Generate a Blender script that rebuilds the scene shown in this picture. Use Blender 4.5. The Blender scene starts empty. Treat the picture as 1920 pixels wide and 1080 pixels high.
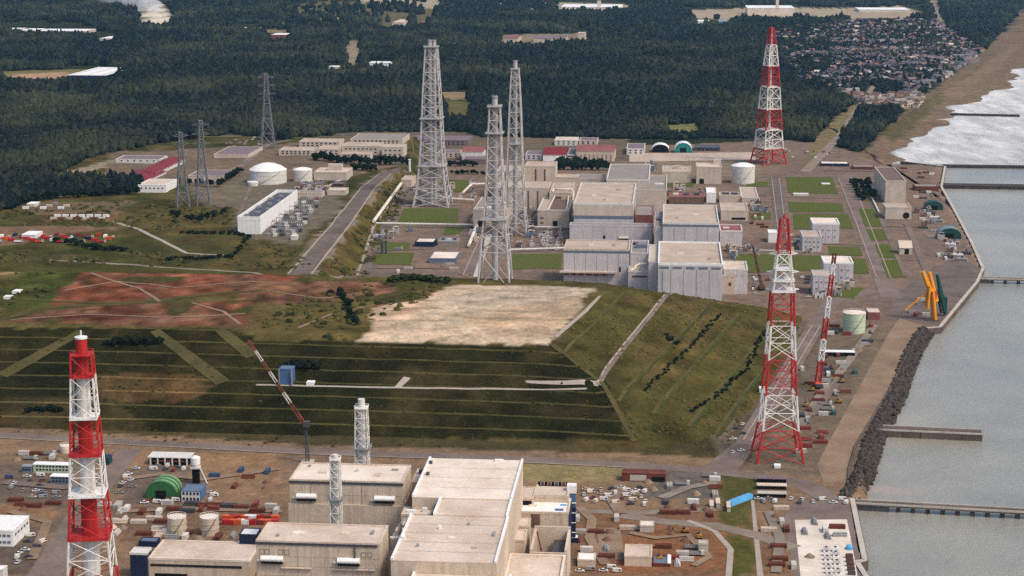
import bpy, bmesh, math, random
import numpy as np
from mathutils import Vector, Matrix, noise as mnoise
from mathutils.bvhtree import BVHTree
from mathutils.geometry import tessellate_polygon

random.seed(7); np.random.seed(7)
scene = bpy.context.scene
C = scene.collection

# ------------------------------------------------------------------ camera
CAM_H, FPX = 300.0, 3450.0
PITCH = math.atan(690.0 / FPX)
cam_d = bpy.data.cameras.new('camera'); cam = bpy.data.objects.new('camera', cam_d); C.objects.link(cam)
cam.location = (0, 0, CAM_H); cam.rotation_euler = (math.pi / 2 - PITCH, 0, 0)
cam_d.sensor_width = 36.0; cam_d.lens = 36.0 * FPX / 1920.0
cam_d.clip_start = 5.0; cam_d.clip_end = 60000.0
scene.camera = cam

# ------------------------------------------------------------------ sky, sun, exposure
SUN_EL, SUN_AZ = math.radians(52), math.radians(124)      # azimuth measured from straight ahead towards the sea
w = bpy.data.worlds.new('World'); scene.world = w; w.use_nodes = True
wn = w.node_tree; bg = wn.nodes['Background']
sky = wn.nodes.new('ShaderNodeTexSky'); sky.sky_type = 'NISHITA'; sky.sun_disc = False
sky.sun_elevation = SUN_EL; sky.sun_rotation = SUN_AZ
sky.air_density = 1.0; sky.dust_density = 3.0; sky.ozone_density = 1.0
wn.links.new(sky.outputs[0], bg.inputs[0]); bg.inputs[1].default_value = 0.15
sd = bpy.data.lights.new('sun', 'SUN'); sd.energy = 1.4; sd.angle = math.radians(10); sd.color = (1.0, 0.93, 0.83)
sun = bpy.data.objects.new('sun', sd); C.objects.link(sun)
sdir = Vector((math.sin(SUN_AZ) * math.cos(SUN_EL), math.cos(SUN_AZ) * math.cos(SUN_EL), math.sin(SUN_EL)))
sun.location = (600, 900, 900); sun.rotation_euler = sdir.to_track_quat('Z', 'Y').to_euler()
vs = scene.view_settings
vs.view_transform = 'Standard'; vs.look = 'None'; vs.gamma = 1.0; vs.exposure = 0.62; vs.use_curve_mapping = False
scene.cycles.use_denoising = False
scene.cycles.max_bounces = 5; scene.cycles.diffuse_bounces = 2; scene.cycles.glossy_bounces = 2
scene.cycles.volume_bounces = 1; scene.cycles.transparent_max_bounces = 6
scene.cycles.use_adaptive_sampling = False

# ------------------------------------------------------------------ maths helpers
_cp, _sp = math.cos(PITCH), math.sin(PITCH)
def ray(u, v):
    a, b = (u - 960.0) / FPX, (540.0 - v) / FPX
    return Vector((a, _cp + b * _sp, -_sp + b * _cp))
def P(u, v, z=0.0):
    d = ray(u, v); t = (z - CAM_H) / d.z
    return Vector((d.x * t, d.y * t, z))
def proj(x, y, z):
    d = y * _cp - (z - CAM_H) * _sp; b = y * _sp + (z - CAM_H) * _cp
    return 960 + FPX * x / d, 540 - FPX * b / d
def mpp(p):      # metres in one photograph pixel at p
    return (p.y * _cp - (p.z - CAM_H) * _sp) / FPX
GRID = -0.085    # the whole plant is laid out on one grid, turned a little
def in_poly(X, Y, poly):
    n = len(poly); inside = np.zeros(X.shape, bool); j = n - 1
    for i in range(n):
        xi, yi = poly[i][0], poly[i][1]; xj, yj = poly[j][0], poly[j][1]
        if yi != yj:
            c = ((yi > Y) != (yj > Y)) & (X < (xj - xi) * (Y - yi) / (yj - yi) + xi)
            inside ^= c
        j = i
    return inside
def seg_dist(X, Y, pts):
    d = np.full(X.shape, 1e9)
    for (x0, y0), (x1, y1) in zip(pts[:-1], pts[1:]):
        dx, dy = x1 - x0, y1 - y0; L = dx * dx + dy * dy + 1e-9
        t = np.clip(((X - x0) * dx + (Y - y0) * dy) / L, 0, 1)
        d = np.minimum(d, np.hypot(X - x0 - t * dx, Y - y0 - t * dy))
    return d
_NT = {}
def vnoise(X, Y, s, seed=0):      # cheap smooth value noise
    if seed not in _NT: _NT[seed] = np.random.RandomState(seed).rand(256, 256)
    T = _NT[seed]
    x, y = X / s, Y / s; xi, yi = np.floor(x).astype(int), np.floor(y).astype(int)
    fx, fy = x - xi, y - yi; fx = fx * fx * (3 - 2 * fx); fy = fy * fy * (3 - 2 * fy)
    g = lambda a, b: T[a % 256, b % 256]
    return (g(xi, yi) * (1 - fx) + g(xi + 1, yi) * fx) * (1 - fy) + (g(xi, yi + 1) * (1 - fx) + g(xi + 1, yi + 1) * fx) * fy

# ------------------------------------------------------------------ materials
MATS = {}
def _n(nt, t, **kw):
    n = nt.nodes.new(t)
    for k, v in kw.items(): setattr(n, k, v)
    return n
def _mixc(nt, fac, a, b, mode='MIX'):
    m = nt.nodes.new('ShaderNodeMix'); m.data_type = 'RGBA'; m.blend_type = mode
    for s, v in ((m.inputs[0], fac), (m.inputs[6], a), (m.inputs[7], b)):
        if hasattr(v, 'links') or hasattr(v, 'is_output'): nt.links.new(v, s)
        else: s.default_value = v if isinstance(v, (int, float)) else (*v[:3], 1)
    return m.outputs[2]
def _noise(nt, vec, scale, detail=4, rough=0.6):
    n = nt.nodes.new('ShaderNodeTexNoise'); n.inputs['Scale'].default_value = scale
    n.inputs['Detail'].default_value = detail; n.inputs['Roughness'].default_value = rough
    if vec is not None: nt.links.new(vec, n.inputs['Vector'])
    return n.outputs[0]
def _ramp(nt, fac, a, b):
    m = nt.nodes.new('ShaderNodeMapRange'); m.inputs[1].default_value = a; m.inputs[2].default_value = b
    nt.links.new(fac, m.inputs[0]); return m.outputs[0]
def mat(name, col, rough=0.75, var=0.25, col2=None, scale=0.25, fine=1.5, bump=0.0, streak=0.0, metal=0.0, spec=None, tint=None):
    """colour + broad blotches + fine grain, in world metres"""
    if name in MATS: return MATS[name]
    m = bpy.data.materials.new(name); m.use_nodes = True; nt = m.node_tree
    b = nt.nodes['Principled BSDF']; b.inputs['Roughness'].default_value = rough
    b.inputs['Metallic'].default_value = metal; b.inputs['Specular IOR Level'].default_value = spec if spec is not None else (0.0 if rough >= .85 else .2)
    geo = _n(nt, 'ShaderNodeNewGeometry'); pos = geo.outputs['Position']
    col2 = col2 or tuple(c * (1 - var) for c in col)
    n1 = _ramp(nt, _noise(nt, pos, scale), 0.35, 0.68)
    c = _mixc(nt, n1, col, col2)
    n2 = _ramp(nt, _noise(nt, pos, fine, 3, 0.7), 0.25, 0.75)
    dark = tuple(x * (1 - var * 0.9) for x in (1, 1, 1))
    c = _mixc(nt, 1.0, c, _mixc(nt, n2, (1 + var * .45,) * 3, dark), 'MULTIPLY')
    if streak:
        mp = _n(nt, 'ShaderNodeMapping'); mp.inputs['Scale'].default_value = (0.6, 0.6, 0.03); nt.links.new(pos, mp.inputs[0])
        n3 = _ramp(nt, _noise(nt, mp.outputs[0], 1.0, 3), 0.45, 0.75)
        c = _mixc(nt, 1.0, c, _mixc(nt, n3, (1, 1, 1), (1 - streak,) * 3), 'MULTIPLY')
    if tint:
        at = _n(nt, 'ShaderNodeAttribute', attribute_name='tint', attribute_type='INSTANCER')
        c = _mixc(nt, at.outputs['Fac'], c, tint)
    nt.links.new(c, b.inputs['Base Color'])
    if bump:
        bp = _n(nt, 'ShaderNodeBump'); bp.inputs['Strength'].default_value = bump; bp.inputs['Distance'].default_value = 1.0
        nt.links.new(_noise(nt, pos, fine, 4, 0.7), bp.inputs['Height']); nt.links.new(bp.outputs[0], b.inputs['Normal'])
    MATS[name] = m; return m

M = dict(
 asphalt=mat('asphalt', (.165, .125, .105), .9, .35, (.105, .08, .07), .05, .5),
 road=mat('road', (.205, .155, .125), .9, .35, (.135, .10, .082), .04, .5),
 gravel=mat('gravel', (.26, .21, .16), .95, .35, (.17, .13, .10), .05, .7),
 haul=mat('haul_dirt', (.27, .185, .12), .95, .35, (.18, .12, .08), .04, .5),
 dirt=mat('dirt', (.20, .115, .07), .95, .4, (.12, .065, .045), .05, .5, .2),
 concrete=mat('concrete', (.46, .41, .34), .85, .2, (.36, .31, .26), .08, .8),
 pad=mat('pale_pad', (.66, .58, .47), .85, .25, (.50, .42, .33), .06, .7),
 kerb=mat('pale_kerb', (.36, .30, .24), .85, .2),
 lawn=mat('lawn', (.075, .105, .022), .95, .5, (.105, .095, .032), .06, .8, .3),
 dgrass=mat('dark_grass', (.026, .034, .010), .95, .5, (.048, .042, .018), .035, .5, .5),
 ograss=mat('olive_grass', (.08, .06, .02), .95, .45, (.055, .052, .018), .03, .4, .5),
 tgrass=mat('bank_grass', (.07, .068, .02), .95, .5, (.04, .045, .016), .04, .45, .5),
 bench=mat('bench_grass', (.10, .078, .030), .95, .4, (.06, .055, .022), .05, .5, .2),
 soil=mat('red_soil', (.185, .068, .036), .95, .45, (.10, .042, .026), .03, .35, .4),
 scrape=mat('bare_ground', (.66, .52, .39), .95, .35, (.40, .29, .20), .03, .3, .2),
 wallN=mat('beige_cladding', (.60, .475, .35), .7, .2, (.50, .385, .275), .06, .7, 0, .25),
 roofN=mat('beige_roof_membrane', (.60, .48, .375), .8, .26, (.46, .345, .25), .05, .7),
 roofH=mat('pale_roof_membrane', (.72, .61, .49), .8, .22, (.57, .45, .34), .05, .7),
 wallF=mat('grey_cladding', (.53, .475, .455), .7, .2, (.45, .40, .38), .06, .6, 0, .22),
 wallB=mat('beige_concrete', (.54, .435, .335), .75, .18, None, .1, .6, 0, .15),
 roofF=mat('tan_roof', (.45, .36, .28), .85, .2, (.36, .27, .20), .06, .5),
 roofG=mat('grey_roof', (.27, .235, .205), .85, .22, None, .07, .6),
 roofR=mat('red_roof', (.19, .018, .018), .7, .25, None, .1, .6),
 roofP=mat('faded_red_roof', (.25, .085, .07), .75, .3, None, .1, .6),
 white=mat('white_paint', (.78, .74, .68), .55, .12, None, .3, 1.2, 0, .1),
 offw=mat('off_white', (.62, .57, .50), .65, .15, None, .3, 1.2, 0, .12),
 red=mat('red_paint', (.48, .022, .018), .6, .25, (.36, .02, .016), .15, .8, 0, .2),
 twhite=mat('faded_white_paint', (.74, .69, .62), .65, .2, (.58, .51, .44), .12, .8, 0, .25), dyellow=mat('dusty_yellow', (.36, .17, .03), .7, .3),
 orange=mat('orange_paint', (.62, .10, .02), .5, .2),
 yellow=mat('crane_yellow', (.72, .27, .012), .5, .15),
 green=mat('green_tarpaulin', (.03, .12, .04), .6, .2),
 lgreen=mat('light_green_tarpaulin', (.17, .30, .12), .6, .2),
 dgreen=mat('dark_green_metal', (.01, .055, .045), .5, .2),
 teal=mat('teal_metal', (.02, .20, .17), .5, .2),
 pgreen=mat('pale_green_paint', (.45, .50, .34), .6, .12),
 blue=mat('blue_paint', (.07, .14, .26), .5, .2),
 lblue=mat('light_blue_tarpaulin', (.10, .34, .58), .5, .2),
 navy=mat('navy_cladding', (.012, .02, .05), .5, .2),
 bband=mat('blue_grey_band', (.13, .15, .19), .6, .15),
 steel=mat('galvanised_steel', (.30, .285, .27), .5, .2, None, .3, 1.5, 0, 0, .2),
 dsteel=mat('dark_steel', (.07, .066, .07), .55, .25),
 rust=mat('rusty_steel', (.16, .045, .025), .8, .35),
 glass=mat('dark_glass', (.012, .013, .018), .2, .1, spec=.6),
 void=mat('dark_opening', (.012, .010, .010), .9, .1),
 tyre=mat('tyre_rubber', (.02, .02, .02), .9, .1),
 slate=mat('slate_tiles', (.085, .085, .10), .7, .3), brownr=mat('brown_tiles', (.17, .10, .07), .7, .3),
 purple=mat('purplish_grey_roof', (.19, .13, .13), .75, .25),
 rock=mat('wet_rock', (.030, .023, .018), .8, .45, (.075, .055, .04), .3, 1.2),
 stackg=mat('weathered_grey_paint', (.44, .40, .37), .6, .2, None, .2, 1.0, 0, .15), pyl=mat('dull_zinc', (.17, .17, .18), .6, .2),
 mred=mat('dull_red', (.23, .05, .035), .7, .35), mblue=mat('dull_blue', (.05, .085, .14), .7, .3), mteal=mat('dull_teal', (.05, .10, .09), .7, .3), mwhite=mat('dusty_white', (.50, .45, .39), .75, .25),
 joint=mat('panel_joint', (.33, .26, .19), .8, .1), dsand=mat('dark_sand', (.15, .11, .075), .95, .3),
 sand=mat('beach_sand', (.26, .19, .13), .95, .25, (.19, .135, .09), .02, .3),
 quay=mat('quay_concrete', (.15, .115, .09), .85, .3, (.085, .065, .052), .06, .6, 0, .3),
 bark=mat('bark', (.06, .045, .03), .95, .2),
 leaf=mat('dark_leaves', (.014, .024, .013), .9, .4, None, .1, .6),
 leaf2=mat('green_leaves', (.038, .052, .014), .9, .4, None, .1, .6),
)
# canopy material reads the tint stored on each instance (pine to broad-leaf)
M['canopy'] = mat('forest_canopy', (.0065, .0125, .0165), .9, .5, (.010, .016, .015), .01, .35, tint=(.052, .058, .028))
M['scrub'] = mat('scrub_leaves', (.028, .036, .011), .9, .4, None, .05, .5, tint=(.105, .085, .028))

# ------------------------------------------------------------------ mesh builder
class MB:
    def __init__(s): s.v, s.f, s.m = [], [], []
    def add(s, vs_, fs, mi=0):
        o = len(s.v); s.v += [tuple(p) for p in vs_]; s.f += [tuple(i + o for i in f) for f in fs]; s.m += [mi] * len(fs); return s
    def box(s, x0, x1, y0, y1, z0, z1, mi=0, taper=0.0):
        t = taper
        return s.add([(x0, y0, z0), (x1, y0, z0), (x1, y1, z0), (x0, y1, z0), (x0 + t, y0 + t, z1), (x1 - t, y0 + t, z1), (x1 - t, y1 - t, z1), (x0 + t, y1 - t, z1)],
                     [(3, 2, 1, 0), (4, 5, 6, 7), (0, 1, 5, 4), (1, 2, 6, 5), (2, 3, 7, 6), (3, 0, 4, 7)], mi)
    def tube(s, a, b, r, r2=None, n=6, mi=0, cap=True):
        a, b = Vector(a), Vector(b); d = (b - a); r2 = r if r2 is None else r2
        if d.length < 1e-6: return s
        d.normalize(); x = d.orthogonal().normalized() if abs(d.z) < .999 else Vector((1, 0, 0)); y = d.cross(x)
        vs_ = []
        for c, rr in ((a, r), (b, r2)):
            for k in range(n):
                t = 2 * math.pi * (k + .5) / n; vs_.append(c + x * (rr * math.cos(t)) + y * (rr * math.sin(t)))
        fs = [(k, (k + 1) % n, n + (k + 1) % n, n + k) for k in range(n)]
        if cap: fs += [tuple(range(n - 1, -1, -1)), tuple(range(n, 2 * n))]
        return s.add(vs_, fs, mi)
    def path(s, pts, r, n=8, mi=0):
        for a, b in zip(pts[:-1], pts[1:]):
            d = (Vector(b) - Vector(a)).normalized() * (r * .45)
            s.tube(Vector(a) - d, Vector(b) + d, r, None, n, mi)
        return s
    def prism(s, poly, z0, z1, mi=0):
        n = len(poly); vs_ = [(p[0], p[1], z0) for p in poly] + [(p[0], p[1], z1) for p in poly]
        fs = [tuple(range(n - 1, -1, -1)), tuple(range(n, 2 * n))] + [(k, (k + 1) % n, n + (k + 1) % n, n + k) for k in range(n)]
        return s.add(vs_, fs, mi)
    def xprism(s, prof, x0, x1, mi=0):     # profile in (y,z) pushed along x
        n = len(prof); vs_ = [(x0, p[0], p[1]) for p in prof] + [(x1, p[0], p[1]) for p in prof]
        fs = [tuple(range(n)), tuple(range(2 * n - 1, n - 1, -1))] + [(k, n + k, n + (k + 1) % n, (k + 1) % n) for k in range(n)]
        return s.add(vs_, fs, mi)
    def yprism(s, prof, y0, y1, mi=0):     # profile in (x,z) pushed along y
        n = len(prof); vs_ = [(p[0], y0, p[1]) for p in prof] + [(p[0], y1, p[1]) for p in prof]
        fs = [tuple(range(n)), tuple(range(2 * n - 1, n - 1, -1))] + [(k, n + k, n + (k + 1) % n, (k + 1) % n) for k in range(n)]
        return s.add(vs_, fs, mi)
    def lathe(s, prof, n=24, c=(0, 0), mi=0):      # profile of (r,z)
        vs_ = []; k = len(prof)
        for r, z in prof:
            for i in range(n):
                t = 2 * math.pi * i / n; vs_.append((c[0] + r * math.cos(t), c[1] + r * math.sin(t), z))
        fs = [(j * n + i, j * n + (i + 1) % n, (j + 1) * n + (i + 1) % n, (j + 1) * n + i) for j in range(k - 1) for i in range(n)]
        fs += [tuple(range(n - 1, -1, -1)), tuple(range((k - 1) * n, k * n))]
        return s.add(vs_, fs, mi)
    def mesh(s, name, mats, smooth=False):
        me = bpy.data.meshes.new(name); me.from_pydata(s.v, [], s.f)
        for m in (mats if isinstance(mats, (list, tuple)) else [mats]): me.materials.append(M[m] if isinstance(m, str) else m)
        if any(s.m): me.polygons.foreach_set('material_index', s.m)
        if smooth: me.polygons.foreach_set('use_smooth', [True] * len(s.f))
        me.update(); return me
    def obj(s, name, mats, parent=None, smooth=False):
        return link(name, s.mesh(name, mats, smooth), parent)
def link(name, me, parent=None):
    o = bpy.data.objects.new(name, me); C.objects.link(o)
    if parent is not None: o.parent = parent
    return o
def tag(o, label=None, cat=None, group=None, kind=None):
    if label: o['label'] = label
    if cat: o['category'] = cat
    if group: o['group'] = group
    if kind: o['kind'] = kind
    return o
def thing(name, label, cat, loc=(0, 0, 0), rz=GRID, group=None):
    o = bpy.data.objects.new(name, None); C.objects.link(o); o.empty_display_size = 2
    o.location = loc; o.rotation_euler = (0, 0, rz); return tag(o, label, cat, group)
def structure(o): o['kind'] = 'structure'; return o
def copy_tree(o, parent=None):
    c = o.copy(); C.objects.link(c); c.parent = parent
    for ch in o.children: copy_tree(ch, c)
    return c
# ------------------------------------------------------------------ land: ground sheet, mound, left plateau, sea
def land_material(name='land_cover'):
    m = bpy.data.materials.new(name); m.use_nodes = True; nt = m.node_tree
    b = nt.nodes['Principled BSDF']; b.inputs['Roughness'].default_value = .95; b.inputs['Specular IOR Level'].default_value = 0
    pos = _n(nt, 'ShaderNodeNewGeometry').outputs['Position']
    at = _n(nt, 'ShaderNodeAttribute', attribute_name='cover')
    c = at.outputs['Color']
    n0 = _ramp(nt, _noise(nt, pos, .012, 5, .65), .3, .7)
    n1 = _ramp(nt, _noise(nt, pos, .06, 5, .7), .3, .7)
    n2 = _ramp(nt, _noise(nt, pos, .45, 4, .75), .25, .75)
    c = _mixc(nt, 1.0, c, _mixc(nt, n0, (1.18, 1.12, 1.0), (.80, .84, .88)), 'MULTIPLY')
    c = _mixc(nt, 1.0, c, _mixc(nt, n1, (1.30, 1.22, 1.15), (.68, .74, .72)), 'MULTIPLY')
    n3 = _ramp(nt, _noise(nt, pos, .17, 6, .8), .3, .7)
    c = _mixc(nt, 1.0, c, _mixc(nt, n2, (1.35, 1.30, 1.25), (.62, .64, .66)), 'MULTIPLY')
    c = _mixc(nt, 1.0, c, _mixc(nt, n3, (1.30, 1.24, 1.18), (.66, .69, .68)), 'MULTIPLY')
    nt.links.new(c, b.inputs['Base Color'])
    bp = _n(nt, 'ShaderNodeBump'); bp.inputs['Strength'].default_value = .6; bp.inputs['Distance'].default_value = .8
    nt.links.new(_noise(nt, pos, .35, 5, .7), bp.inputs['Height']); nt.links.new(bp.outputs[0], b.inputs['Normal'])
    return m
LAND = land_material()
def PW(pts, z=0.0): return [tuple(P(u, v, z)[:2]) for u, v in pts]

SHORE = [(1700, 1500), (1625, 1082), (1607, 1054), (1622, 1050), (1598, 935), (1630, 925), (1622, 890), (1640, 845), (1637, 830), (1685, 735), (1703, 680),
         (1722, 640), (1738, 615), (1762, 613), (1832, 528), (1843, 503), (1822, 455), (1790, 395), (1765, 350), (1772, 312), (1690, 302), (1692, 272),
         (1740, 247), (1788, 216), (1788, 200), (1870, 165), (1905, 150), (1897, 132), (1920, 122), (1990, 98), (2080, 66), (2150, 30), (2240, -30), (2340, -80), (2500, -110)]
SHW = [(200.0, -8000.0), (190.0, 300.0)] + PW(SHORE)
SHW += [(SHW[-1][0] + 3000, 40000.0)]
LANDPOLY = SHW + [(-40000.0, 40000.0), (-40000.0, -8000.0)]

# what covers the ground: photograph outlines carried to the ground plane, colour, soft edge in px
COVER = [
 ([(-2000, 1400), (-2000, 470), (1400, 470), (1600, 560), (1780, 610), (1700, 1500)], (.062, .050, .024)),
 ([(-2000, 1400), (-2000, 800), (0, 800), (600, 835), (1180, 850), (1350, 860), (1530, 585), (1600, 560), (1780, 610), (1700, 1500)], (.185, .125, .085)),
 ([(-500, 870), (60, 860), (140, 910), (120, 1000), (-500, 1010)], (.13, .098, .080)),
 ([(240, 845), (520, 850), (530, 930), (240, 950)], (.22, .138, .088)),
 ([(240, 880), (300, 868), (360, 880), (345, 945), (230, 945)], (.13, .10, .082)),
 ([(380, 850), (520, 852), (520, 875), (390, 872)], (.24, .15, .085)),
 ([(200, 950), (530, 950), (540, 965), (420, 1000), (230, 1020)], (.14, .092, .065)),
 ([(-200, 940), (110, 945), (90, 985), (-200, 970)], (.20, .12, .075)),
 ([(0, 1010), (80, 1000), (60, 1080), (-40, 1080)], (.11, .085, .07)),
 ([(-100, 845), (110, 850), (100, 868), (-100, 864)], (.15, .11, .08)),
 ([(960, 862), (1170, 868), (1170, 900), (960, 905)], (.20, .165, .085)),
 ([(1080, 960), (1420, 960), (1480, 1080), (1080, 1080)], (.165, .092, .058)),
 ([(1250, 885), (1350, 880), (1345, 935), (1200, 935)], (.12, .105, .095)),
 ([(1350, 888), (1425, 890), (1410, 990), (1350, 985)], (.075, .072, .025)),
 ([(1180, 985), (1370, 985), (1380, 1070), (1130, 1075)], (.19, .092, .05)),
 ([(1365, 1000), (1410, 1010), (1420, 1080), (1365, 1080)], (.075, .075, .022)),
 ([(1300, 560), (1530, 595), (1640, 570), (1720, 620), (1600, 900), (1350, 880)], (.135, .105, .080)),
 ([(1390, 740), (1520, 610), (1560, 590), (1400, 880), (1360, 880)], (.10, .075, .05)),
 ([(640, 560), (745, 325), (830, 292), (1180, 275), (1500, 262), (1690, 300), (1775, 310), (1850, 505), (1770, 620), (1500, 600), (1300, 575)], (.165, .120, .100)),
 ([(1180, 290), (1420, 285), (1425, 330), (1180, 330)], (.19, .145, .11)),
 ([(400, 240), (1180, 252), (1180, 300), (400, 300)], (.12, .095, .075)),
 ([(1440, 60), (1620, 35), (1760, 40), (1850, 95), (1760, 160), (1640, 200), (1490, 172)], (.045, .045, .040)),
 ([(1615, 180), (1740, 178), (1700, 205), (1620, 200)], (.26, .19, .13)),
 ([(1690, 305), (1610, 292), (1690, 215), (1760, 160), (1830, 105), (1880, 60), (1925, 10), (1990, -40), (2200, -100), (2600, -120), (2300, -40), (1990, 110), (1800, 230), (1720, 290)], (.145, .105, .075)),
 ([(1650, 250), (1760, 172), (1775, 180), (1680, 262)], (.085, .075, .04)),
 ([(1700, 225), (1800, 150), (1840, 120), (1850, 126), (1760, 190)], (.11, .09, .05)),
 ([(1760, 180), (1850, 120), (1900, 80), (1910, 90), (1800, 185)], (.17, .125, .09)),
 ([(1800, 128), (1860, 88), (1875, 92), (1830, 128)], (.13, .10, .07)),
 ([(530, 28), (640, 22), (830, 18), (820, 40), (700, 62), (620, 62), (520, 48)], (.105, .09, .05)),
 ([(380, 52), (540, 56), (540, 64), (360, 62)], (.19, .15, .075)),
 ([(560, 35), (640, 38), (640, 44), (560, 42)], (.34, .24, .15)),
 ([(670, 16), (860, 14), (1190, 14), (1260, 22), (1190, 29), (860, 29), (670, 24)], (.30, .255, .195)),
 ([(1250, 20), (1400, 16), (1620, 14), (1700, 10), (1740, 35), (1620, 40), (1480, 36), (1300, 36)], (.30, .25, .19)),
 ([(1735, -10), (1752, -10), (1775, 60), (1755, 60)], (.27, .22, .18)),
 ([(0, 132), (210, 132), (240, 142), (205, 158), (0, 158)], (.15, .13, .06)),
 ([(20, 140), (125, 137), (125, 150), (20, 156)], (.33, .21, .15)),
 ([(330, -10), (430, -10), (480, 12), (380, 14)], (.22, .19, .09)),
 ([(300, 0), (380, 0), (380, 14), (310, 14)], (.30, .20, .12)),
 ([(430, -10), (640, -10), (640, 20), (480, 24)], (.055, .068, .03)),
 ([(255, 28), (300, 22), (326, 40), (320, 52), (270, 50)], (.55, .50, .42)),
 ([(822, 172), (880, 170), (885, 188), (826, 184)], (.22, .165, .10)),
 ([(835, 188), (880, 190), (880, 222), (840, 222)], (.10, .095, .04)),
 ([(940, 66), (1100, 62), (1110, 82), (940, 88)], (.20, .155, .12)),
 ([(650, 78), (678, 76), (672, 130), (648, 130)], (.24, .19, .14)),
 ([(1250, 235), (1310, 232), (1315, 250), (1255, 250)], (.15, .14, .06)),
 ([(1440, 235), (1480, 225), (1480, 260), (1440, 262)], (.14, .10, .06)),
 ([(1530, 255), (1600, 195), (1625, 197), (1560, 280), (1520, 318), (1500, 318)], (.16, .13, .075)),
]
def cover_at(X, Y, Z, default, table, wob=0.0):
    D = Y * _cp - (Z - CAM_H) * _sp; B = Y * _sp + (Z - CAM_H) * _cp
    ok = D > 50
    U = np.where(ok, 960 + FPX * X / np.maximum(D, 1), -1e6); V = np.where(ok, 540 - FPX * B / np.maximum(D, 1), 1e6)
    if wob:
        U = U + (vnoise(X, Y, 9, 1) - .5) * wob * 2 + (vnoise(X, Y, 31, 2) - .5) * wob * 3; V = V + (vnoise(X, Y, 11, 3) - .5) * wob
    col = np.empty(X.shape + (3,)); col[:] = default
    for poly, c in table:
        m = in_poly(U, V, poly); col[m] = c
    return col
def set_cover(me, col):
    a = me.color_attributes.new('cover', 'FLOAT_COLOR', 'POINT')
    a.data.foreach_set('color', np.concatenate([col, np.ones((len(col), 1))], 1).astype(np.float32).ravel())

def axis(lo, a, b, hi, step, grow=1.12):
    mid = list(np.arange(a, b + .01, step)); out = []; s, x = step, b
    while x < hi: s *= grow; x += s; out.append(x)
    pre = []; s, x = step, a
    while x > lo: s *= grow; x -= s; pre.append(x)
    return np.array(pre[::-1] + mid + out)
xs = np.concatenate([axis(-30000, -620, 470, 471, 4.0, 1.10)[:-1], axis(469, 478, 1250, 30000, 9.0, 1.12)])
ys = np.concatenate([axis(-8000, 560, 1900, 1901, 5.0, 1.25)[:-1], np.arange(1908, 3600, 10), np.arange(3600, 5200, 20), axis(5199, 5200, 6500, 45000, 60, 1.15)])
X, Y = np.meshgrid(xs, ys)
sdist = seg_dist(X, Y, SHW); land = in_poly(X, Y, LANDPOLY); sgn = np.where(land, sdist, -sdist)
sgn = sgn + np.where(Y > 2290, ((vnoise(X, Y, 90, 61) - .5) * 46 + (vnoise(X, Y, 33, 62) - .5) * 26), 0)
kk = np.where(Y > 2290, .10, 3.0)
Z = np.clip(-5 + sgn * kk, -12, 0)
far = np.clip((Y - 2500) / 1500, 0, 1) * np.clip(sgn / 200, 0, 1)
Z += far * (vnoise(X, Y, 260, 5) - .5) * 9
hills = np.clip((Y - 5000) / 2200, 0, 1) * np.clip((700 - X) / 1200, 0, 1)
Z += hills * (25 + 60 * vnoise(X, Y, 700, 6)) * np.clip(sgn / 300, 0, 1)
Z += np.clip((Y - 9000) / 9000, 0, 1) * np.clip(sgn / 1500, 0, 1) * (60 + 140 * vnoise(X, Y, 2500, 8))
def grid_mesh(name, X, Y, Z):
    r, c = X.shape; me = bpy.data.meshes.new(name)
    co = np.stack([X, Y, Z], -1).reshape(-1, 3); idx = np.arange(r * c).reshape(r, c)
    q = np.stack([idx[:-1, :-1], idx[:-1, 1:], idx[1:, 1:], idx[1:, :-1]], -1).reshape(-1, 4)
    me.vertices.add(len(co)); me.vertices.foreach_set('co', co.astype(np.float32).ravel())
    me.loops.add(q.size); me.loops.foreach_set('vertex_index', q.astype(np.int32).ravel())
    me.polygons.add(len(q)); me.polygons.foreach_set('loop_start', np.arange(0, q.size, 4, dtype=np.int32))
    me.update(calc_edges=True); me.polygons.foreach_set('use_smooth', [True] * len(q)); return me, co, q
g_me, g_co, g_q = grid_mesh('ground', X, Y, Z)
set_cover(g_me, cover_at(g_co[:, 0], g_co[:, 1], np.zeros(len(g_co)), (.022, .028, .016), COVER, 3.0))
g_me.materials.append(LAND); ground = structure(link('ground', g_me))

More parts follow.
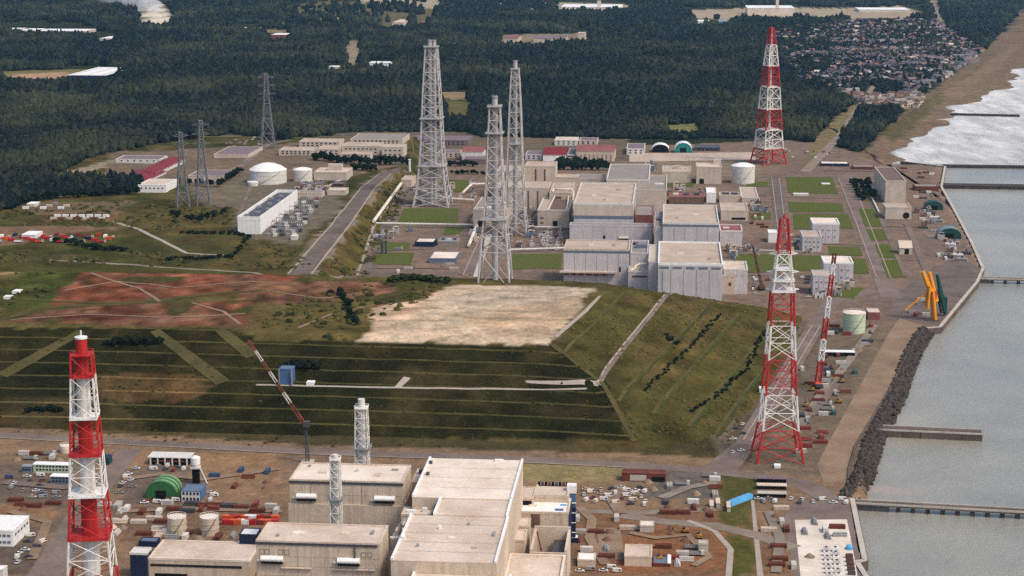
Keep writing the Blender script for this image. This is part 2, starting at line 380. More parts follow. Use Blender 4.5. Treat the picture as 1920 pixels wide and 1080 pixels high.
sea_m = bpy.data.materials.new('sea_water'); sea_m.use_nodes = True
def sea_nodes():
    nt = sea_m.node_tree; b = nt.nodes['Principled BSDF']; pos = _n(nt, 'ShaderNodeNewGeometry').outputs['Position']
    n = _ramp(nt, _noise(nt, pos, .012, 5, .6), .3, .7)
    c = _mixc(nt, n, (.265, .245, .195), (.195, .183, .148))
    big = _ramp(nt, _noise(nt, pos, .0035, 4, .55), .35, .65); c = _mixc(nt, 1.0, c, _mixc(nt, big, (1.12, 1.1, 1.05), (.84, .87, .92)), 'MULTIPLY')
    # muddy plume beside the pier
    mp = _n(nt, 'ShaderNodeVectorMath', operation='DISTANCE'); q = P(1660, 918, -5); mp.inputs[1].default_value = q
    sc = _n(nt, 'ShaderNodeVectorMath', operation='MULTIPLY'); sc.inputs[1].default_value = (.35, 1.0, 1.0)
    q2 = (q.x * .35, q.y, q.z); mp.inputs[1].default_value = q2
    nt.links.new(pos, sc.inputs[0]); nt.links.new(sc.outputs[0], mp.inputs[0])
    ad = _n(nt, 'ShaderNodeMath', operation='MULTIPLY_ADD'); nt.links.new(_noise(nt, pos, .09, 4), ad.inputs[0]); ad.inputs[1].default_value = 22; nt.links.new(mp.outputs['Value'], ad.inputs[2])
    f = _ramp(nt, ad.outputs[0], 23, 11)
    c = _mixc(nt, f, c, (.33, .24, .19))
    nt.links.new(c, b.inputs['Base Color']); b.inputs['Roughness'].default_value = .32; b.inputs['Specular IOR Level'].default_value = .5
    bp = _n(nt, 'ShaderNodeBump'); bp.inputs['Strength'].default_value = .8; bp.inputs['Distance'].default_value = 1.2
    nt.links.new(_noise(nt, pos, .16, 6, .75), bp.inputs['Height']); nt.links.new(bp.outputs[0], b.inputs['Normal'])
sea_nodes()
sx, sy = np.meshgrid(np.array([-300, 0, 200, 400, 800, 2000, 8000, 30000.]), np.array([-8000, 0, 500, 1000, 1500, 2500, 5000, 10000, 45000.]))
s_me, _, _ = grid_mesh('sea', sx, sy, np.full(sx.shape, -5.0)); s_me.materials.append(sea_m); sea = structure(link('sea', s_me))

# ---- the terraced mound between the two plants and the raised ground on the left
def resample(pts, n):
    p = np.array(pts, float); L = np.r_[0, np.cumsum(np.hypot(*np.diff(p, axis=0).T))]
    return p, L
def hill(name, base, top, height, terraces, step, table, default, rough=.25, z0=-.5, bench=.14):
    b, t = np.array(base, float), np.array(top, float)
    n_seg = len(b); A, B = [], []
    for i in range(n_seg):          # closed ring, every side cut into equal steps
        j = (i + 1) % n_seg; k = max(2, int(np.hypot(*(b[j] - b[i])) / step))
        for q in range(k):
            A.append(b[i] + (b[j] - b[i]) * q / k); B.append(t[i] + (t[j] - t[i]) * q / k)
    A, B = np.array(A), np.array(B)
    for _ in range(1): A = (np.roll(A, 1, 0) + 2 * A + np.roll(A, -1, 0)) / 4; B = (np.roll(B, 1, 0) + 2 * B + np.roll(B, -1, 0)) / 4
    lv = []                          # (horizontal share, height share, is bench)
    for k in range(terraces):
        a0, a1 = k / terraces, (k + 1) / terraces; s0 = a0 + (a1 - a0) * (1 - bench)
        sub = 4
        for q in range(sub): lv.append((a0 + (s0 - a0) * q / sub, (k + q / sub) / terraces, 0))
        lv.append((s0 - .012 / terraces * 8 * .5, (k + 1) / terraces - .01, 0)); lv.append((s0, (k + 1) / terraces - .003, 1)); lv.append((s0 + (a1 - s0) * .97, (k + 1) / terraces, 1))
    lv.append((1.0, 1.0, 0))
    co, isb = [], []
    for h, zz, bb in lv:
        ring = A + (B - A) * h
        nz = (vnoise(ring[:, 0], ring[:, 1], 14, 11) - .5) * rough * 2
        co.append(np.c_[ring, z0 + (height - z0) * zz + nz * (0 < zz)]); isb += [bb] * len(ring)
    N = len(A); co = np.concatenate(co); faces = []
    for L in range(len(lv) - 1):
        for i in range(N):
            j = (i + 1) % N; faces.append((L * N + i, L * N + j, (L + 1) * N + j, (L + 1) * N + i))
    # top: a grid of points inside the top ring, triangulated with it
    last = (len(lv) - 1) * N; ringT = [Vector((*p[:2], p[2])) for p in co[last:]]
    ed = [(i, (i + 1) % N) for i in range(N)]
    gx = np.arange(B[:, 0].min(), B[:, 0].max(), step); gy = np.arange(B[:, 1].min(), B[:, 1].max(), step)
    GX, GY = np.meshgrid(gx, gy); GX = GX + (np.random.rand(*GX.shape) - .5) * step * .4; GY = GY + (np.random.rand(*GY.shape) - .5) * step * .4
    ins = in_poly(GX, GY, B.tolist()) & (seg_dist(GX, GY, B.tolist() + [B[0].tolist()]) > step * .6)
    inner = np.c_[GX[ins], GY[ins]]
    from mathutils.geometry import delaunay_2d_cdt
    vv, ee, ff, ov, _, _ = delaunay_2d_cdt([Vector(p[:2]) for p in ringT] + [Vector(p) for p in inner], ed, [], 1, 1e-4)
    off = len(co); tz = []
    for k, p in enumerate(vv):
        o = ov[k][0] if ov[k] else -1
        edge = 0 <= o < N
        z = co[last + o][2] if edge else height + (vnoise(np.array([p.x]), np.array([p.y]), 18, 12)[0] - .5) * rough * 4 + (vnoise(np.array([p.x]), np.array([p.y]), 60, 13)[0] - .5) * rough * 4
        tz.append((p.x, p.y, z))
    co = np.concatenate([co, np.array(tz)]); faces += [tuple(i + off for i in f) for f in ff]; isb += [0] * len(tz)
    me = bpy.data.meshes.new(name); me.from_pydata(co.tolist(), [], faces); me.update()
    col = cover_at(co[:, 0], co[:, 1], co[:, 2], default, table, 5.0)
    isb = np.array(isb)
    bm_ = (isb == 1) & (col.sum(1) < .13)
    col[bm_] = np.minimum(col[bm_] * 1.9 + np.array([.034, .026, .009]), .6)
    x_, y_ = co[:, 0], co[:, 1]
    veg = (col.sum(1) < .20) & ~bm_                                  # patchy grass
    k1 = np.clip((vnoise(x_, y_ * .7, 30, 64) * .6 + vnoise(x_, y_, 11, 65) * .4 - .48) * 3.5, 0, .75)[:, None]
    k2 = (.62 + .76 * vnoise(x_, y_ * .8, 16, 66))[:, None]
    dk = col[:, :1] < .03
    vc = (col * (1 - k1 * np.where(dk, .35, 1)) + np.array([.085, .060, .027]) * k1 * np.where(dk, .35, 1)) * k2
    col[veg] = vc[veg]
    red = (col[:, 0] > 1.8 * col[:, 1]) & (col[:, 0] > .08)          # churned earth: ruts, spoil, pale and dark patches
    mixv = (np.clip((vnoise(x_, y_ * .6, 13, 51) * .55 + vnoise(x_, y_ * .6, 34, 52) * .45 - .42) * 4, 0, 1))[:, None]
    churn = (.35 + 1.1 * vnoise(x_, y_ * .5, 7, 53) * (.5 + vnoise(x_, y_, 22, 54)))[:, None]
    soilc = (col * (1 - mixv) + np.array([.165, .085, .056]) * mixv) * churn * .85
    grs = (vnoise(x_, y_ * .7, 26, 55) > .78)
    soilc[grs] = (.055, .05, .02)
    col[red] = soilc[red]
    pale = col[:, 0] > .36                                         # bare ground: weeds along the old cracks
    rdg = np.minimum(np.abs(vnoise(x_ * .35, y_ * 1.5, 22, 56) - .5), np.abs(vnoise(x_ * .45, y_ * 1.3, 40, 57) - .5))
    crack = .75 * np.clip(1 - rdg / .035, 0, 1)[:, None]
    pc = col * (.75 + .5 * vnoise(x_, y_, 15, 58))[:, None] * (1 - crack) + np.array([.22, .16, .11]) * crack
    col[pale] = pc[pale]
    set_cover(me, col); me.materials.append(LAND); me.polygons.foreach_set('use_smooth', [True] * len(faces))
    return structure(link(name, me)), co, faces
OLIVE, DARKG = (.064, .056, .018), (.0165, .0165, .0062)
MOUND_T = [
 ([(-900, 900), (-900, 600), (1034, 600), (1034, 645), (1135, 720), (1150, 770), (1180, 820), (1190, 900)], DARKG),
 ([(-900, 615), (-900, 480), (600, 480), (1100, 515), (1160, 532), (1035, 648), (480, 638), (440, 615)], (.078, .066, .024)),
 ([(0, 745), (200, 745), (270, 790), (290, 830), (0, 830)], (.045, .036, .016)),
 ([(180, 722), (320, 720), (420, 718), (350, 752), (180, 756)], (.065, .038, .018)),
 ([(180, 700), (330, 700), (415, 715), (250, 728), (180, 728)], (.060, .038, .018)),
 ([(600, 820), (1190, 826), (1250, 860), (600, 850)], (.075, .058, .024)),
 ([(0, 812), (600, 828), (600, 850), (0, 830)], (.055, .045, .018)),
 ([(95, 575), (130, 510), (160, 498), (300, 500), (480, 512), (590, 520), (560, 545), (440, 550), (300, 562)], (.185, .066, .038)),
 ([(440, 525), (760, 530), (840, 545), (700, 585), (560, 575), (440, 560)], (.165, .085, .052)),
 ([(5, 604), (60, 590), (180, 573), (330, 568), (480, 565), (470, 600), (460, 612), (270, 612)], (.175, .072, .042)),
 ([(100, 580), (180, 573), (270, 570), (260, 608), (40, 606)], (.105, .040, .026)),
 ([(0, 520), (120, 500), (150, 505), (95, 575), (0, 580)], (.05, .058, .016)),
 ([(0, 490), (60, 492), (40, 512), (0, 515)], (.24, .17, .10)),
 ([(480, 590), (560, 570), (700, 560), (690, 600), (650, 640), (470, 632)], (.085, .068, .026)),
 ([(660, 640), (745, 590), (850, 536), (1000, 535), (1110, 540), (1030, 646), (800, 642)], (.42, .335, .26)),
 ([(870, 600), (1040, 560), (1090, 555), (1030, 640), (960, 640)], (.38, .285, .21)),
 ([(700, 575), (800, 560), (860, 540), (830, 560), (760, 600), (700, 620)], (.46, .33, .25)),
 ([(720, 520), (840, 525), (830, 548), (740, 545)], (.055, .058, .018)),
]
mound_base = [(-760, 1092), (-300, 1068), (-100, 1050), (20, 1036), (75, 1024), (112, 1040), (150, 1110), (192, 1250), (226, 1385), (205, 1420), (140, 1432), (40, 1440), (-180, 1452), (-760, 1470)]
mound_top = [(-760, 1238), (-300, 1212), (-100, 1186), (12, 1172), (27, 1166), (32, 1176), (42, 1225), (58, 1295), (74, 1345), (66, 1358), (40, 1366), (0, 1374), (-180, 1392), (-760, 1425)]
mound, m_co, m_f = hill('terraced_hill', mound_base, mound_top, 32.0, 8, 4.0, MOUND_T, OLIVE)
PLAT_T = [
 ([(-900, 520), (-900, 380), (250, 365), (460, 400), (600, 520)], (.060, .060, .020)),
 ([(40, 378), (200, 380), (250, 372), (220, 400), (60, 402)], (.13, .095, .06)),
 ([(-100, 425), (220, 425), (230, 440), (220, 462), (-100, 465)], (.16, .10, .065)),
 ([(90, 398), (215, 400), (210, 416), (85, 416)], (.19, .10, .06)),
 ([(180, 430), (450, 445), (560, 500), (500, 515), (0, 500), (0, 465)], (.050, .052, .017)),
 ([(445, 440), (560, 465), (600, 500), (550, 512), (440, 500)], (.060, .056, .019)),
 ([(330, 330), (470, 320), (560, 345), (600, 340), (650, 380), (560, 460), (445, 440), (400, 400)], (.13, .11, .085)),
 ([(220, 400), (330, 380), (440, 390), (440, 435), (330, 440), (230, 425)], (.075, .062, .024)),
 ([(540, 512), (690, 340), (725, 318), (750, 322), (720, 345), (590, 515)], (.19, .15, .12)),
 ([(590, 515), (720, 345), (750, 322), (780, 330), (660, 525)], (.085, .068, .022)),
 ([(200, 285), (460, 275), (760, 250), (760, 310), (560, 350), (470, 330), (400, 350), (190, 345)], (.14, .105, .08)),
 ([(90, 335), (210, 298), (216, 303), (110, 342)], (.26, .21, .15)),
]
plat_top = [tuple(P(u, v, 12)[:2]) for u, v in ((590, 520), (655, 425), (720, 343), (757, 312), (775, 285), (770, 258))] + [(-230.0, 2470.0), (-900.0, 2520.0), (-900.0, 1385.0), (-300.0, 1385.0), (-170.0, 1400.0)]
plat_base = [tuple(P(u, v, 0)[:2]) for u, v in ((655, 528), (705, 440), (755, 365), (782, 330), (800, 295), (800, 255))] + [(-190.0, 2560.0), (-960.0, 2620.0), (-960.0, 1340.0), (-300.0, 1340.0), (-120.0, 1380.0)]
plateau, p_co, p_f = hill('raised_terrace', plat_base, plat_top, 12.0, 1, 8.0, PLAT_T, (.045, .048, .018), bench=.05)

def bvh_all():
    V = g_co.tolist(); F = [tuple(q) for q in g_q.tolist()]
    for co, fs in ((m_co, m_f), (p_co, p_f)):
        o = len(V); V += co.tolist(); F += [tuple(i + o for i in f) for f in fs]
    return BVHTree.FromPolygons(V, F, epsilon=0.0)
BVH = bvh_all()
def G(u, v):                       # the ground seen at a photograph pixel
    d = ray(u, v).normalized(); h = BVH.ray_cast(cam.location, d, 60000)
    return h[0] if h[0] is not None else P(u, v)
def gz(x, y):
    h = BVH.ray_cast(Vector((x, y, 500)), Vector((0, 0, -1)), 700)
    return h[0].z if h[0] is not None else 0.0

# ---- flat sheets and ribbons on the ground
LAYER = [0]
def sheet(name, px, m, dz=None, z=None):
    LAYER[0] += 1; dz = dz if dz is not None else .06 + .004 * LAYER[0]
    pts = [P(u, v, z) if z is not None else G(u, v) for u, v in px]
    pts = [(p.x, p.y, p.z + dz) for p in pts]
    tri = tessellate_polygon([[Vector(p) for p in pts]])
    me = bpy.data.meshes.new(name); me.from_pydata(pts, [], [tuple(t) for t in tri]); me.update()
    if me.polygons and sum(f.normal.z * f.area for f in me.polygons) < 0: me.flip_normals()
    me.materials.append(M[m] if isinstance(m, str) else m)
    return structure(link(name, me))
def ribbon(name, px, width, m, dz=None, step=8.0, thick=0.0):
    LAYER[0] += 1; dz = dz if dz is not None else .10 + .004 * LAYER[0]
    w_ = [G(u, v) for u, v in px]; wd = width if isinstance(width, (list, tuple)) else [width] * len(w_)
    line = []
    for (a, b, wa, wb) in zip(w_[:-1], w_[1:], wd[:-1], wd[1:]):
        k = max(1, int((b - a).length / step))
        for q in range(k): line.append((a.lerp(b, q / k), wa + (wb - wa) * q / k))
    line.append((w_[-1], wd[-1]))
    v_, f_ = [], []
    for i, (p, ww) in enumerate(line):
        a = line[max(i - 1, 0)][0]; b = line[min(i + 1, len(line) - 1)][0]
        t = Vector((b.x - a.x, b.y - a.y, 0)).normalized(); s = Vector((t.y, -t.x, 0)) * (ww / 2)
        for q in (-1, -.33, .33, 1):
            x, y = p.x + s.x * q, p.y + s.y * q; v_.append((x, y, gz(x, y) + dz + thick))
    for i in range(len(line) - 1):
        for q in range(3): a = i * 4 + q; f_.append((a, a + 1, a + 5, a + 4))
    me = bpy.data.meshes.new(name); me.from_pydata(v_, [], f_); me.update()
    if sum(f.normal.z for f in me.polygons) < 0: me.flip_normals()
    me.materials.append(M[m] if isinstance(m, str) else m)
    return structure(link(name, me))

# roads, paths and lawns
ribbon('road', [(-80, 812), (120, 822), (300, 832), (560, 846), (900, 858), (1180, 872), (1350, 884)], 11, 'road')
ribbon('road', [(245, 842), (190, 905), (95, 1060), (60, 1120)], [14, 15, 16, 17], 'road')
ribbon('road', [(1345, 886), (1400, 830), (1530, 610), (1560, 565), (1640, 545)], [20, 13, 13, 13, 12], 'road')
ribbon('road', [(1330, 884), (1420, 893), (1500, 905), (1560, 935), (1580, 960)], [10, 12, 14, 16, 12], 'road')
sheet('haul_road', [(1532, 872), (1545, 845), (1668, 622), (1690, 592), (1722, 600), (1732, 618), (1700, 668), (1640, 775), (1600, 838), (1590, 875), (1592, 905), (1545, 905)], 'haul', z=0.0)
sheet('quay_apron', [(1470, 970), (1492, 940), (1592, 935), (1612, 1052), (1600, 1056), (1620, 1085), (1640, 1140), (1500, 1140), (1480, 1030)], 'road', z=0.0)
sheet('quay_apron', [(1665, 590), (1690, 545), (1752, 500), (1800, 480), (1838, 505), (1826, 528), (1758, 611), (1720, 606)], 'asphalt', z=0.0)
sheet('concrete_pad', [(1490, 975), (1588, 974), (1604, 1056), (1614, 1120), (1505, 1120)], 'pad', z=0.0)
sheet('concrete_path', [(1408, 938), (1414, 938), (1432, 1085), (1420, 1085)], 'kerb', z=0.0)
ribbon('site_road', [(1165, 966), (1240, 978), (1340, 986), (1420, 1004), (1490, 1028)], [9, 9, 9, 10, 10], 'gravel')
ribbon('site_road', [(1290, 976), (1340, 996), (1370, 1030), (1366, 1085)], [3, 3, 3, 3], 'kerb')
ribbon('site_road', [(1140, 990), (1150, 1050)], [12, 12], 'haul')
ribbon('site_road', [(1080, 958), (1200, 962), (1340, 955)], [6, 7, 6], 'gravel')
ribbon('road', [(562, 514), (640, 420), (690, 352), (722, 325), (760, 318)], [15, 15, 14, 14, 12], 'asphalt')
for o_ in (-1, 1):
    ribbon('pavement', [(562 + o_ * 22, 514), (640 + o_ * 17, 420), (690 + o_ * 13, 352), (722 + o_ * 11, 326)], [1.5, 1.5, 1.3, 1.2], 'kerb')
ribbon('road', [(658, 522), (718, 440), (768, 340)], [9, 9, 9], 'asphalt')
ribbon('road', [(1583, 330), (1618, 420), (1655, 520), (1672, 560)], [17, 17, 17, 18], 'road')
ribbon('road', [(1454, 332), (1462, 400), (1470, 470)], [15, 14, 14], 'asphalt')
ribbon('road', [(1180, 330), (1440, 331), (1620, 330), (1700, 334)], [9, 10, 10, 9], 'road')
ribbon('road', [(1510, 322), (1575, 255), (1622, 185), (1640, 160)], [13, 12, 12, 12], 'gravel')
ribbon('road', [(400, 328), (450, 312), (500, 272), (545, 262)], [10, 10, 9, 8], 'road')
ribbon('path', [(85, 341), (150, 320), (215, 301)], [7, 7, 7], 'gravel')
ribbon('path', [(210, 415), (260, 430), (350, 475), (440, 480)], [4, 4, 4, 3], 'kerb')
ribbon('path', [(80, 487), (240, 496), (480, 512), (640, 522)], [5, 5, 5, 5], 'gravel')
ribbon('path', [(-20, 603), (60, 583), (120, 574), (240, 570), (430, 548), (500, 544)], [6, 7, 7, 7, 6, 4], 'bench')
ribbon('path', [(-20, 556), (110, 566), (250, 568), (330, 563)], [4, 5, 5, 5], 'bench')
ribbon('path', [(1122, 722), (1297, 548)], [3.6, 3.6], 'road')
ribbon('kerb_line', [(1118, 722), (1293, 548)], [.9, .9], 'kerb')
ribbon('path', [(480, 722), (720, 727), (960, 730), (1100, 729)], [1.6, 2, 2, 2.0], 'kerb')
ribbon('path', [(985, 716), (1060, 718), (1122, 720)], [3, 5, 7], 'kerb')
ribbon('path', [(745, 727), (764, 708)], [4, 5], 'kerb')
ribbon('path', [(1042, 632), (1095, 586), (1125, 555)], [3, 3, 2], 'kerb')
for a, b, wd in (((1052, 672), (1170, 548), 1.5), ((1160, 752), (1330, 568), 1.6), ((1225, 776), (1385, 588), 1.6), ((1290, 800), (1455, 602), 1.6), ((1340, 815), (1490, 612), 1.6), ((1036, 647), (1132, 722), 2.2), ((1132, 722), (1190, 828), 2.2)):  # last two strips paint the lighter corner ridge between dark and lit slopes
    ribbon('drain_ridge_strip', [a, ((a[0] + b[0]) / 2, (a[1] + b[1]) / 2), b], [wd * 1.5] * 3, 'bench')
    if a[0] > 1150: ribbon('drain_ridge_strip', [(a[0] + 8, a[1] + 2), (b[0] + 7, b[1] + 2)], [2.4, 2.2], 'tgrass')  # greener strip beside each drain, for the look of a ridge
for px in ([(20, 600), (160, 590), (300, 596), (460, 588)], [(120, 545), (220, 528), (330, 540), (470, 528), (560, 535)], [(170, 512), (260, 540), (300, 566)], [(500, 545), (600, 560), (690, 548)], [(360, 568), (420, 585), (450, 608)], [(560, 615), (620, 590), (690, 575)]):
    ribbon('wheel_track', px, 2.6, 'haul')
for a, b in (((290, 620), (418, 718)), ((152, 622), (2, 705)), ((410, 618), (475, 668))):
    ribbon('drain_ridge_strip', [a, ((a[0] + b[0]) / 2, (a[1] + b[1]) / 2), b], [7, 9, 10], 'bench')
for px in ([(745, 421), (757, 391), (860, 391), (857, 421)], [(697, 496), (713, 474), (777, 474), (770, 497)], [(815, 352), (832, 336), (882, 338), (868, 360), (820, 360)],
           [(955, 507), (962, 477), (1054, 476), (1052, 505), (1010, 503)], [(705, 470), (718, 454), (770, 456), (765, 470)], [(830, 440), (838, 425), (872, 427), (860, 440)],
           [(1474, 332), (1560, 333), (1572, 364), (1478, 362)], [(1478, 378), (1578, 382), (1583, 398), (1480, 398)], [(1487, 402), (1590, 402), (1601, 429), (1489, 430)],
           [(1366, 476), (1545, 480), (1552, 507), (1400, 512)], [(1598, 484), (1622, 486), (1630, 513), (1602, 514)], [(1610, 392), (1636, 392), (1660, 424), (1622, 426)],
           [(1624, 430), (1662, 430), (1668, 450), (1634, 452)], [(1640, 459), (1675, 459), (1684, 484), (1650, 484)], [(1652, 488), (1686, 488), (1700, 520), (1664, 522)],
           [(1552, 462), (1612, 464), (1618, 480), (1556, 478)], [(1560, 538), (1620, 540), (1600, 560), (1556, 556)], [(1405, 400), (1445, 398), (1446, 410), (1410, 412)],
           [(1215, 350), (1300, 350), (1300, 343), (1215, 343)], [(1400, 350), (1440, 350), (1440, 341), (1400, 341)]):
    sheet('lawn', px, 'lawn', z=0.0)
for px in ([(722, 420), (738, 392), (750, 392), (738, 420)], [(930, 512), (955, 462), (950, 462), (905, 512)], [(860, 515), (905, 440), (915, 440), (885, 515)], [(1640, 392), (1648, 392), (1702, 518), (1694, 518)]):
    sheet('pavement', px, 'road', z=0.0)
sheet('pavement', [(1180, 288), (1415, 286), (1418, 300), (1180, 304)], 'roofF', z=0.0)

for px, wd in (([(872, 520), (905, 440)], 5), ([(892, 520), (917, 440)], 5), ([(640, 520), (700, 425)], 3), ([(830, 500), (858, 440)], 4), ([(690, 503), (790, 503), (860, 505)], 3), ([(700, 470), (800, 468)], 3), ([(735, 385), (765, 345)], 3), ([(990, 455), (1062, 455)], 4), ([(1360, 468), (1520, 472)], 5), ([(1400, 516), (1530, 518)], 4), ([(1400, 388), (1450, 388)], 4), ([(1476, 370), (1580, 372)], 3), ([(1486, 400), (1592, 400)], 2), ([(1545, 458), (1620, 460)], 3), ([(1200, 340), (1300, 341)], 3), ([(1660, 425), (1730, 427)], 3), ([(1676, 487), (1720, 488)], 3), ([(1700, 420), (1750, 540)], 6), ([(1545, 320), (1700, 322)], 4), ([(560, 352), (610, 352), (640, 338)], 4), ([(470, 352), (445, 410)], 4)):
    ribbon('pavement', px, wd, random.choice(('road', 'concrete', 'road', 'gravel')))
for px in ([(640, 518), (700, 428), (748, 360)], [(868, 517), (902, 442)], [(898, 517), (922, 442)], [(1571, 333), (1606, 420), (1643, 520)], [(1594, 333), (1630, 420), (1670, 522)], [(1447, 333), (1455, 400), (1463, 466)], [(1461, 333), (1469, 400), (1478, 466)], [(1522, 612), (1394, 826)], [(1538, 612), (1408, 828)], [(0, 822), (300, 838), (560, 852), (900, 864), (1180, 878)]):
    ribbon('kerb_line', px, .8, 'kerb')

for px, wd, m in (([(1085, 952), (1110, 975), (1105, 1010), (1135, 1060)], 5, 'haul'), ([(1180, 1000), (1230, 1010), (1290, 1004), (1330, 1045), (1300, 1062)], 4, 'haul'), ([(1240, 935), (1290, 915), (1345, 905)], 6, 'gravel'), ([(1165, 905), (1150, 940), (1165, 964)], 7, 'haul'), ([(1440, 960), (1462, 1010), (1455, 1075)], 5, 'gravel'),
                  ([(230, 900), (300, 890), (380, 900), (520, 880)], 6, 'haul'), ([(240, 960), (330, 955), (530, 960)], 5, 'haul'), ([(10, 905), (120, 915), (180, 905)], 8, 'road'), ([(20, 960), (90, 980), (60, 1050)], 5, 'haul'), ([(1500, 800), (1540, 740), (1590, 680), (1640, 610)], 6, 'gravel'), ([(1520, 780), (1570, 720)], 5, 'road')):
    ribbon('site_track', px, wd, m)
# ------------------------------------------------------------------ woods (nobody could count them) by instancing
def blob(name, m, seed, nsub=2, sx=1, sz=1, rough=.35, spike=0.0):
    bm = bmesh.new(); bmesh.ops.create_icosphere(bm, subdivisions=nsub, radius=1.0); rs = random.Random(seed)
    for v in bm.verts:
        k = 1 + (rs.random() - .5) * 2 * rough; v.co = v.co * k
        taper = 1 - spike * max(0, v.co.z); v.co.x *= sx * taper; v.co.y *= sx * taper; v.co.z *= sz
    me = bpy.data.meshes.new(name); bm.to_mesh(me); bm.free(); me.materials.append(M[m]); return me
def proto_collection(name, meshes):
    col = bpy.data.collections.new(name)
    for me in meshes: col.objects.link(bpy.data.objects.new(me.name, me))
    return col
def scatter(name, label, cat, pts, scl, rot, idx, tint, col):
    n = len(pts); me = bpy.data.meshes.new(name); me.vertices.add(n); me.vertices.foreach_set('co', np.asarray(pts, np.float32).ravel())
    for nm, tp, key, data in (('scl', 'FLOAT_VECTOR', 'vector', scl), ('rot', 'FLOAT_VECTOR', 'vector', rot), ('idx', 'INT', 'value', idx), ('tint', 'FLOAT', 'value', tint)):
        a = me.attributes.new(nm, tp, 'POINT'); a.data.foreach_set(key, np.asarray(data, np.int32 if tp == 'INT' else np.float32).ravel())
    o = link(name, me); ng = bpy.data.node_groups.new(name + '_scatter', 'GeometryNodeTree')
    ng.interface.new_socket('Geometry', in_out='INPUT', socket_type='NodeSocketGeometry'); ng.interface.new_socket('Geometry', in_out='OUTPUT', socket_type='NodeSocketGeometry')
    gi, go = ng.nodes.new('NodeGroupInput'), ng.nodes.new('NodeGroupOutput')
    ci = ng.nodes.new('GeometryNodeCollectionInfo'); ci.inputs[0].default_value = col; ci.inputs['Separate Children'].default_value = True; ci.inputs['Reset Children'].default_value = True
    iop = ng.nodes.new('GeometryNodeInstanceOnPoints'); iop.inputs['Pick Instance'].default_value = True
    def na(nm, tp):
        q = ng.nodes.new('GeometryNodeInputNamedAttribute'); q.data_type = tp; q.inputs[0].default_value = nm; return q.outputs[0]
    L = ng.links.new
    L(gi.outputs[0], iop.inputs['Points']); L(ci.outputs[0], iop.inputs['Instance']); L(na('idx', 'INT'), iop.inputs['Instance Index'])
    L(na('rot', 'FLOAT_VECTOR'), iop.inputs['Rotation']); L(na('scl', 'FLOAT_VECTOR'), iop.inputs['Scale']); L(iop.outputs[0], go.inputs[0])
    md = o.modifiers.new('scatter', 'NODES'); md.node_group = ng
    return tag(o, label, cat, kind='stuff')

CANOPY = proto_collection('canopy_prototypes', [blob('crown_a', 'canopy', 1, 2, 1, 1.15, .3, .45), blob('crown_b', 'canopy', 2, 2, 1.05, .95, .34, .25), blob('crown_c', 'canopy', 3, 2, .9, 1.35, .3, .6), blob('crown_d', 'canopy', 4, 2, 1.15, .8, .36, .1)])
SCRUB = proto_collection('scrub_prototypes', [blob('bush_a', 'scrub', 5, 2, 1, .6, .35), blob('bush_b', 'scrub', 6, 2, 1.1, .5, .4), blob('bush_c', 'scrub', 7, 2, .9, .75, .35)])

VILLAGE = [(1500, 172), (1470, 120), (1440, 62), (1620, 38), (1760, 42), (1850, 95), (1770, 150), (1735, 172), (1640, 198), (1560, 178)]
BEACH = [(1690, 305), (1600, 292), (1690, 208), (1760, 155), (1830, 100), (1880, 55), (1925, 5), (1985, -45), (2300, -120), (2700, -120), (2300, 0), (1990, 120), (1800, 240)]
WOOD_IN = [(-500, -60), (2400, -60), (2100, -20), (1930, 0), (1885, 60), (1810, 115), (1750, 165), (1700, 212), (1612, 285), (1560, 272), (1480, 262), (1415, 258), (1180, 262), (1030, 258), (905, 258), (870, 246), (640, 250), (535, 262), (500, 262), (430, 252), (330, 266), (215, 284), (160, 302), (95, 332), (40, 360), (-500, 430)]
WOOD_LOW = [(-600, 440), (0, 398), (60, 380), (110, 368), (200, 366), (255, 362), (258, 344), (150, 342), (80, 346), (40, 340), (-600, 330)]
CLEAR = [[(0, 132), (210, 132), (240, 142), (205, 160), (0, 160)], [(530, 26), (640, 20), (830, 16), (820, 42), (700, 66), (620, 64), (520, 50)], [(380, 52), (540, 56), (540, 66), (360, 64)],
         [(670, 12), (860, 12), (1190, 8), (1262, 20), (1190, 29), (860, 30), (670, 26)], [(1250, 18), (1400, 12), (1620, 12), (1730, 6), (1745, 38), (1620, 42), (1480, 38), (1300, 38)],
         [(1730, -20), (1756, -20), (1782, 62), (1760, 62)], [(822, 170), (882, 168), (886, 200), (878, 224), (840, 224)], [(936, 64), (1104, 60), (1112, 84), (936, 90)],
         [(646, 76), (680, 74), (674, 133), (645, 133)], [(1250, 233), (1312, 230), (1318, 252), (1252, 252)], [(1500, 320), (1525, 258), (1598, 190), (1630, 160), (1645, 165), (1572, 275), (1528, 320)],
         [(330, -30), (440, -30), (480, 14), (300, 16), (300, 0)], [(250, 24), (300, 18), (330, 40), (322, 56), (262, 54)], [(0, 46), (165, 50), (220, 66), (215, 82), (150, 72), (0, 66)], [(690, 112), (735, 112), (735, 134), (690, 134)],
         [(1612, 178), (1745, 176), (1700, 208), (1615, 202)], [(500, 58), (540, 60), (540, 78), (500, 76)]]
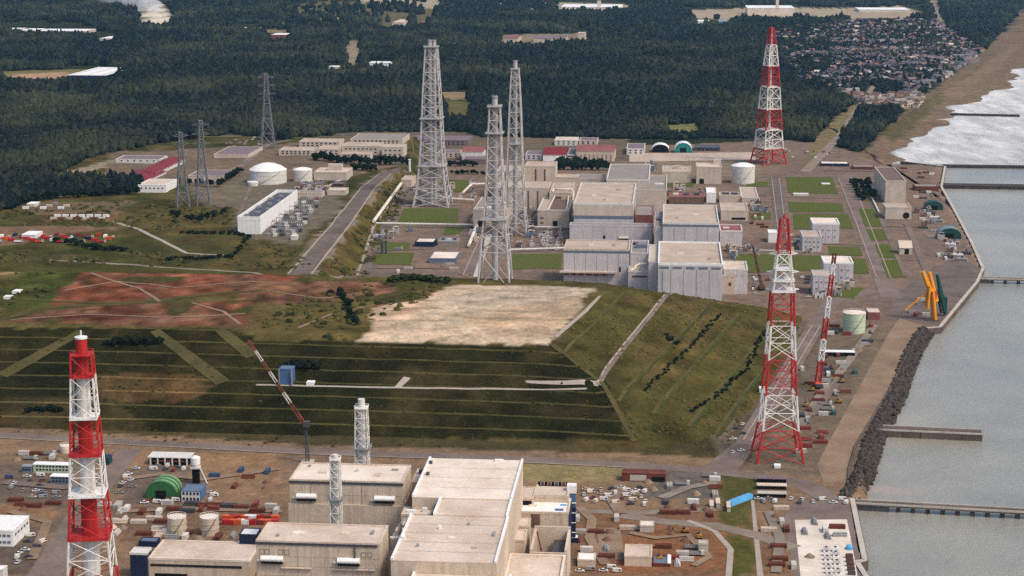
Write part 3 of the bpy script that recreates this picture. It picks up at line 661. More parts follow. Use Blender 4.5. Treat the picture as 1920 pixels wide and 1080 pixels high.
FAR_SHEDS = (('big shed with bright white roof in the left forest clearing', 125, 199, 141, 126, 150, 'navy', 'white'), ('white hut alone in the middle of the forest', 691, 732, 118, 115, 130, 'white', 'white'), ('long white factory on the skyline left of centre', 1052, 1165, 13, 8, 22, 'roofH', 'white'),
     ('white factory on the skyline behind the radio tower', 1402, 1490, 15, 10, 29, 'roofH', 'white'), ('long white hall on the skyline at the right', 1612, 1706, 18, 14, 22, 'offw', 'white'), ('long low pale building in the far left forest', 68, 160, 58, 54, 63, 'roofN', 'white'),
     ('pale low building at the far left edge', 5, 32, 55, 52, 60, 'roofN', 'white'), ('small pale building next to the long low one', 33, 64, 57, 53, 61, 'roofH', 'white'), ('slanted pale shed in the far left forest', 186, 214, 72, 68, 79, 'roofN', 'white'), ('pale shed in the far forest', 440, 480, 54, 51, 58, 'offw', 'white'), ('two-step white shed in the far forest', 508, 536, 65, 62, 74, 'roofP', 'white'),
     ('white house at the far forest clearing', 1308, 1330, 40, 37, 44, 'white', 'white'), ('pale blue shed near the skyline', 1348, 1364, 40, 37, 44, 'lblue', 'steel'), ('tiny pale hut by the far forest road', 616, 636, 125, 123, 129, 'offw', 'white'), ('pale shed on the far quarry road', 735, 756, 42, 36, 50, 'roofN', 'roofN'),
     ('pale hut right of the quarry road shed', 783, 797, 42, 39, 47, 'offw', 'roofP'), ('pale tower house in the far hamlet', 1084, 1097, 62, 60, 74, 'roofN', 'roofN'), ('red roofed shed in the far hamlet', 945, 970, 72, 66, 80, 'wallB', 'roofP'), ('long hamlet barn', 1000, 1060, 72, 67, 80, 'wallB', 'purple'))
for q in FAR_SHEDS:                 # each far shed stands in its own clearing
    CLEAR.append([(q[1] - 8, q[4] - 3), (q[2] + 8, q[4] - 3), (q[2] + 10, q[5] + 8), (q[1] - 10, q[5] + 8)])
def grid_pts(x0, x1, y0, y1, s, jit=.8):
    gx, gy = np.meshgrid(np.arange(x0, x1, s), np.arange(y0, y1, s))
    gx = gx + (np.random.rand(*gx.shape) - .5) * s * jit; gy = gy + (np.random.rand(*gy.shape) - .5) * s * jit
    return gx.ravel(), gy.ravel()
def px_of(x, y, z=0.0):
    D = y * _cp - (z - CAM_H) * _sp; B = y * _sp + (z - CAM_H) * _cp
    return 960 + FPX * x / D, 540 - FPX * B / D
wx, wy, ws = [], [], []
for (y0, y1, s) in ((1650, 3000, 8.0), (3000, 4600, 11.5), (4600, 8200, 17.0)):
    x, y = grid_pts(-.36 * y1, .36 * y1, y0, y1, s)
    k = np.abs(x) < .34 * y + 60; x, y = x[k], y[k]
    u, v = px_of(x, y, np.where((y < 2470) & (x < -235), 12.0, 0.0)); u2 = u + (vnoise(x, y, 40, 21) - .5) * 14; v2 = v + (vnoise(x, y, 40, 22) - .5) * 6
    ok = (in_poly(u2, v2, WOOD_IN) | in_poly(u2, v2, WOOD_LOW)) & ~in_poly(u2, v2, BEACH)
    for ci, c in enumerate(CLEAR): ok &= ~in_poly(u2, v2, c) | ((ci in (1, 3)) & (np.random.rand(len(x)) < .22))
    vil = in_poly(u2, v2, VILLAGE)
    ok &= ~vil | (np.random.rand(len(x)) < .62)
    ok &= np.random.rand(len(x)) < .96
    wx.append(x[ok]); wy.append(y[ok]); ws.append(np.full(ok.sum(), s * (.62 if s < 15 else .5)) * np.where(vil[ok], .62, 1.0))
wx, wy, ws = map(np.concatenate, (wx, wy, ws))
wz = np.array([gz(a, b) for a, b in zip(wx, wy)]); n = len(wx)
patch = vnoise(wx, wy, 190, 31) * .6 + vnoise(wx, wy, 70, 32) * .4
tint = np.clip((patch - .50) * 2.2, 0, .75) * (.5 + .5 * vnoise(wx, wy, 400, 34)) + np.random.rand(n) ** 3 * .4
hgt = ws * (.8 + .55 * np.random.rand(n)) * (.65 + .9 * vnoise(wx, wy, 55, 33))
sc = np.c_[ws * (.85 + .4 * np.random.rand(n)), ws * (.85 + .4 * np.random.rand(n)), hgt]
rot = np.c_[(np.random.rand(n) - .5) * .3, (np.random.rand(n) - .5) * .3, np.random.rand(n) * 6.28]
scatter('pine_forest', 'dark pine forest covering the plain behind the power plant', 'forest', np.c_[wx, wy, wz + hgt * .72], sc, rot, np.random.randint(0, 4, n), np.clip(tint, 0, 1), CANOPY)
print('forest trees', n)

# scrub and rough grass tufts on the mound and on the raised ground
def scrub(name, label, polys, s, size, dens, tmean):
    P3 = []
    for poly in polys:
        w_ = [G(u, v) for u, v in poly]; x, y = grid_pts(min(p.x for p in w_), max(p.x for p in w_), min(p.y for p in w_), max(p.y for p in w_), s)
        k = in_poly(x, y, [(p.x, p.y) for p in w_]) & (np.random.rand(len(x)) < dens * 1.6 * np.clip(vnoise(x, y, 30, 41) - .15, 0, 1)); P3 += list(zip(x[k], y[k]))
    pts = np.array([(a, b, gz(a, b)) for a, b in P3]); n = len(pts); sz = size * (.5 + np.random.rand(n) ** 2 * 1.2)
    return scatter(name, label, 'scrub', pts + np.c_[np.zeros((n, 2)), sz * .2], np.c_[sz, sz, sz], np.c_[np.zeros((n, 2)), np.random.rand(n) * 6.28], np.random.randint(0, 3, n), np.clip(tmean + (np.random.rand(n) - .5) * .7, 0, 1), SCRUB)
scrub('slope_scrub', 'olive scrub growing over the seaward slope of the terraced hill', [[(1040, 650), (1155, 536), (1300, 552), (1500, 600), (1420, 740), (1360, 850), (1230, 855), (1180, 810), (1130, 725)]], 4.0, .8, .7, .75)
scrub('terrace_scrub', 'dark low scrub on the near terraces of the hill', [[(-60, 620), (1030, 655), (1130, 725), (1180, 825), (600, 845), (-60, 810)]], 5.0, .7, .4, .12)
scrub('hilltop_scrub', 'clumps of bushes on the flat top of the hill', [[(470, 630), (490, 590), (620, 545), (720, 520), (840, 526), (800, 560), (700, 600), (650, 638)], [(0, 520), (120, 502), (95, 570), (0, 575)]], 6.0, 1.8, .6, .4)
scrub('field_scrub', 'bushes and rough grass on the raised ground beside the forest', [[(0, 470), (200, 465), (440, 485), (560, 505), (300, 500), (0, 495)], [(220, 400), (330, 375), (440, 390), (440, 436), (330, 440), (230, 428)], [(0, 395), (200, 380), (250, 372), (220, 425), (0, 425)], [(445, 445), (560, 470), (590, 500), (550, 510), (450, 500)]], 6.0, 1.7, .7, .4)
scrub('bank_scrub', 'bushes on the bank below the plant approach road', [[(600, 515), (722, 352), (752, 326), (775, 335), (655, 522)]], 5.0, 2.0, .9, .5)
# ------------------------------------------------------------------ building blocks
def zat(v, y):                      # height of the pixel row v at the distance y
    d = ray(960, v); return CAM_H + d.z * y / d.y
def part(root, name, mb, m, smooth=False): return mb.obj(name, m, root, smooth)
MESHES = {}
def shared_box(w_, d_, h_, m):
    k = (round(w_, 2), round(d_, 2), round(h_, 2), m)
    if k not in MESHES: MESHES[k] = MB().box(-w_ / 2, w_ / 2, 0, d_, 0, h_).mesh('panel', m)
    return MESHES[k]
def put(root, name, me, x, y, z):
    o = link(name, me, root); o.location = (x, y, z); return o
class Bld: pass
def building(name, label, cat, u0, u1, vt, vk, h=None, vb=None, z=0.0, wall='wallB', roof='roofF', par=.9, parm=None, bands=(), win=None, door=(), group=None, eave=0.0, root=None, depth=None, sides='all'):
    um = (u0 + u1) / 2
    if h is None:
        g = G(um, vb); z = g.z; y = g.y; h = zat(vt, y) - z
    else:
        y = P(um, vt, z + h).y
    x = y * ray(um, vt).x / ray(um, vt).y
    dd = y * _cp - (z + h - CAM_H) * _sp; W = (u1 - u0) * dd / FPX
    D = depth or max(3.0, (P(um, vk, z + h).y - y) / math.cos(GRID))
    B = Bld(); B.w, B.d, B.h, B.x, B.y, B.z = W, D, h, x, y, z
    B.root = root = thing(name, label, cat, (x, y, z), GRID, group)
    a, t = W / 2, .6
    MBw = MB().box(-a, a, 0, D, -2.0, h - .35); B.wall = part(root, 'wall', MBw, wall)
    B.roof = part(root, 'roof', MB().box(-a - eave - .04, a + eave + .04, -eave - .04, D + eave + .04, h - .35, h), roof)
    if par > 0:
        pm = parm or wall
        t = min(.9, W * .06); r = MB(); top = h + par
        if sides == 'all': r.box(-a - .12, a + .12, -.12, t, h - .6, top).box(-a - .12, a + .12, D - t, D + .12, h - .6, top)
        if sides == 'all': r.box(-a - .12, -a + t, t, D - t, h - .6, top).box(a - t, a + .12, t, D - t, h - .6, top); B.par = part(root, 'parapet', r, pm)
        else: part(root, 'parapet', MB().box(-a - .12, -a + t, 0, D, h - .6, top), pm); part(root, 'parapet', MB().box(a - t, a + .12, 0, D, h - .6, top), pm)
    for (f0, f1, m) in bands:       # bands run round the walls, shares of the height from the top
        z0, z1 = h * (1 - f1), h * (1 - f0) - .7 * (f0 == 0)
        part(root, 'wall_band', MB().box(-a - .07, a + .07, -.07, D + .07, z0, z1), m)
    if win:
        nr, nc, ww, wh, z0, z1 = win[:6]; m = win[6] if len(win) > 6 else 'glass'
        me = shared_box(ww, .3, wh, m); x0, x1 = (win[7], win[8]) if len(win) > 8 else (.06, .94)
        for r_ in range(nr):
            zz = h * (z0 + (z1 - z0) * (r_ / max(1, nr - 1) if nr > 1 else 0))
            for c_ in range(nc):
                put(root, 'window', me, -a + W * (x0 + (x1 - x0) * (c_ + .5) / nc), -.18, zz)
    for (fx, ww, wh, m) in door:
        put(root, 'door', shared_box(ww, .3, wh, m), -a + W * fx, -.2, 0)
    return B
def roof_kit(B, items):             # plant on a roof: (name, fx, fy, w, d, h, material)
    for (nm, fx, fy, ww, dd, hh, m) in items:
        part(B.root, nm, MB().box(-B.w / 2 + B.w * fx - ww / 2, -B.w / 2 + B.w * fx + ww / 2, B.d * fy - dd / 2, B.d * fy + dd / 2, B.h - .1, B.h + hh), m)
def gable(name, label, cat, u0, u1, vt, vk, vb, wall, roof, rise=.35, group=None, along='x', depth=None):
    B = building(name, label, cat, u0, u1, vt, vk, None, vb, wall=wall, roof=wall, par=0, group=group, depth=depth)
    a, D, h = B.w / 2, B.d, B.h; bpy.data.objects.remove(B.roof)
    e = .5
    if along == 'x':
        r = rise * D; part(B.root, 'roof', MB().xprism([(-e, h - .5), (D + e, h - .5), (D / 2, h + r)], -a - e, a + e), roof)
    else:
        r = rise * a; part(B.root, 'roof', MB().yprism([(-a - e, h - .5), (a + e, h - .5), (0, h + r)][::-1], -e, D + e), roof)
    return B
def vault(name, label, cat, u0, u1, vb, top_v, depth, end, roof, stripes=None, group=None, rz=GRID):
    g = G((u0 + u1) / 2, vb); s = mpp(g); W = (u1 - u0) * s; h = zat(top_v, g.y) - g.z
    root = thing(name, label, cat, g, rz, group); a = W / 2; n = 12
    arc = [(-a * math.cos(math.pi * k / n), h * .3 + h * .7 * math.sin(math.pi * k / n)) for k in range(n + 1)]
    prof = [(-a, -1)] + arc + [(a, -1)]
    part(root, 'end_wall', MB().yprism(prof[::-1], .1, depth - .1), end)
    for k in range(6):
        sh = MB(); y0, y1 = depth * k / 6, depth * (k + 1) / 6
        o = [(p[0] * 1.02, p[1] + .25) for p in arc]; i_ = [(p[0] * .99, p[1] + .02) for p in arc]
        sh.yprism((o + i_[::-1])[::-1], y0 + .02, y1 - .02); part(root, 'roof_strip', sh, (stripes if stripes and k % 2 else roof))
    put(root, 'door', shared_box(W * .35, .3, h * .5, 'void'), 0, -.15, 0)
    return root
def tank(name, label, u, vb, wpx, v_rim, v_top, m='offw', top='white', rail=True, cat='tank', group=None, stair=True):
    g = G(u, vb); s = mpp(g); r = wpx * s / 2; g = Vector((g.x, g.y + r * .85, g.z)); h = zat(v_rim, g.y) - g.z; hd = max(h * .06, zat(v_top, g.y + r) - g.z - h)
    root = thing(name, label, cat, (g.x, g.y, g.z), GRID, group)
    part(root, 'shell', MB().lathe([(r, -1), (r, h)], 40), m, False)
    part(root, 'roof', MB().lathe([(r * 1.015, h), (r * 1.015, h + .25), (r * .75, h + hd * .5), (r * .4, h + hd * .85), (r * .05, h + hd)], 40), top, False)
    for k in (1, 2):
        part(root, 'stiffening_ring', MB().lathe([(r + .02, h * k / 3), (r + .18, h * k / 3), (r + .18, h * k / 3 + .3), (r + .02, h * k / 3 + .3)], 40), m)
    if stair:
        st = MB()
        for k in range(26):
            t = -1.9 + k * .05; st.box(math.cos(t) * (r + .3) - .3, math.cos(t) * (r + .3) + .3, math.sin(t) * (r + .3) - .3, math.sin(t) * (r + .3) + .3, h * k / 26, h * k / 26 + .25)
        part(root, 'stair', st, 'steel')
    if rail:
        rl = MB()
        for k in range(20):
            t, t2 = 6.283 * k / 20, 6.283 * (k + 1) / 20; c, c2 = (math.cos(t) * r, math.sin(t) * r), (math.cos(t2) * r, math.sin(t2) * r)
            rl.tube((*c, h), (*c, h + 1.2), .08, None, 4).tube((*c, h + 1.2), (*c2, h + 1.2), .08, None, 4)
        part(root, 'railing', rl, 'white')
    return root

# ------------------------------------------------------------------ lattice towers and stacks
def lattice(root, lv, leg_r, br_r, mats, sides=4, ring=True, skip=()):
    """lv: list of (z, width). one part per storey, with its legs and braces below it"""
    A0 = math.pi / 4
    def corner(wd, k): return Vector((wd / math.sqrt(2) * math.cos(A0 + k * math.pi / 2), wd / math.sqrt(2) * math.sin(A0 + k * math.pi / 2), 0))
    for i in range(len(lv) - 1):
        (z0, w0), (z1, w1) = lv[i], lv[i + 1]; m = mats[i]
        fr = MB()
        for k in range(4):
            fr.tube(corner(w1, k) + Vector((0, 0, z1)), corner(w1, k + 1) + Vector((0, 0, z1)), br_r, None, 4)
        sec = part(root, 'storey_frame', fr, m)
        f = 1 - .25 * i / max(1, len(lv) - 2)
        for k in range(4):
            MB().tube(corner(w0, k) + Vector((0, 0, z0)), corner(w1, k) + Vector((0, 0, z1)), leg_r * f, leg_r * f, 5).obj('leg', m, sec)
            a0, a1 = corner(w0, k) + Vector((0, 0, z0)), corner(w0, k + 1) + Vector((0, 0, z0)); b0, b1 = corner(w1, k) + Vector((0, 0, z1)), corner(w1, k + 1) + Vector((0, 0, z1))
            x = MB().tube(a0, b1, br_r * f, None, 4).tube(a1, b0, br_r * f, None, 4); x.obj('brace', m, sec)
def levels(y, rows, wpx_scale=1.0):
    """rows of (v, width px) at distance y -> (z, width m)"""
    out = []
    for v, wp in rows:
        z = zat(v, y); s = (y * _cp - (z - CAM_H) * _sp) / FPX; out.append((z, wp * s / 1.06))
    return out
def split_levels(lv, mats, n):
    """cut every band into storeys n[i]"""
    L, Mt = [lv[0]], []
    for i in range(len(lv) - 1):
        for q in range(1, n[i] + 1):
            t = q / n[i]; L.append((lv[i][0] + (lv[i + 1][0] - lv[i][0]) * t, lv[i][1] + (lv[i + 1][1] - lv[i][1]) * t)); Mt.append(mats[i])
    return L, Mt
def platform(root, z, wd, m='white', t=.5):
    a = wd / 2; r = MB().box(-a, a, -a, a, z, z + t)
    p_ = part(root, 'platform', r, m); rl = MB()
    for sx in (-1, 1):
        rl.box(sx * a - .1, sx * a + .1, -a, a, z + 1.2, z + 1.4).box(-a, a, sx * a - .1, sx * a + .1, z + 1.2, z + 1.4)
    rl.obj('railing', m, p_); return p_

# near stack, red and white, left
ys = 670.0; rt = thing('ventilation_stack', 'tall red and white banded ventilation stack in a lattice frame at the left edge', 'chimney', (ys * ray(155, 700).x / ray(155, 700).y, ys, 0), .1)
lv = [(0, 24.0)] + levels(ys, [(1150, 104), (1075, 86), (1003, 75), (925, 66), (850, 57), (782, 50), (705, 43), (665, 40)])
lv, mt = split_levels(lv, ['twhite', 'red', 'twhite', 'red', 'twhite', 'red', 'twhite', 'red'], [2, 2, 2, 2, 2, 2, 2, 1]); lattice(rt, lv, .5, .19, mt)
cz = [0] + [zat(v, ys) for v in (1150, 1075, 1003, 925, 850, 782, 705, 634)]; cr = [3.6, 3.5, 3.3, 3.2, 3.0, 2.8, 2.7, 2.4, 2.1]
for k in range(8):
    part(rt, 'flue_section', MB().lathe([(cr[k], cz[k]), (cr[k + 1], cz[k + 1])], 20), ['twhite', 'red'][k % 2])
part(rt, 'cap', MB().lathe([(2.35, cz[8] - .1), (2.35, cz[8] + .6)], 20), 'white'); part(rt, 'beacon_mast', MB().tube((0, 0, cz[8]), (0, 0, cz[8] + 3), .3), 'white')
for v in (665, 705, 782, 850, 925, 1003): platform(rt, zat(v, ys), {665: 8.0, 705: 8.6, 782: 10.2, 850: 11.6, 925: 13.4, 1003: 15.4}[v], 'white' if v in (782, 925) else 'red')

# power-line tower by the shore
g = G(1457, 858); yt = g.y; rt = thing('transmission_tower', 'big red and white lattice transmission tower by the shore road', 'tower', (yt * ray(1468, 500).x / ray(1468, 500).y, yt, 0), .0)
lv = levels(yt, [(872, 92), (800, 70), (735, 60), (670, 53), (607, 47), (545, 41), (475, 25), (410, 15)]); lv[0] = (-.5, lv[0][1])
lv, mt = split_levels(lv, ['red', 'twhite', 'red', 'twhite', 'red', 'twhite', 'red'], [2, 2, 2, 2, 2, 3, 3]); lattice(rt, lv, .66, .25, mt)
for v, wd, m in ((545, 13, 'white'), (525, 12, 'white'), (505, 10, 'white')): platform(rt, zat(v, yt), wd, m, .7)
for v, ln in ((545, 9.5), (512, 9), (478, 8)):
    zz = zat(v, yt)
    for s_ in (-1, 1): part(rt, 'cross_arm', MB().tube((s_ * 3, 0, zz), (s_ * ln, 0, zz + .8), .5, .2, 4).tube((s_ * 3, 0, zz + 2), (s_ * ln, 0, zz + .8), .3, .2, 4), 'white')
part(rt, 'mast_tip', MB().tube((0, 0, lv[-1][0]), (0, 0, lv[-1][0] + 3), .5), 'red')

# radio tower behind the plant
g = G(1443, 306); yt = g.y; rt = thing('radio_tower', 'distant red and white lattice tower at the edge of the forest', 'tower', (yt * ray(1444, 180).x / ray(1444, 180).y, yt, 0), .4)
lv = levels(yt, [(309, 52), (278, 42), (243, 36), (205, 32), (163, 27), (124, 22), (84, 14), (52, 6)]); lv[0] = (-.5, lv[0][1])
lv, mt = split_levels(lv, ['red', 'twhite', 'red', 'twhite', 'red', 'twhite', 'red'], [2, 2, 2, 2, 2, 2, 2]); lattice(rt, lv, 1.1, .45, mt)
for v in (278, 243, 205, 163, 124): platform(rt, zat(v, yt), {278: 25, 243: 22, 205: 19, 163: 16, 124: 13.5}[v], 'offw', 1.0)
part(rt, 'elevator_shaft', MB().tube((0, 0, 0), (0, 0, lv[-1][0]), 1.6, 1.2, 8), 'offw')

# the three grey-white stacks of the far plant
def stack(label, u, vb, rows, flues, fr, top_v, plats, leg, br, storeys=2):
    g = G(u, vb); y = g.y; d = ray(u, (vb + top_v) / 2); root = thing('ventilation_stack', label, 'chimney', (y * d.x / d.y, y, 0), GRID)
    lv = levels(y, rows); lv[0] = (-.5, lv[0][1]); lv, mt = split_levels(lv, ['stackg'] * (len(lv) - 1), [storeys] * (len(lv) - 1)); lattice(root, lv, leg, br, mt)
    zt = zat(top_v, y)
    for k in range(flues):
        t = 6.283 * k / max(flues, 1); o = fr * 1.15 if flues > 1 else 0
        f_ = part(root, 'flue', MB().lathe([(fr, 0), (fr * .92, zt - 1.2)], 16, (o * math.cos(t), o * math.sin(t))), 'stackg')
        MB().lathe([(fr * 1.08, zt - 1.2), (fr * 1.08, zt)], 16, (o * math.cos(t), o * math.sin(t))).obj('rim', 'steel', f_)
    for v, wd in plats: platform(root, zat(v, y), wd, 'stackg', .9)
    return root
stack('tallest grey-white lattice stack, left of the three, with twin flues', 810, 384, [(386, 70), (350, 56), (310, 47), (268, 41), (222, 37), (178, 33), (135, 28), (88, 22)], 3, 2.4, 75, [(88, 15), (222, 24), (310, 29)], 1.15, .45)
stack('nearest grey-white lattice stack, middle of the three, with a thick single flue', 928, 524, [(528, 72), (470, 54), (410, 42), (350, 34), (300, 28), (250, 25), (200, 20)], 1, 2.3, 180, [(200, 10.5), (250, 13), (410, 20)], .85, .36)
stack('slender grey-white lattice stack standing right of the middle one', 966, 440, [(443, 48), (390, 38), (330, 32), (270, 27), (210, 23), (160, 18), (130, 14)], 1, 2.2, 113, [(130, 8.5), (270, 14)], .9, .36)

# near white stacks of the new plant
for lab, u, y, rows, top_v, wd in (('white lattice stack rising behind the far reactor block', 679, 892.0, [(930, 30), (880, 26), (840, 25), (800, 24), (765, 22)], 748, 2.0),
                                  ('weathered lattice stack standing between the two beige reactor blocks', 630, 798.0, [(1050, 22), (985, 21), (935, 20), (893, 18), (862, 17)], 852, 1.5)):
    d = ray(u, rows[2][0]); root = thing('lattice_stack', lab, 'chimney', (y * d.x / d.y, y, 0), GRID); lv = levels(y, rows); lv = [(0, lv[0][1] * 1.5)] + lv
    lv, mt = split_levels(lv, ['offw'] * 5, [2, 2, 2, 2, 2]); lattice(root, lv, .34, .2, mt)
    part(root, 'flue', MB().lathe([(wd, 0), (wd * .9, zat(top_v, y))], 16), 'offw'); platform(root, lv[-1][0], lv[-1][1] + .8, 'white')
    platform(root, lv[6][0], lv[6][1] + 2.5, 'steel')

# grey pylons by the forest
def pylon(label, u, vb, vtop, wb):
    g = G(u, vb); y = g.y; root = thing('power_pylon', label, 'pylon', (g.x, y, g.z), .3, 'grey power pylons at the forest edge')
    hh = zat(vtop, y) - g.z; s = mpp(g); wb *= s
    lv = [(0, wb), (hh * .2, wb * .78), (hh * .4, wb * .58), (hh * .6, wb * .42), (hh * .78, wb * .32), (hh, wb * .22)]; lv, mt = split_levels(lv, ['pyl'] * 5, [1, 1, 1, 1, 2]); lattice(root, lv, .6, .32, mt)
    for f in (.72, .83, .94):
        for s_ in (-1, 1): part(root, 'cross_arm', MB().tube((s_ * wb * .12, 0, hh * f), (s_ * wb * .62, 0, hh * f + 1), .4, .15, 4).tube((s_ * wb * .12, 0, hh * f + 3), (s_ * wb * .62, 0, hh * f + 1), .3, .15, 4), 'pyl')
pylon('grey power pylon standing against the forest behind the white tanks', 502, 278, 138, 26)
pylon('grey power pylon in front of the red roofed hall, taller of the pair', 381, 384, 226, 26)
pylon('grey power pylon in front of the red roofed hall, shorter of the pair', 343, 388, 248, 24)
# ------------------------------------------------------------------ far plant: four reactors, turbine halls, tanks
REACT = ((0, .33, 'wallB'), (.345, .43, 'bband'))
B = building('reactor_building', 'grey reactor building farthest back on the left with a wide tan roof', 'reactor', 1076, 1187, 384, 345, h=35, wall='wallF', roof='roofF', parm='offw', par=1.4, bands=((0, .30, 'wallB'), (.30, .39, 'bband')), group='four grey reactor buildings of the far plant')
roof_kit(B, [('hatch', .3, .4, 4, 4, .8, 'offw'), ('hatch', .7, .7, 5, 3, .7, 'roofG'), ('vent', .5, .2, 2, 2, 1.4, 'steel')])
B = building('reactor_building', 'grey reactor building at front left with a narrow tan roof and pale canopy', 'reactor', 1057, 1180, 469, 452, h=30, wall='wallF', roof='roofF', par=1.2, parm='wallB', bands=((0, .09, 'bband'),), group='four grey reactor buildings of the far plant')
a = B.w / 2
for k in range(5): part(B.root, 'wall_joint', MB().box(-a + B.w * (k + 1) / 6 - .12, -a + B.w * (k + 1) / 6 + .12, -.14, .1, 0, B.h * .9), 'roofG')
part(B.root, 'canopy', MB().box(-a - 3, a * .62, -6, 0, 11.2, 12.2).box(-a - 3, a * .62, -6.2, -5.4, 11.6, 12.8), 'roofN')
for k in range(6): put(B.root, 'opening', shared_box(4.5, .4, 2.2, 'rust'), -a + 2 + k * 6.3, -.25, 8.6)
put(B.root, 'opening', shared_box(1.5, .4, 4, 'void'), a * .72, -.2, 12)
roof_kit(B, [('hatch', .4, .5, 4, 4, .7, 'offw'), ('vent', .75, .5, 2, 2, 1.2, 'steel')])
B = building('reactor_building', 'grey reactor building at back right with a square tan roof', 'reactor', 1243, 1348, 420, 386, h=30, wall='wallF', roof='roofF', par=1.3, parm='offw', bands=((.02, .09, 'bband'),), group='four grey reactor buildings of the far plant')
a = B.w / 2
for k in range(4): part(B.root, 'wall_joint', MB().box(-a + B.w * (k + 1) / 5 - .12, -a + B.w * (k + 1) / 5 + .12, -.14, .1, 0, B.h * .9), 'roofG')
roof_kit(B, [('hatch', .6, .5, 5, 5, .7, 'offw'), ('vent', .25, .3, 2, 2, 1.2, 'steel')])
B = building('reactor_building', 'nearest grey reactor building beside the hill with tan roof and white edges', 'reactor', 1234, 1355, 497, 456, h=30, wall='wallF', roof='roofF', par=1.5, parm='white', group='four grey reactor buildings of the far plant')
a = B.w / 2
for k in range(5): put(B.root, 'louvre_strip', shared_box(7.2, .3, 1.6, 'bband'), -a + B.w * (k + .5) / 5, -.2, B.h - 3.2)
for k in range(4): part(B.root, 'wall_joint', MB().box(-a + B.w * (k + 1) / 5 - .12, -a + B.w * (k + 1) / 5 + .12, -.14, .1, 0, B.h - 3.6), 'roofG')
part(B.root, 'drain_pipe', MB().tube((-a + 4, -.4, 0), (-a + 4, -.4, 26), .2), 'steel')
roof_kit(B, [('hatch', .35, .5, 5, 4, .7, 'offw'), ('vent', .8, .25, 2, 2, 1.2, 'steel')])

def blk(label, u0, u1, vt, vk, h=None, vb=None, wall='wallB', roof='roofF', name='plant_building', cat='building', **kw):
    return building(name, label, cat, u0, u1, vt, vk, h, vb, wall=wall, roof=roof, **kw)
B = blk('long grey podium in front of the rear left reactor', 1068, 1222, 424, 419, 18, wall='wallF', roof='roofG')
put(B.root, 'opening', shared_box(2, .3, 3, 'void'), -6, -.2, 6); part(B.root, 'canopy', MB().box(8, 17, -4, 0, 7, 8), 'roofH'); put(B.root, 'opening', shared_box(8.5, .3, 2.4, 'void'), 12.5, -.2, 4.4)
part(B.root, 'ledge', MB().box(-B.w / 2, B.w / 2, -.9, -.05, 3.4, 4.0), 'rust')
B = blk('grey stair block beside the back right reactor', 1227, 1242, 426, 398, 26, wall='wallF', roof='roofG'); roof_kit(B, [('duct', .5, .5, 3, 12, 1.6, 'dsteel')])
blk('tall grey stair block beside the nearest reactor', 1216, 1233, 492, 460, 28, wall='wallF', roof='wallB', parm='offw')
B = blk('grey service block between the two front reactors', 1182, 1215, 476, 452, 27, wall='wallF', roof='roofG'); roof_kit(B, [('fan_housing', .6, .5, 9, 9, 3, 'bband'), ('fan_housing', .25, .7, 5, 5, 2, 'rust')])
B = blk('low grey annex with curved white duct between the front reactors', 1178, 1216, 511, 496, 16, wall='wallF', roof='wallB')
part(B.root, 'duct', MB().path([(-7, 2, 16.5), (-4, 4, 18), (-2, 9, 20), (1, 12, 21), (7, 12, 21)], 1.1), 'roofH', True); put(B.root, 'opening', shared_box(12, .3, 1.4, 'rust'), 1, -.2, 12)
blk('pale boxy annex right of the nearest reactor', 1357, 1402, 506, 491, 20, wall='wallF', roof='roofN', parm='offw', win=(1, 3, 3, 2.4, .72, .72, 'wallB'))
B = blk('small pinkish annex in front of the nearest reactor', 1353, 1378, 518, 508, 15, wall='wallB', roof='roofF'); put(B.root, 'opening', shared_box(2, .3, 3, 'rust'), 1.5, -.2, 7)
blk('tan block between the rear reactors with pink front', 1190, 1224, 404, 386, 20, wall='roofP', roof='roofG', par=.5)
blk('tan service building behind the rear reactors with wide grey roof', 1137, 1217, 338, 309, 30, wall='wallB', roof='roofG', parm='offw')
B = blk('tan service building with sunken grey roof right of the wide grey one', 1192, 1250, 357, 329, 22, wall='wallB', roof='roofG', parm='wallB'); roof_kit(B, [('duct', .75, .4, 9, 2, 1.2, 'white')])
B = blk('flat tan workshop with stepped roof in the far yard', 1242, 1296, 323, 312, vb=343, roof='roofF'); roof_kit(B, [('penthouse', .5, .6, 6, 5, 4, 'wallB'), ('duct', .3, .7, 12, 2, 2, 'offw'), ('duct', .8, .6, 10, 2, 2, 'offw')])
B = blk('tall tan filter building beside the white tank', 1306, 1353, 314, 306, vb=345, roof='roofN'); roof_kit(B, [('penthouse', .85, .8, 9, 6, 6, 'wallB')]); put(B.root, 'door', shared_box(5, .4, 6, 'void'), -B.w * .28, -.2, 0)
tank('storage_tank', 'white cylindrical water tank beside the red and white radio tower', 1395, 345, 44, 311, 302)
B = blk('low brown switch building in the middle yard', 1254, 1320, 370, 361, vb=384, wall='brownr', roof='roofP', par=.4); roof_kit(B, [('cooler', .2, .5, 6, 4, 2, 'offw'), ('cooler', .5, .5, 6, 4, 2, 'dsteel'), ('cooler', .8, .5, 6, 4, 2.4, 'dsteel')])
blk('small bright white kiosk in the middle yard', 1325, 1343, 362, 352, vb=380, wall='white', roof='white', par=.5)
B = blk('low tan pump house right of the white kiosk', 1349, 1390, 368, 361, vb=381, roof='roofF'); roof_kit(B, [('cooler', .3, .5, 8, 4, 2, 'dsteel'), ('cooler', .7, .5, 8, 4, 2, 'dsteel')])
blk('square tan pump house at the lawn edge', 1391, 1422, 371, 352, vb=383, roof='roofF', parm='offw')
blk('tan building right of the back right reactor with dark window strip', 1352, 1403, 396, 381, vb=414, wall='wallB', roof='roofF', win=(1, 1, 14, 2.2, .12, .12, 'void', .35, .95))
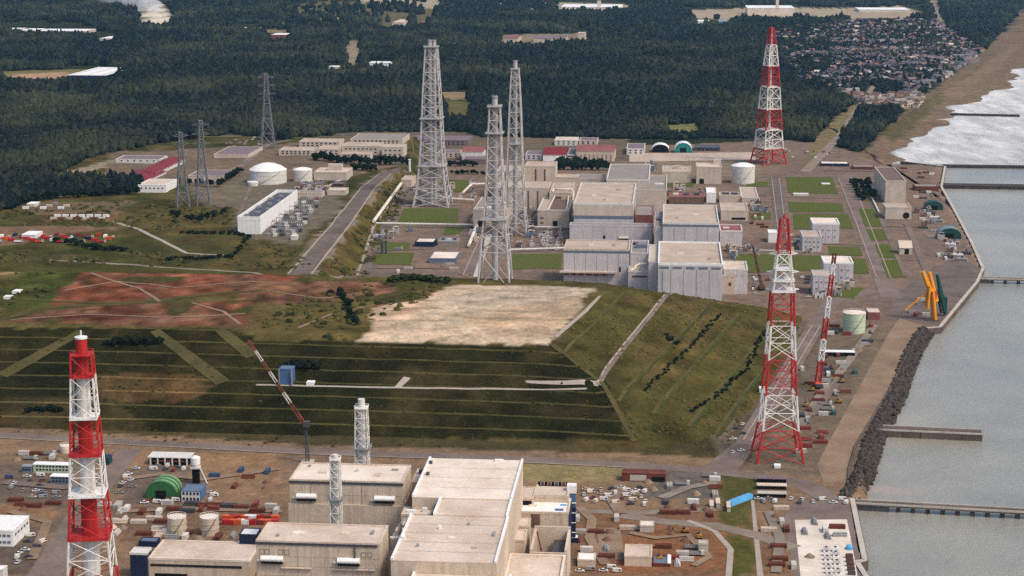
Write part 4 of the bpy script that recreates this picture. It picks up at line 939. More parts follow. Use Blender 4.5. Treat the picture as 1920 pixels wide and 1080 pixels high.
B = blk('grey annex with pink and white roof right of the back reactor', 1350, 1392, 434, 422, vb=462, wall='wallF', roof='roofP', parm='offw'); roof_kit(B, [('hatch', .3, .5, 6, 5, 1, 'offw')])
for lab, a_ in (('pale grey box building with bright roof on the far lawn', (1524, 1574, 420, 410, 456)), ('smaller grey box building left of the one on the far lawn', (1505, 1541, 445, 434, 472)),
               ('pale grey box building with bright roof on the near lawn', (1545, 1600, 494, 482, 533)), ('smaller grey box building left of the one on the near lawn', (1525, 1566, 518, 508, 553))):
    B = blk(lab, *a_[:4], vb=a_[4], wall='wallF', roof='roofH' if 'bright' in lab else 'roofF', parm='white' if 'bright' in lab else None, win=(2, 4, 1.6, 1.0, .3, .65, 'bband'))
    for k in range(3): part(B.root, 'wall_joint', MB().box(-B.w / 2 + B.w * (k + 1) / 4 - .1, -B.w / 2 + B.w * (k + 1) / 4 + .1, -.12, .1, 0, B.h - 1), 'roofG')
blk('white cabin beside the transmission tower head', 1441, 1458, 437, 431, vb=455, wall='white', roof='white', par=.4)

# turbine halls with slotted walls and ducts, left of the reactors
def slots(B, xs_, z0, z1, m='rust', wd=1.6):
    for x in xs_: put(B.root, 'slot', shared_box(wd, .4, (z1 - z0) * B.h, m), -B.w / 2 + B.w * x, -.25, z0 * B.h)
B = blk('tan turbine hall with two rust slots, farthest of the hall rows', 984, 1041, 313, 304, 32, roof='roofF', parm='wallB', par=1.2); slots(B, (.36, .66), .5, .93)
B = blk('tan hall behind the slender stack with one rust slot', 932, 981, 321, 311, 30, roof='roofF'); slots(B, (.3, .7), .5, .95)
B = blk('wide tan turbine hall with brown slots behind the stacks', 930, 1028, 353, 341, 26, roof='roofF', parm='wallB'); slots(B, (.08, .22, .62, .8), .1, .9, 'brownr', 1.5)
B = blk('tan turbine block with dark doorway behind the middle stack', 887, 950, 395, 371, vb=429, roof='roofG', parm='wallB')
put(B.root, 'door', shared_box(5, .4, 6, 'void'), -B.w * .28, -.2, 2); roof_kit(B, [('cooler', .3, .6, 7, 5, 2, 'steel'), ('cooler', .6, .3, 6, 5, 3, 'offw'), ('cooler', .8, .6, 4, 5, 2, 'brownr')])
part(B.root, 'duct', MB().path([(-B.w / 2 - 2, 8, 6), (-B.w / 2 + 1, 10, 14), (-B.w / 2 + 3, 14, 18.5), (0, 16, 18.8), (8, 16, 18.8)], 1.2), 'roofH', True)
B = blk('tan turbine block with open roof pit beside the rear reactor', 1008, 1067, 395, 372, vb=427, roof='roofF', parm='offw')
put(B.root, 'door', shared_box(4.6, .4, 5.4, 'void'), B.w * .06, -.2, 1.5); part(B.root, 'roof_pit', MB().box(-4, 11, 6, B.d - 6, B.h + .02, B.h + .08), 'brownr')
part(B.root, 'pipe_frame', MB().path([(-6, 5, B.h), (-3, B.d - 4, B.h + 4), (11, B.d - 4, B.h + 4), (13, 5, B.h)], .7), 'roofH'); put(B.root, 'window', shared_box(3, .3, 1.6, 'brownr'), -B.w * .36, -.2, 9); put(B.root, 'window', shared_box(3, .3, 1.6, 'brownr'), -B.w * .36, -.2, 4)
B = blk('tan link block with white duct bend beside the rear reactor', 1030, 1071, 362, 343, 24, roof='roofF', par=.7)
part(B.root, 'duct', MB().path([(-8, 4, 25), (-8, 14, 26), (10, 14, 26), (13, 10, 24), (13, 2, 18), (10, -4, 10)], 1.1), 'roofH', True); put(B.root, 'opening', shared_box(6, .4, 2.5, 'brownr'), -2, -.2, 18)
blk('narrow tan roof strip behind the link block', 1040, 1083, 333, 327, 20, roof='roofF', par=.5)
blk('low grey roofed block beside the wide grey service roof', 1081, 1135, 336, 327, 18, roof='roofG', par=.6)

# ducts and pipes on the ground
def pipeline(name, label, px, r, lift, m='roofH', cat='pipe', posts=True):
    pts = [G(u, v) for u, v in px]; root = thing(name, label, cat, pts[0], 0); o = pts[0]
    part(root, 'pipe', MB().path([(p - o) + Vector((0, 0, lift)) for p in pts], r, 10), m, False)
    if posts:
        for a, b in zip(pts[:-1], pts[1:]):
            k = max(1, int((b - a).length / 14))
            for q in range(k + 1):
                p = a.lerp(b, q / k) - o; MB().box(p.x - .3, p.x + .3, p.y - .3, p.y + .3, p.z - .3, p.z + lift).obj('support', 'steel', root)
    return root
pipeline('duct_line', 'white raised duct running along the plant approach road', [(701, 421), (752, 350)], 1.7, 3.5)
pipeline('pipe_rack', 'long pale pipe rack crossing left of the middle stack', [(706, 424), (890, 427)], 1.0, 3.0, 'offw')
pipeline('duct_line', 'short white duct leading to the doorway behind the middle stack', [(879, 465), (894, 428)], 1.6, 3.0)
pipeline('duct_line', 'white duct from the tallest stack to the turbine block', [(826, 374), (842, 378), (888, 381)], 1.5, 3.2)
pipeline('duct_line', 'curved white duct beside the small lawn by the tallest stack', [(868, 368), (884, 352), (918, 351)], 1.4, 4.0)
pipeline('pipe_rack', 'pale pipe rack along the lawn left of the front reactor', [(955, 473), (1056, 470)], .9, 2.5, 'offw')
pipeline('pipe_rack', 'pale pipe rack below the turbine blocks', [(985, 430), (1052, 431)], .9, 2.5, 'offw')
pipeline('pipe_rack', 'low pipe rack in the yard beside the tallest stack', [(760, 388), (856, 386)], .6, 1.6, 'steel')
blk('white roofed workshop with blue walls below the middle stack', 804, 855, 485, 472, vb=494, wall='bband', roof='roofH', par=.3)
blk('small white roofed store left of the pipe yard', 778, 814, 454, 447, vb=463, wall='navy', roof='roofH', par=.3)
B = blk('grey pipe yard shelter beside the white roofed workshop', 821, 858, 453, 446, vb=461, wall='roofG', roof='steel', par=.3); roof_kit(B, [('cooler', .2, .5, 3, 3, 1.5, 'dsteel'), ('cooler', .5, .5, 3, 3, 1.5, 'offw'), ('cooler', .8, .5, 3, 3, 1.5, 'dsteel')])
for lab, u in (('left of the two black columns on the lawn', 717), ('right of the two black columns on the lawn', 724)):
    g = G(u, 476); rt = thing('vent_column', lab, 'column', g); part(rt, 'shaft', MB().lathe([(1.1, 0), (1.1, 11)], 12), 'dsteel'); part(rt, 'cap', MB().lathe([(1.5, 11), (1.5, 12), (.5, 12.6)], 12), 'dsteel')
g = G(768, 322); rt = thing('vent_column', 'white vent column at the head of the approach road', 'column', g); part(rt, 'shaft', MB().lathe([(1.5, 0), (1.4, 14)], 12), 'offw'); part(rt, 'cap', MB().lathe([(1.8, 14), (1.8, 15)], 12), 'white')
blk('small tan gatehouse at the head of the white duct', 752, 772, 338, 330, vb=349)
blk('long low building at the rear plant road, half hidden by the tallest stack', 870, 930, 299, 292, vb=308, wall='purple', roof='purple', par=.4)

# harbour side of the far plant
B = blk('tall tan intake building by the harbour', 1661, 1699, 340, 314, vb=381, wall='wallB', roof='brownr', par=.8)
B = blk('low tan intake gallery below the tall one with round dark mouth', 1661, 1709, 390, 382, vb=411, wall='wallB', roof='roofF'); put(B.root, 'opening', MB().tube((0, -.3, 0), (0, .2, 0), 3.2, None, 16).mesh('opening', 'void'), B.w * .3, 0, 4)
vault('vaulted_shed', 'dark green vaulted shed on the quay', 'shed', 1735, 1768, 394, 378, 14, 'dgreen', 'dgreen')
vault('vaulted_shed', 'pale teal vaulted shed farther along the quay', 'shed', 1760, 1802, 448, 428, 16, 'dgreen', 'steel', 'teal')
g = G(1698, 477); B = gable('pump_hut', 'small tan hut with dark arched door on the quay yard', 'hut', 1687, 1710, 464, 458, 477, 'wallB', 'roofN', .3); put(B.root, 'door', shared_box(4, .4, 5, 'void'), 1, -.2, 0)
for k, (u, v, m) in enumerate(((1752, 411, 'offw'), (1760, 417, 'steel'), (1745, 402, 'dsteel'), (1782, 462, 'offw'), (1790, 458, 'steel'), (1796, 482, 'offw'), (1804, 490, 'steel'), (1778, 485, 'dsteel'), (1770, 437, 'dsteel'), (1812, 478, 'dsteel'))):
    g = G(u, v); rt = thing('pump_unit', 'grey machinery unit among the intake pumps on the quay', 'machinery', g, GRID - .3, 'intake pumps on the quay')
    part(rt, 'casing', MB().tube((-4.5, 0, 2), (4.5, 0, 2), 1.7, None, 10), m); part(rt, 'base', MB().box(-5, 5, -1.5, 1.5, -.5, .6), 'concrete'); part(rt, 'motor', MB().tube((0, 0, 3), (0, 0, 5.2), 1.0, None, 8), 'dsteel')
for lab, x0, x1, vt, vk, vb, wl, rf in (('low flat store beside the harbour intake', 1716, 1760, 350, 345, 358, 'rust', 'roofG'), ('low tan store left of the intake gallery', 1636, 1658, 352, 346, 362, 'wallB', 'roofF'), ('long pale store at the plant\'s far road', 1540, 1592, 307, 303, 312, 'navy', 'roofH'),
     ('low flat store next to the beach', 1600, 1640, 313, 309, 318, 'rust', 'roofG'), ('white strip shed at the far lawn', 1488, 1516, 364, 362, 367, 'offw', 'white'), ('small white strip on the far lawn', 1541, 1557, 345, 343, 347, 'offw', 'white')):
    blk(lab, x0, x1, vt, vk, vb=vb, wall=wl, roof=rf, par=.3)
pipeline('duct_line', 'white pipe slanting beside the dark hedge at the harbour', [(1634, 372), (1648, 401)], .9, 1.5)

# raised ground on the left: tanks, switchgear hall, offices, dormitories
tank('storage_tank', 'largest white oil tank with domed roof on the raised ground', 499, 346, 70, 318, 300)
tank('storage_tank', 'smaller white tank to the right of the largest one', 566, 341, 36, 318, 311)
tank('storage_tank', 'tiny flat white tank in front of the largest one', 473, 349, 20, 341, 338, stair=False)
B = blk('tan pump building with rooftop cabin right of the two tanks', 588, 650, 324, 315, vb=338, roof='roofN', parm='wallB'); roof_kit(B, [('penthouse', .55, .6, 16, 8, 7, 'wallB')])
B = blk('long white switchgear hall with dark roof well', 445, 488, 412, 361, vb=439, wall='white', roof='dsteel', par=3.0, parm='white')
for k in range(9): part(B.root, 'roof_equipment', MB().box(-B.w * .3 + (k % 3) * B.w * .3 - 2, -B.w * .3 + (k % 3) * B.w * .3 + 2, B.d * (.12 + .1 * k) - 2, B.d * (.12 + .1 * k) + 2, B.h, B.h + 2.2), 'steel')
for k in range(4): part(B.root, 'wall_joint', MB().box(-B.w / 2 + B.w * (k + 1) / 5 - .1, -B.w / 2 + B.w * (k + 1) / 5 + .1, -.12, .1, 0, B.h - 1), 'offw')
ORD = ['first', 'second', 'third', 'fourth', 'fifth', 'sixth', 'seventh', 'eighth', 'ninth']
for r_ in range(9):
    for c_ in range(5):
        v = 382 + r_ * 7.6; u = 546 - r_ * 5.2 + c_ * 12 + (r_ % 2) * 4; g = G(u, v)
        rt = thing('switchgear_frame', 'grey switchgear frame, %s from the white hall in the %s row from the back' % (ORD[c_], ORD[r_]), 'switchgear', g, GRID, 'switchgear yard')
        hh = 4 + 2.5 * random.random()
        fr = MB()
        for s_ in (-3, 3): fr.box(s_ - .25, s_ + .25, -.25, .25, -.3, hh)
        fr.box(-3.4, 3.4, -.3, .3, hh, hh + .5); part(rt, 'gantry', fr, ('steel', 'pyl')[(r_ + c_) % 2])
        for s_ in (-1.8, 0, 1.8): part(rt, 'insulator', MB().lathe([(.3, hh + .5), (.4, hh + 1), (.25, hh + 2.2)], 6, (s_, 0)), ('bband', 'offw')[(r_ + c_) % 2])
        part(rt, 'breaker', MB().box(-2, 2, -1.4, 1.4, -.3, 1.8).tube((-2.2, 0, 2.4), (2.2, 0, 2.4), .8, None, 8), ('dsteel', 'steel', 'offw')[(r_ * 2 + c_) % 3])
for lab, x0, x1, vt, vk, vb, wl, rf in (('low tan control house at the switchyard', 556, 604, 362, 358, 370, 'wallB', 'roofG'), ('low tan store at the switchyard corner', 613, 648, 357, 352, 366, 'wallB', 'roofN'), ('low dark roofed store beside the tanks', 560, 600, 346, 342, 352, 'purple', 'purple'),
     ('low pale shed at the switchyard front', 545, 556, 443, 440, 450, 'offw', 'white'), ('small brown store above the switchyard lawn', 622, 645, 345, 341, 351, 'brownr', 'purple'),
     ('tan plaza building beside the pylons', 352, 420, 330, 319, 340, 'wallB', 'purple'), ('purple grey roofed store behind the plaza', 400, 466, 290, 275, 296, 'wallB', 'purple'), ('pale row building behind the red roofed hall', 216, 300, 299, 292, 306, 'offw', 'purple'),
     ('white site office near the red roofed hall', 258, 312, 347, 336, 361, 'white', 'roofN')):
    blk(lab, x0, x1, vt, vk, vb=vb, wall=wl, roof=rf, par=.4, win=(1, 6, 1.6, 1.4, .5, .5) if 'row' in lab or 'office' in lab else None)
gable('sports_hall', 'red roofed hall, the farther of the two joined ones', 'hall', 251, 292, 324, 297, 331, 'offw', 'roofR', .2, along='y')
gable('sports_hall', 'red roofed hall, the nearer of the two joined ones', 'hall', 196, 262, 345, 320, 350, 'offw', 'roofR', .2, along='y')
dorm = [('long tan dormitory in the front row left', 522, 586, 282, 276, 291, 'wallB', 'roofF'), ('tan dormitory in the front row, second from left', 594, 638, 280, 273, 291, 'wallB', 'roofF'), ('tan dormitory in the middle row left', 560, 637, 266, 260, 276, 'wallB', 'roofF'),
        ('tan dormitory in the middle row centre', 640, 712, 274, 267, 290, 'wallB', 'roofF'), ('tan dormitory in the middle row right end', 716, 756, 276, 270, 295, 'wallB', 'roofF'), ('long grey roofed dormitory at the forest edge', 656, 755, 262, 251, 271, 'wallB', 'roofG'),
        ('low tan canteen before the dormitories', 638, 694, 289, 285, 300, 'wallB', 'roofF'), ('reddish grey dormitory left of the tallest stack', 772, 878, 263, 254, 273, 'purple', 'purple'), ('white flat block among the rear workshops', 1040, 1083, 263, 257, 273, 'offw', 'roofN'),
        ('small flat block right of the white one', 1086, 1120, 264, 258, 272, 'wallB', 'purple'), ('purple grey office left of the white vault', 1175, 1209, 279, 269, 290, 'offw', 'purple'), ('purple grey workshop behind the stacks', 985, 1016, 290, 283, 300, 'wallF', 'purple'), ('dark low store right of the teal vault', 1303, 1350, 277, 272, 283, 'dsteel', 'slate'),
        ('grey carport behind the plant fence', 820, 862, 287, 281, 296, 'wallB', 'purple'), ('purple low store between stacks', 1064, 1078, 290, 278, 301, 'wallF', 'slate')]
for lab, x0, x1, vt, vk, vb, wl, rf in dorm:
    blk(lab, x0, x1, vt, vk, vb=vb, wall=wl, roof=rf, par=.4, win=(2, max(3, int((x1 - x0) / 9)), 2.6, 1.4, .22, .62))
gable('red_roofed_house', 'workshop with bright red roof and white front behind the stacks', 'workshop', 1018, 1061, 290, 279, 302, 'white', 'roofR', .10)
B = gable('red_roofed_house', 'long workshop with faded red roof and saw-tooth pale front', 'workshop', 1080, 1152, 283, 272, 302, 'roofN', 'roofP', .07)
for k in range(9): put(B.root, 'pier', shared_box(2.2, 1.6, B.h * .75, 'lgreen' if 0 else 'roofN'), -B.w / 2 + B.w * (k + .5) / 9, -1.4, 0)
gable('red_roofed_house', 'low house with faded red roof left of the middle stack', 'workshop', 866, 905, 284, 277, 302, 'offw', 'roofP', .10)
vault('vaulted_shed', 'white vaulted shed at the far yard', 'shed', 1222, 1254, 286, 271, 22, 'void', 'white')
vault('vaulted_shed', 'teal vaulted shed next to the white one', 'shed', 1265, 1297, 287, 268, 22, 'teal', 'white', 'white')
# ------------------------------------------------------------------ near plant: two reactor blocks, turbine hall, annexes
def vent_hood(B, x, z, w_=9.5):
    r = MB(); n = 8; prof = []
    for k in range(n + 1): prof.append((-1.9 * math.sin(math.pi * k / n) - .05, z + 1.3 - 1.3 * math.cos(math.pi * k / n)))
    hd = part(B.root, 'vent_hood', r.xprism(prof, x - w_ / 2, x + w_ / 2), 'white')
    MB().box(x - w_ / 2 + .2, x + w_ / 2 - .2, -1.5, -.06, z - .6, z - .05).obj('grille', 'void', hd); MB().box(x - w_ / 2 - 1.6, x - w_ / 2, -1.2, -.05, z + .3, z + .9).obj('bracket', 'offw', hd)
def frames(B, xs_, z, w_, h_):
    for x in xs_:
        MB().box(x - w_ / 2, x + w_ / 2, -.16, .05, z, z + .16).box(x - w_ / 2, x + w_ / 2, -.16, .05, z + h_, z + h_ + .16).box(x - w_ / 2, x - w_ / 2 + .16, -.16, .05, z + .16, z + h_).box(x + w_ / 2 - .16, x + w_ / 2, -.16, .05, z + .16, z + h_).obj('panel_frame', 'roofG', B.root)
def panels(B, z0, z1, dx=5.4, dz=4.2):
    a = B.w / 2; n = int(B.w / dx)
    for k in range(1, n): part(B.root, 'panel_joint', MB().box(-a + B.w * k / n - .07, -a + B.w * k / n + .07, -.06, .02, z0, z1), 'joint')
    z = z0 + dz
    while z < z1 - 1: part(B.root, 'panel_joint', MB().box(-a + .2, a - .2, -.05, .02, z, z + .12), 'joint'); z += dz
B = building('reactor_block', 'beige reactor block behind the other, with white hoods on its wall', 'reactor', 541, 756, 903, 871, h=45, wall='wallN', roof='roofH', par=.5, parm='roofN', group='two beige reactor blocks of the near plant')
a = B.w / 2
part(B.root, 'roof_edge', MB().box(-a - .3, a + .3, -.35, -.14, B.h - 1.3, B.h - .2), 'dsteel')
vent_hood(B, -a + B.w * .15, 36.2); vent_hood(B, -a + B.w * .84, 36.0)
part(B.root, 'plinth', MB().box(-a - .7, a + .5, -.9, B.d + .5, -1, 34.0), 'wallN')
for f in (.19, .64): part(B.root, 'wall_joint', MB().box(-a + B.w * f - .1, -a + B.w * f + .1, -.15, .1, 34.2, B.h - 1.4), 'roofG')
frames(B, (-a + B.w * .12, -a + B.w * .16), 30.6, 1.6, 1.0)
roof_kit(B, [('hatch', .25, .5, 4, 4, .5, 'roofN'), ('hatch', .75, .4, 3, 5, .5, 'roofN'), ('vent', .55, .6, 1.6, 1.6, 1.2, 'offw'), ('vent', .1, .8, 1.2, 1.2, 1, 'steel'), ('duct', .88, .7, 3, 1.2, .8, 'steel')])
panels(B, 34.2, B.h - 1.5)
B = building('reactor_block', 'beige reactor block nearest the bottom edge, with framed panels', 'reactor', 478, 713, 1018, 984, h=45, wall='wallN', roof='roofN', par=.5, parm='roofN', group='two beige reactor blocks of the near plant')
a = B.w / 2
part(B.root, 'roof_edge', MB().box(-a - .3, a * .96, -.35, -.14, B.h - 1.2, B.h - .2), 'dsteel')
vent_hood(B, -a + B.w * .13, 36.3); vent_hood(B, -a + B.w * .75, 36.3)
part(B.root, 'drain_pipe', MB().tube((-a + B.w * .8, -.35, 38), (-a + B.w * .8, -.35, B.h), .3), 'dsteel')
frames(B, [-a + B.w * f for f in (.05, .09, .2, .25)], 39.4, 2.0, 2.2); frames(B, [-a + B.w * f for f in (.87, .92)], 39.4, 2.0, 2.0)
for f0, f1 in ((.2, .45), (.62, .96)): part(B.root, 'ledge', MB().box(-a + B.w * f0, -a + B.w * f1, -.9, -.05, 33.6, 34.0), 'roofN')
roof_kit(B, [('hatch', .3, .5, 5, 4, .5, 'roofH'), ('hatch', .68, .55, 3, 4, .5, 'roofH'), ('vent', .15, .3, 1.2, 1.2, 1, 'steel'), ('duct', .9, .6, 1.2, 4, .8, 'steel')])
panels(B, 26, B.h - 1.5)

def hall(label, u0, u1, vt, vk, h, roof='roofN', **kw):
    return building('turbine_hall', label, 'turbine hall', u0, u1, vt, vk, h=h, wall='wallN', roof=roof, par=.9, parm='white', sides='flanks', **kw)
B = hall('far section of the long beige turbine hall with palest roof', 772, 961, 934, 861, 45.0, 'roofH', group='turbine hall sections')
roof_kit(B, [('vent', .04, .85, 1.5, 1.5, 1.4, 'dsteel'), ('vent', .06, .55, 1.5, 1.5, 1.4, 'dsteel'), ('hatch', .75, .96, 4, 2, .9, 'white')])
for k in range(3): part(B.root, 'roof_joint', MB().box(-B.w / 2 + 1, B.w / 2 - 1, B.d * (k + 1) / 4 - .15, B.d * (k + 1) / 4 + .15, B.h, B.h + .12), 'roofN')
B = hall('narrow middle section of the long beige turbine hall', 812, 952, 967, 936, 44.4, group='turbine hall sections')
part(B.root, 'roof_joint', MB().box(-B.w / 2 + 1, B.w / 2 - 1, B.d * .4, B.d * .4 + .3, B.h, B.h + .12), 'roofH')
B = hall('near section of the long beige turbine hall with widest roof', 732, 931, 1053, 968, 44.0, group='turbine hall sections')
for k in range(4): part(B.root, 'roof_joint', MB().box(-B.w / 2 + 1, B.w / 2 - 1, B.d * (k + 1) / 5 - .15, B.d * (k + 1) / 5 + .15, B.h, B.h + .12), 'roofF')
roof_kit(B, [('vent', .35, .7, 1.2, 1.2, 1.6, 'white'), ('vent', .03, .45, 1.5, 3, 1.6, 'white'), ('hatch', .5, .5, 3, 3, .4, 'roofH'), ('hatch', .75, .3, 2, 2, .5, 'roofF'), ('vent', .62, .8, 1, 1, 1.2, 'steel'), ('vent', .2, .3, 1, 1, 1.2, 'steel'), ('duct', .9, .6, 1, 5, .7, 'steel')])
B = hall('lowest front section of the turbine hall at the bottom edge', 726, 930, 1200, 1078, 38.6, group='turbine hall sections')
B = building('annex', 'small white roofed step between turbine hall and reactor block', 'annex', 752, 808, 966, 952, h=39, wall='wallN', roof='roofH', par=.4); roof_kit(B, [('duct', .75, .5, 2, 2, 1.8, 'white'), ('duct', .3, .4, 4, 2, 1.0, 'white')])
B = building('annex', 'low beige annex with pipe bend beside the turbine hall', 'annex', 734, 756, 1012, 990, h=36, wall='wallN', roof='roofN', par=.4)
part(B.root, 'duct', MB().path([(0, 8, 36), (0, 8, 40), (2.5, 8, 42), (2.5, 2, 42)], .9), 'wallN', True); part(B.root, 'pipe', MB().path([(-3, 1, 36.6), (2, 1, 36.6), (4, 6, 36.6)], .5), 'white')
B = building('annex', 'beige link block behind the far turbine hall corner', 'annex', 772, 792, 905, 880, h=36, wall='wallN', roof='roofN', par=.4); roof_kit(B, [('cooler', .5, .7, 2, 3, 2, 'dsteel')])
# right-hand annexes
B = building('annex', 'beige annex with a row of dark equipment on its roof', 'annex', 1002, 1066, 931, 908, h=26, wall='wallN', roof='roofN', par=.8, parm='wallN')
for k in range(9): put(B.root, 'roof_equipment', shared_box(1.3, 1.6, 1.9, ('void', 'dsteel', 'void', 'rust')[k % 4]), -B.w / 2 + B.w * (.06 + k * .105), B.d * .82, B.h)
B = building('annex', 'beige recess block with dark opening beside the turbine hall', 'annex', 972, 1000, 934, 914, h=26.5, wall='wallN', roof='roofN', par=.5); put(B.root, 'opening', shared_box(5.5, .4, 2.2, 'void'), 0, -.2, 23.0)
B = building('annex', 'annex with bright white roof and blue tarpaulins', 'annex', 966, 1066, 962, 935, h=23, wall='wallN', roof='white', par=.6, parm='wallN')
put(B.root, 'opening', shared_box(4.3, .3, 6.5, 'brownr'), -B.w * .12, -.18, 16); part(B.root, 'tarpaulin', MB().box(6, 10, 4, 7, B.h + .02, B.h + .2), 'blue'); part(B.root, 'tarpaulin', MB().box(8, 11, 12, 14, B.h + .02, B.h + .2), 'lblue')
part(B.root, 'navy_sheet', MB().box(B.w / 2 + .15, B.w / 2 + .45, 0, B.d, 0, B.h - .8), 'navy'); roof_kit(B, [('cooler', .7, .85, 2, 2, .8, 'rust'), ('hatch', .3, .5, 4, 3, .5, 'roofH')])  # plain navy sheet over the right wall, darker than the cladding
B = building('annex', 'low beige annex step left of the open pit', 'annex', 962, 992, 987, 972, h=21, wall='wallN', roof='roofN', par=.4)
B = building('annex', 'square beige annex left of the open pit', 'annex', 950, 984, 1014, 994, h=21, wall='wallN', roof='roofN', par=.5)
B = building('annex', 'beige annex at the bottom edge with pale roof edge', 'annex', 944, 1052, 1092, 1043, h=25, wall='wallN', roof='roofN', par=1.0, parm='roofH')
# open pit: four walls and a dark floor
um, vt_, hp = 1028, 1033, 20.0; y = P(um, vt_, hp).y; x = P(um, vt_, hp).x; s = (y * _cp - (hp - CAM_H) * _sp) / FPX; W = 70 * s; D = P(um, 990, hp).y - y
rt = thing('open_pit_structure', 'open-topped concrete structure with dark interior under construction', 'structure', (x, y, 0)); a = W / 2
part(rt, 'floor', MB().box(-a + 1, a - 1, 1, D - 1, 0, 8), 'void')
for nm, bx in (('wall', (-a, a, 0, 1.2, 0, hp - 1.0)), ('wall', (-a, a, D - 1.2, D, 0, hp + 1)), ('wall', (-a, -a + 1.2, 1.2, D - 1.2, 0, hp)), ('wall', (a - 1.2, a, 1.2, D - 1.2, 0, hp))): part(rt, nm, MB().box(*bx), 'roofN')
part(rt, 'scaffold', MB().box(a * .1, a - 1.3, 2, D - 2, 8, 15), 'dsteel')
g = Vector((x - 3, y + 4, 8)); rt = thing('mobile_crane', 'dark red crane boom leaning inside the open pit', 'crane', g); part(rt, 'boom', MB().tube((2, 0, 1), (-3, 14, 15), .5, .3, 4), 'rust'); part(rt, 'body', MB().box(.5, 4, -2, 2, 0, 3), 'rust')
g = P(1072, 936, 0); rt = thing('stair_tower', 'blue and white scaffold stair tower at the annex corner', 'tower', (P(1072, 925, 26).x, P(1072, 936, 22).y, 0))
part(rt, 'shaft', MB().box(-2, 2, 0, 4, 0, 25), 'blue'); part(rt, 'cap', MB().box(-2.3, 2.3, -.2, 4.2, 25, 29), 'white'); part(rt, 'navy_sheet', MB().box(-2.1, 2.2, -.3, -.05, 0, 18), 'navy')
for k in range(4): part(rt, 'landing', MB().box(-2.2, 2.2, -.8, 0, 5 + k * 5, 5.3 + k * 5), 'white')
# left low buildings
B = building('service_building', 'low beige service building with dark window strip at the bottom edge', 'building', 276, 470, 1050, 1016, vb=1086, wall='wallN', roof='roofN', par=.5, parm='roofH')
part(B.root, 'window_strip', MB().box(-B.w * .48, B.w * .42, -.2, .05, B.h * .62, B.h * .74), 'glass'); part(B.root, 'doorway', MB().box(-B.w * .44, -B.w * .12, -.2, .05, -.5, B.h * .25), 'void')
B = building('service_building', 'navy block with white roof left of the low service building', 'building', 243, 275, 1038, 1027, vb=1086, wall='navy', roof='offw', par=.4, parm='offw')
B = building('service_building', 'navy stepped block beside the nearest reactor block', 'building', 438, 477, 1022, 1013, vb=1045, wall='navy', roof='offw', par=.3)
B = building('service_building', 'navy tower cabin with white roof behind the stepped block', 'building', 448, 482, 1003, 991, h=14, wall='navy', roof='white', par=.3); B.root.location.z = 0
B = building('service_building', 'small navy cabin behind the low service building', 'building', 260, 294, 1016, 1008, vb=1026, wall='navy', roof='bband', par=.3)
B = building('office_block', 'white two storey site office at the left edge', 'office', -44, 25, 995, 967, vb=1024, wall='white', roof='white', par=.3, win=(2, 7, 1.6, 1.2, .2, .62, 'bband'))
for k in range(5): put(B.root, 'side_window', MB().box(0, .25, 0, 2.2, 0, 1.2).mesh('side_window', 'bband'), B.w / 2 - .05, B.d * (.1 + k * .18), B.h * .6)
building('office_block', 'flat white hut cut by the left bottom corner', 'hut', -40, 6, 1068, 1060, vb=1090, wall='offw', roof='white', par=.2)
# prefab huts, sheds and silo in the left yard
def prefab(label, u0, u1, vt, vk, vb, wall='offw', roof='white', rows=1, name='prefab_hut'):
    return building(name, label, 'hut', u0, u1, vt, vk, vb=vb, wall=wall, roof=roof, par=0, eave=.3, win=(rows, max(3, int((u1 - u0) / 7)), 1.1, .9, .3 if rows > 1 else .4, .68), group='prefabricated site huts')
prefab('long pale two storey prefab hut behind the striped stack', 61, 133, 871, 866, 887, 'pgreen', 'white', 2)
prefab('short grey prefab hut at the end of the long pale one', 40, 59, 874, 870, 887, 'bband', 'steel')
prefab('grey prefab hut with white roof in front of the long pale one', 94, 131, 893, 888, 908, 'bband', 'white', 2)
prefab('white prefab hut on the far side of the striped stack', 188, 204, 858, 852, 872, 'dgreen', 'navy')
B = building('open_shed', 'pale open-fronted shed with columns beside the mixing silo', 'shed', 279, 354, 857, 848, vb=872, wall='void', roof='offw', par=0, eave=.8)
for k in range(6): put(B.root, 'column', shared_box(.7, .7, B.h - .4, 'offw'), -B.w / 2 + B.w * (k + .2) / 5.4, -.9, 0)
put(B.root, 'beam', shared_box(B.w * .8, .5, .8, 'rust'), 0, -.7, B.h * .45)
g = G(368, 906); rt = thing('mixing_silo', 'white concrete mixing silo on a dark tower', 'silo', (g.x, g.y, g.z)); hh = zat(855, g.y)
part(rt, 'tower', MB().box(-1.7, 1.7, -1.7, 1.7, -.5, hh * .58), 'void'); part(rt, 'hopper', MB().lathe([(1.2, hh * .5), (2.6, hh * .72), (2.6, hh * .95), (1.4, hh)], 16), 'white'); part(rt, 'collar', MB().box(-2.4, 2.4, -2.4, 2.4, hh * .56, hh * .62), 'offw')
part(rt, 'conveyor', MB().tube((2, 0, hh * .6), (7, -4, 1), .6, None, 4), 'steel')
vault('vaulted_shed', 'green striped vaulted tarpaulin shed in the left yard', 'shed', 274, 330, 936, 904, 13, 'green', 'green', 'lgreen')
B = building('workshop', 'grey workshop with blue side wall next to the green vaulted shed', 'workshop', 340, 376, 921, 908, vb=941, wall='blue', roof='bband', par=.2); part(B.root, 'front_panel', MB().box(-B.w / 2 - .05, B.w / 2 - .3, -.25, -.05, 0, B.h - .4), 'offw')
for r_ in range(2):
    for c_ in range(5): put(B.root, 'window', shared_box(1.1, .2, 1.4, 'navy'), -B.w / 2 + B.w * (c_ + .6) / 5.3, -.38, 1 + r_ * B.h * .5)
tank('storage_tank', 'left of the two beige tanks with white lids in the near yard', 330, 1005, 35, 969, 965, 'wallN', 'roofH', group='two beige tanks in the near yard')
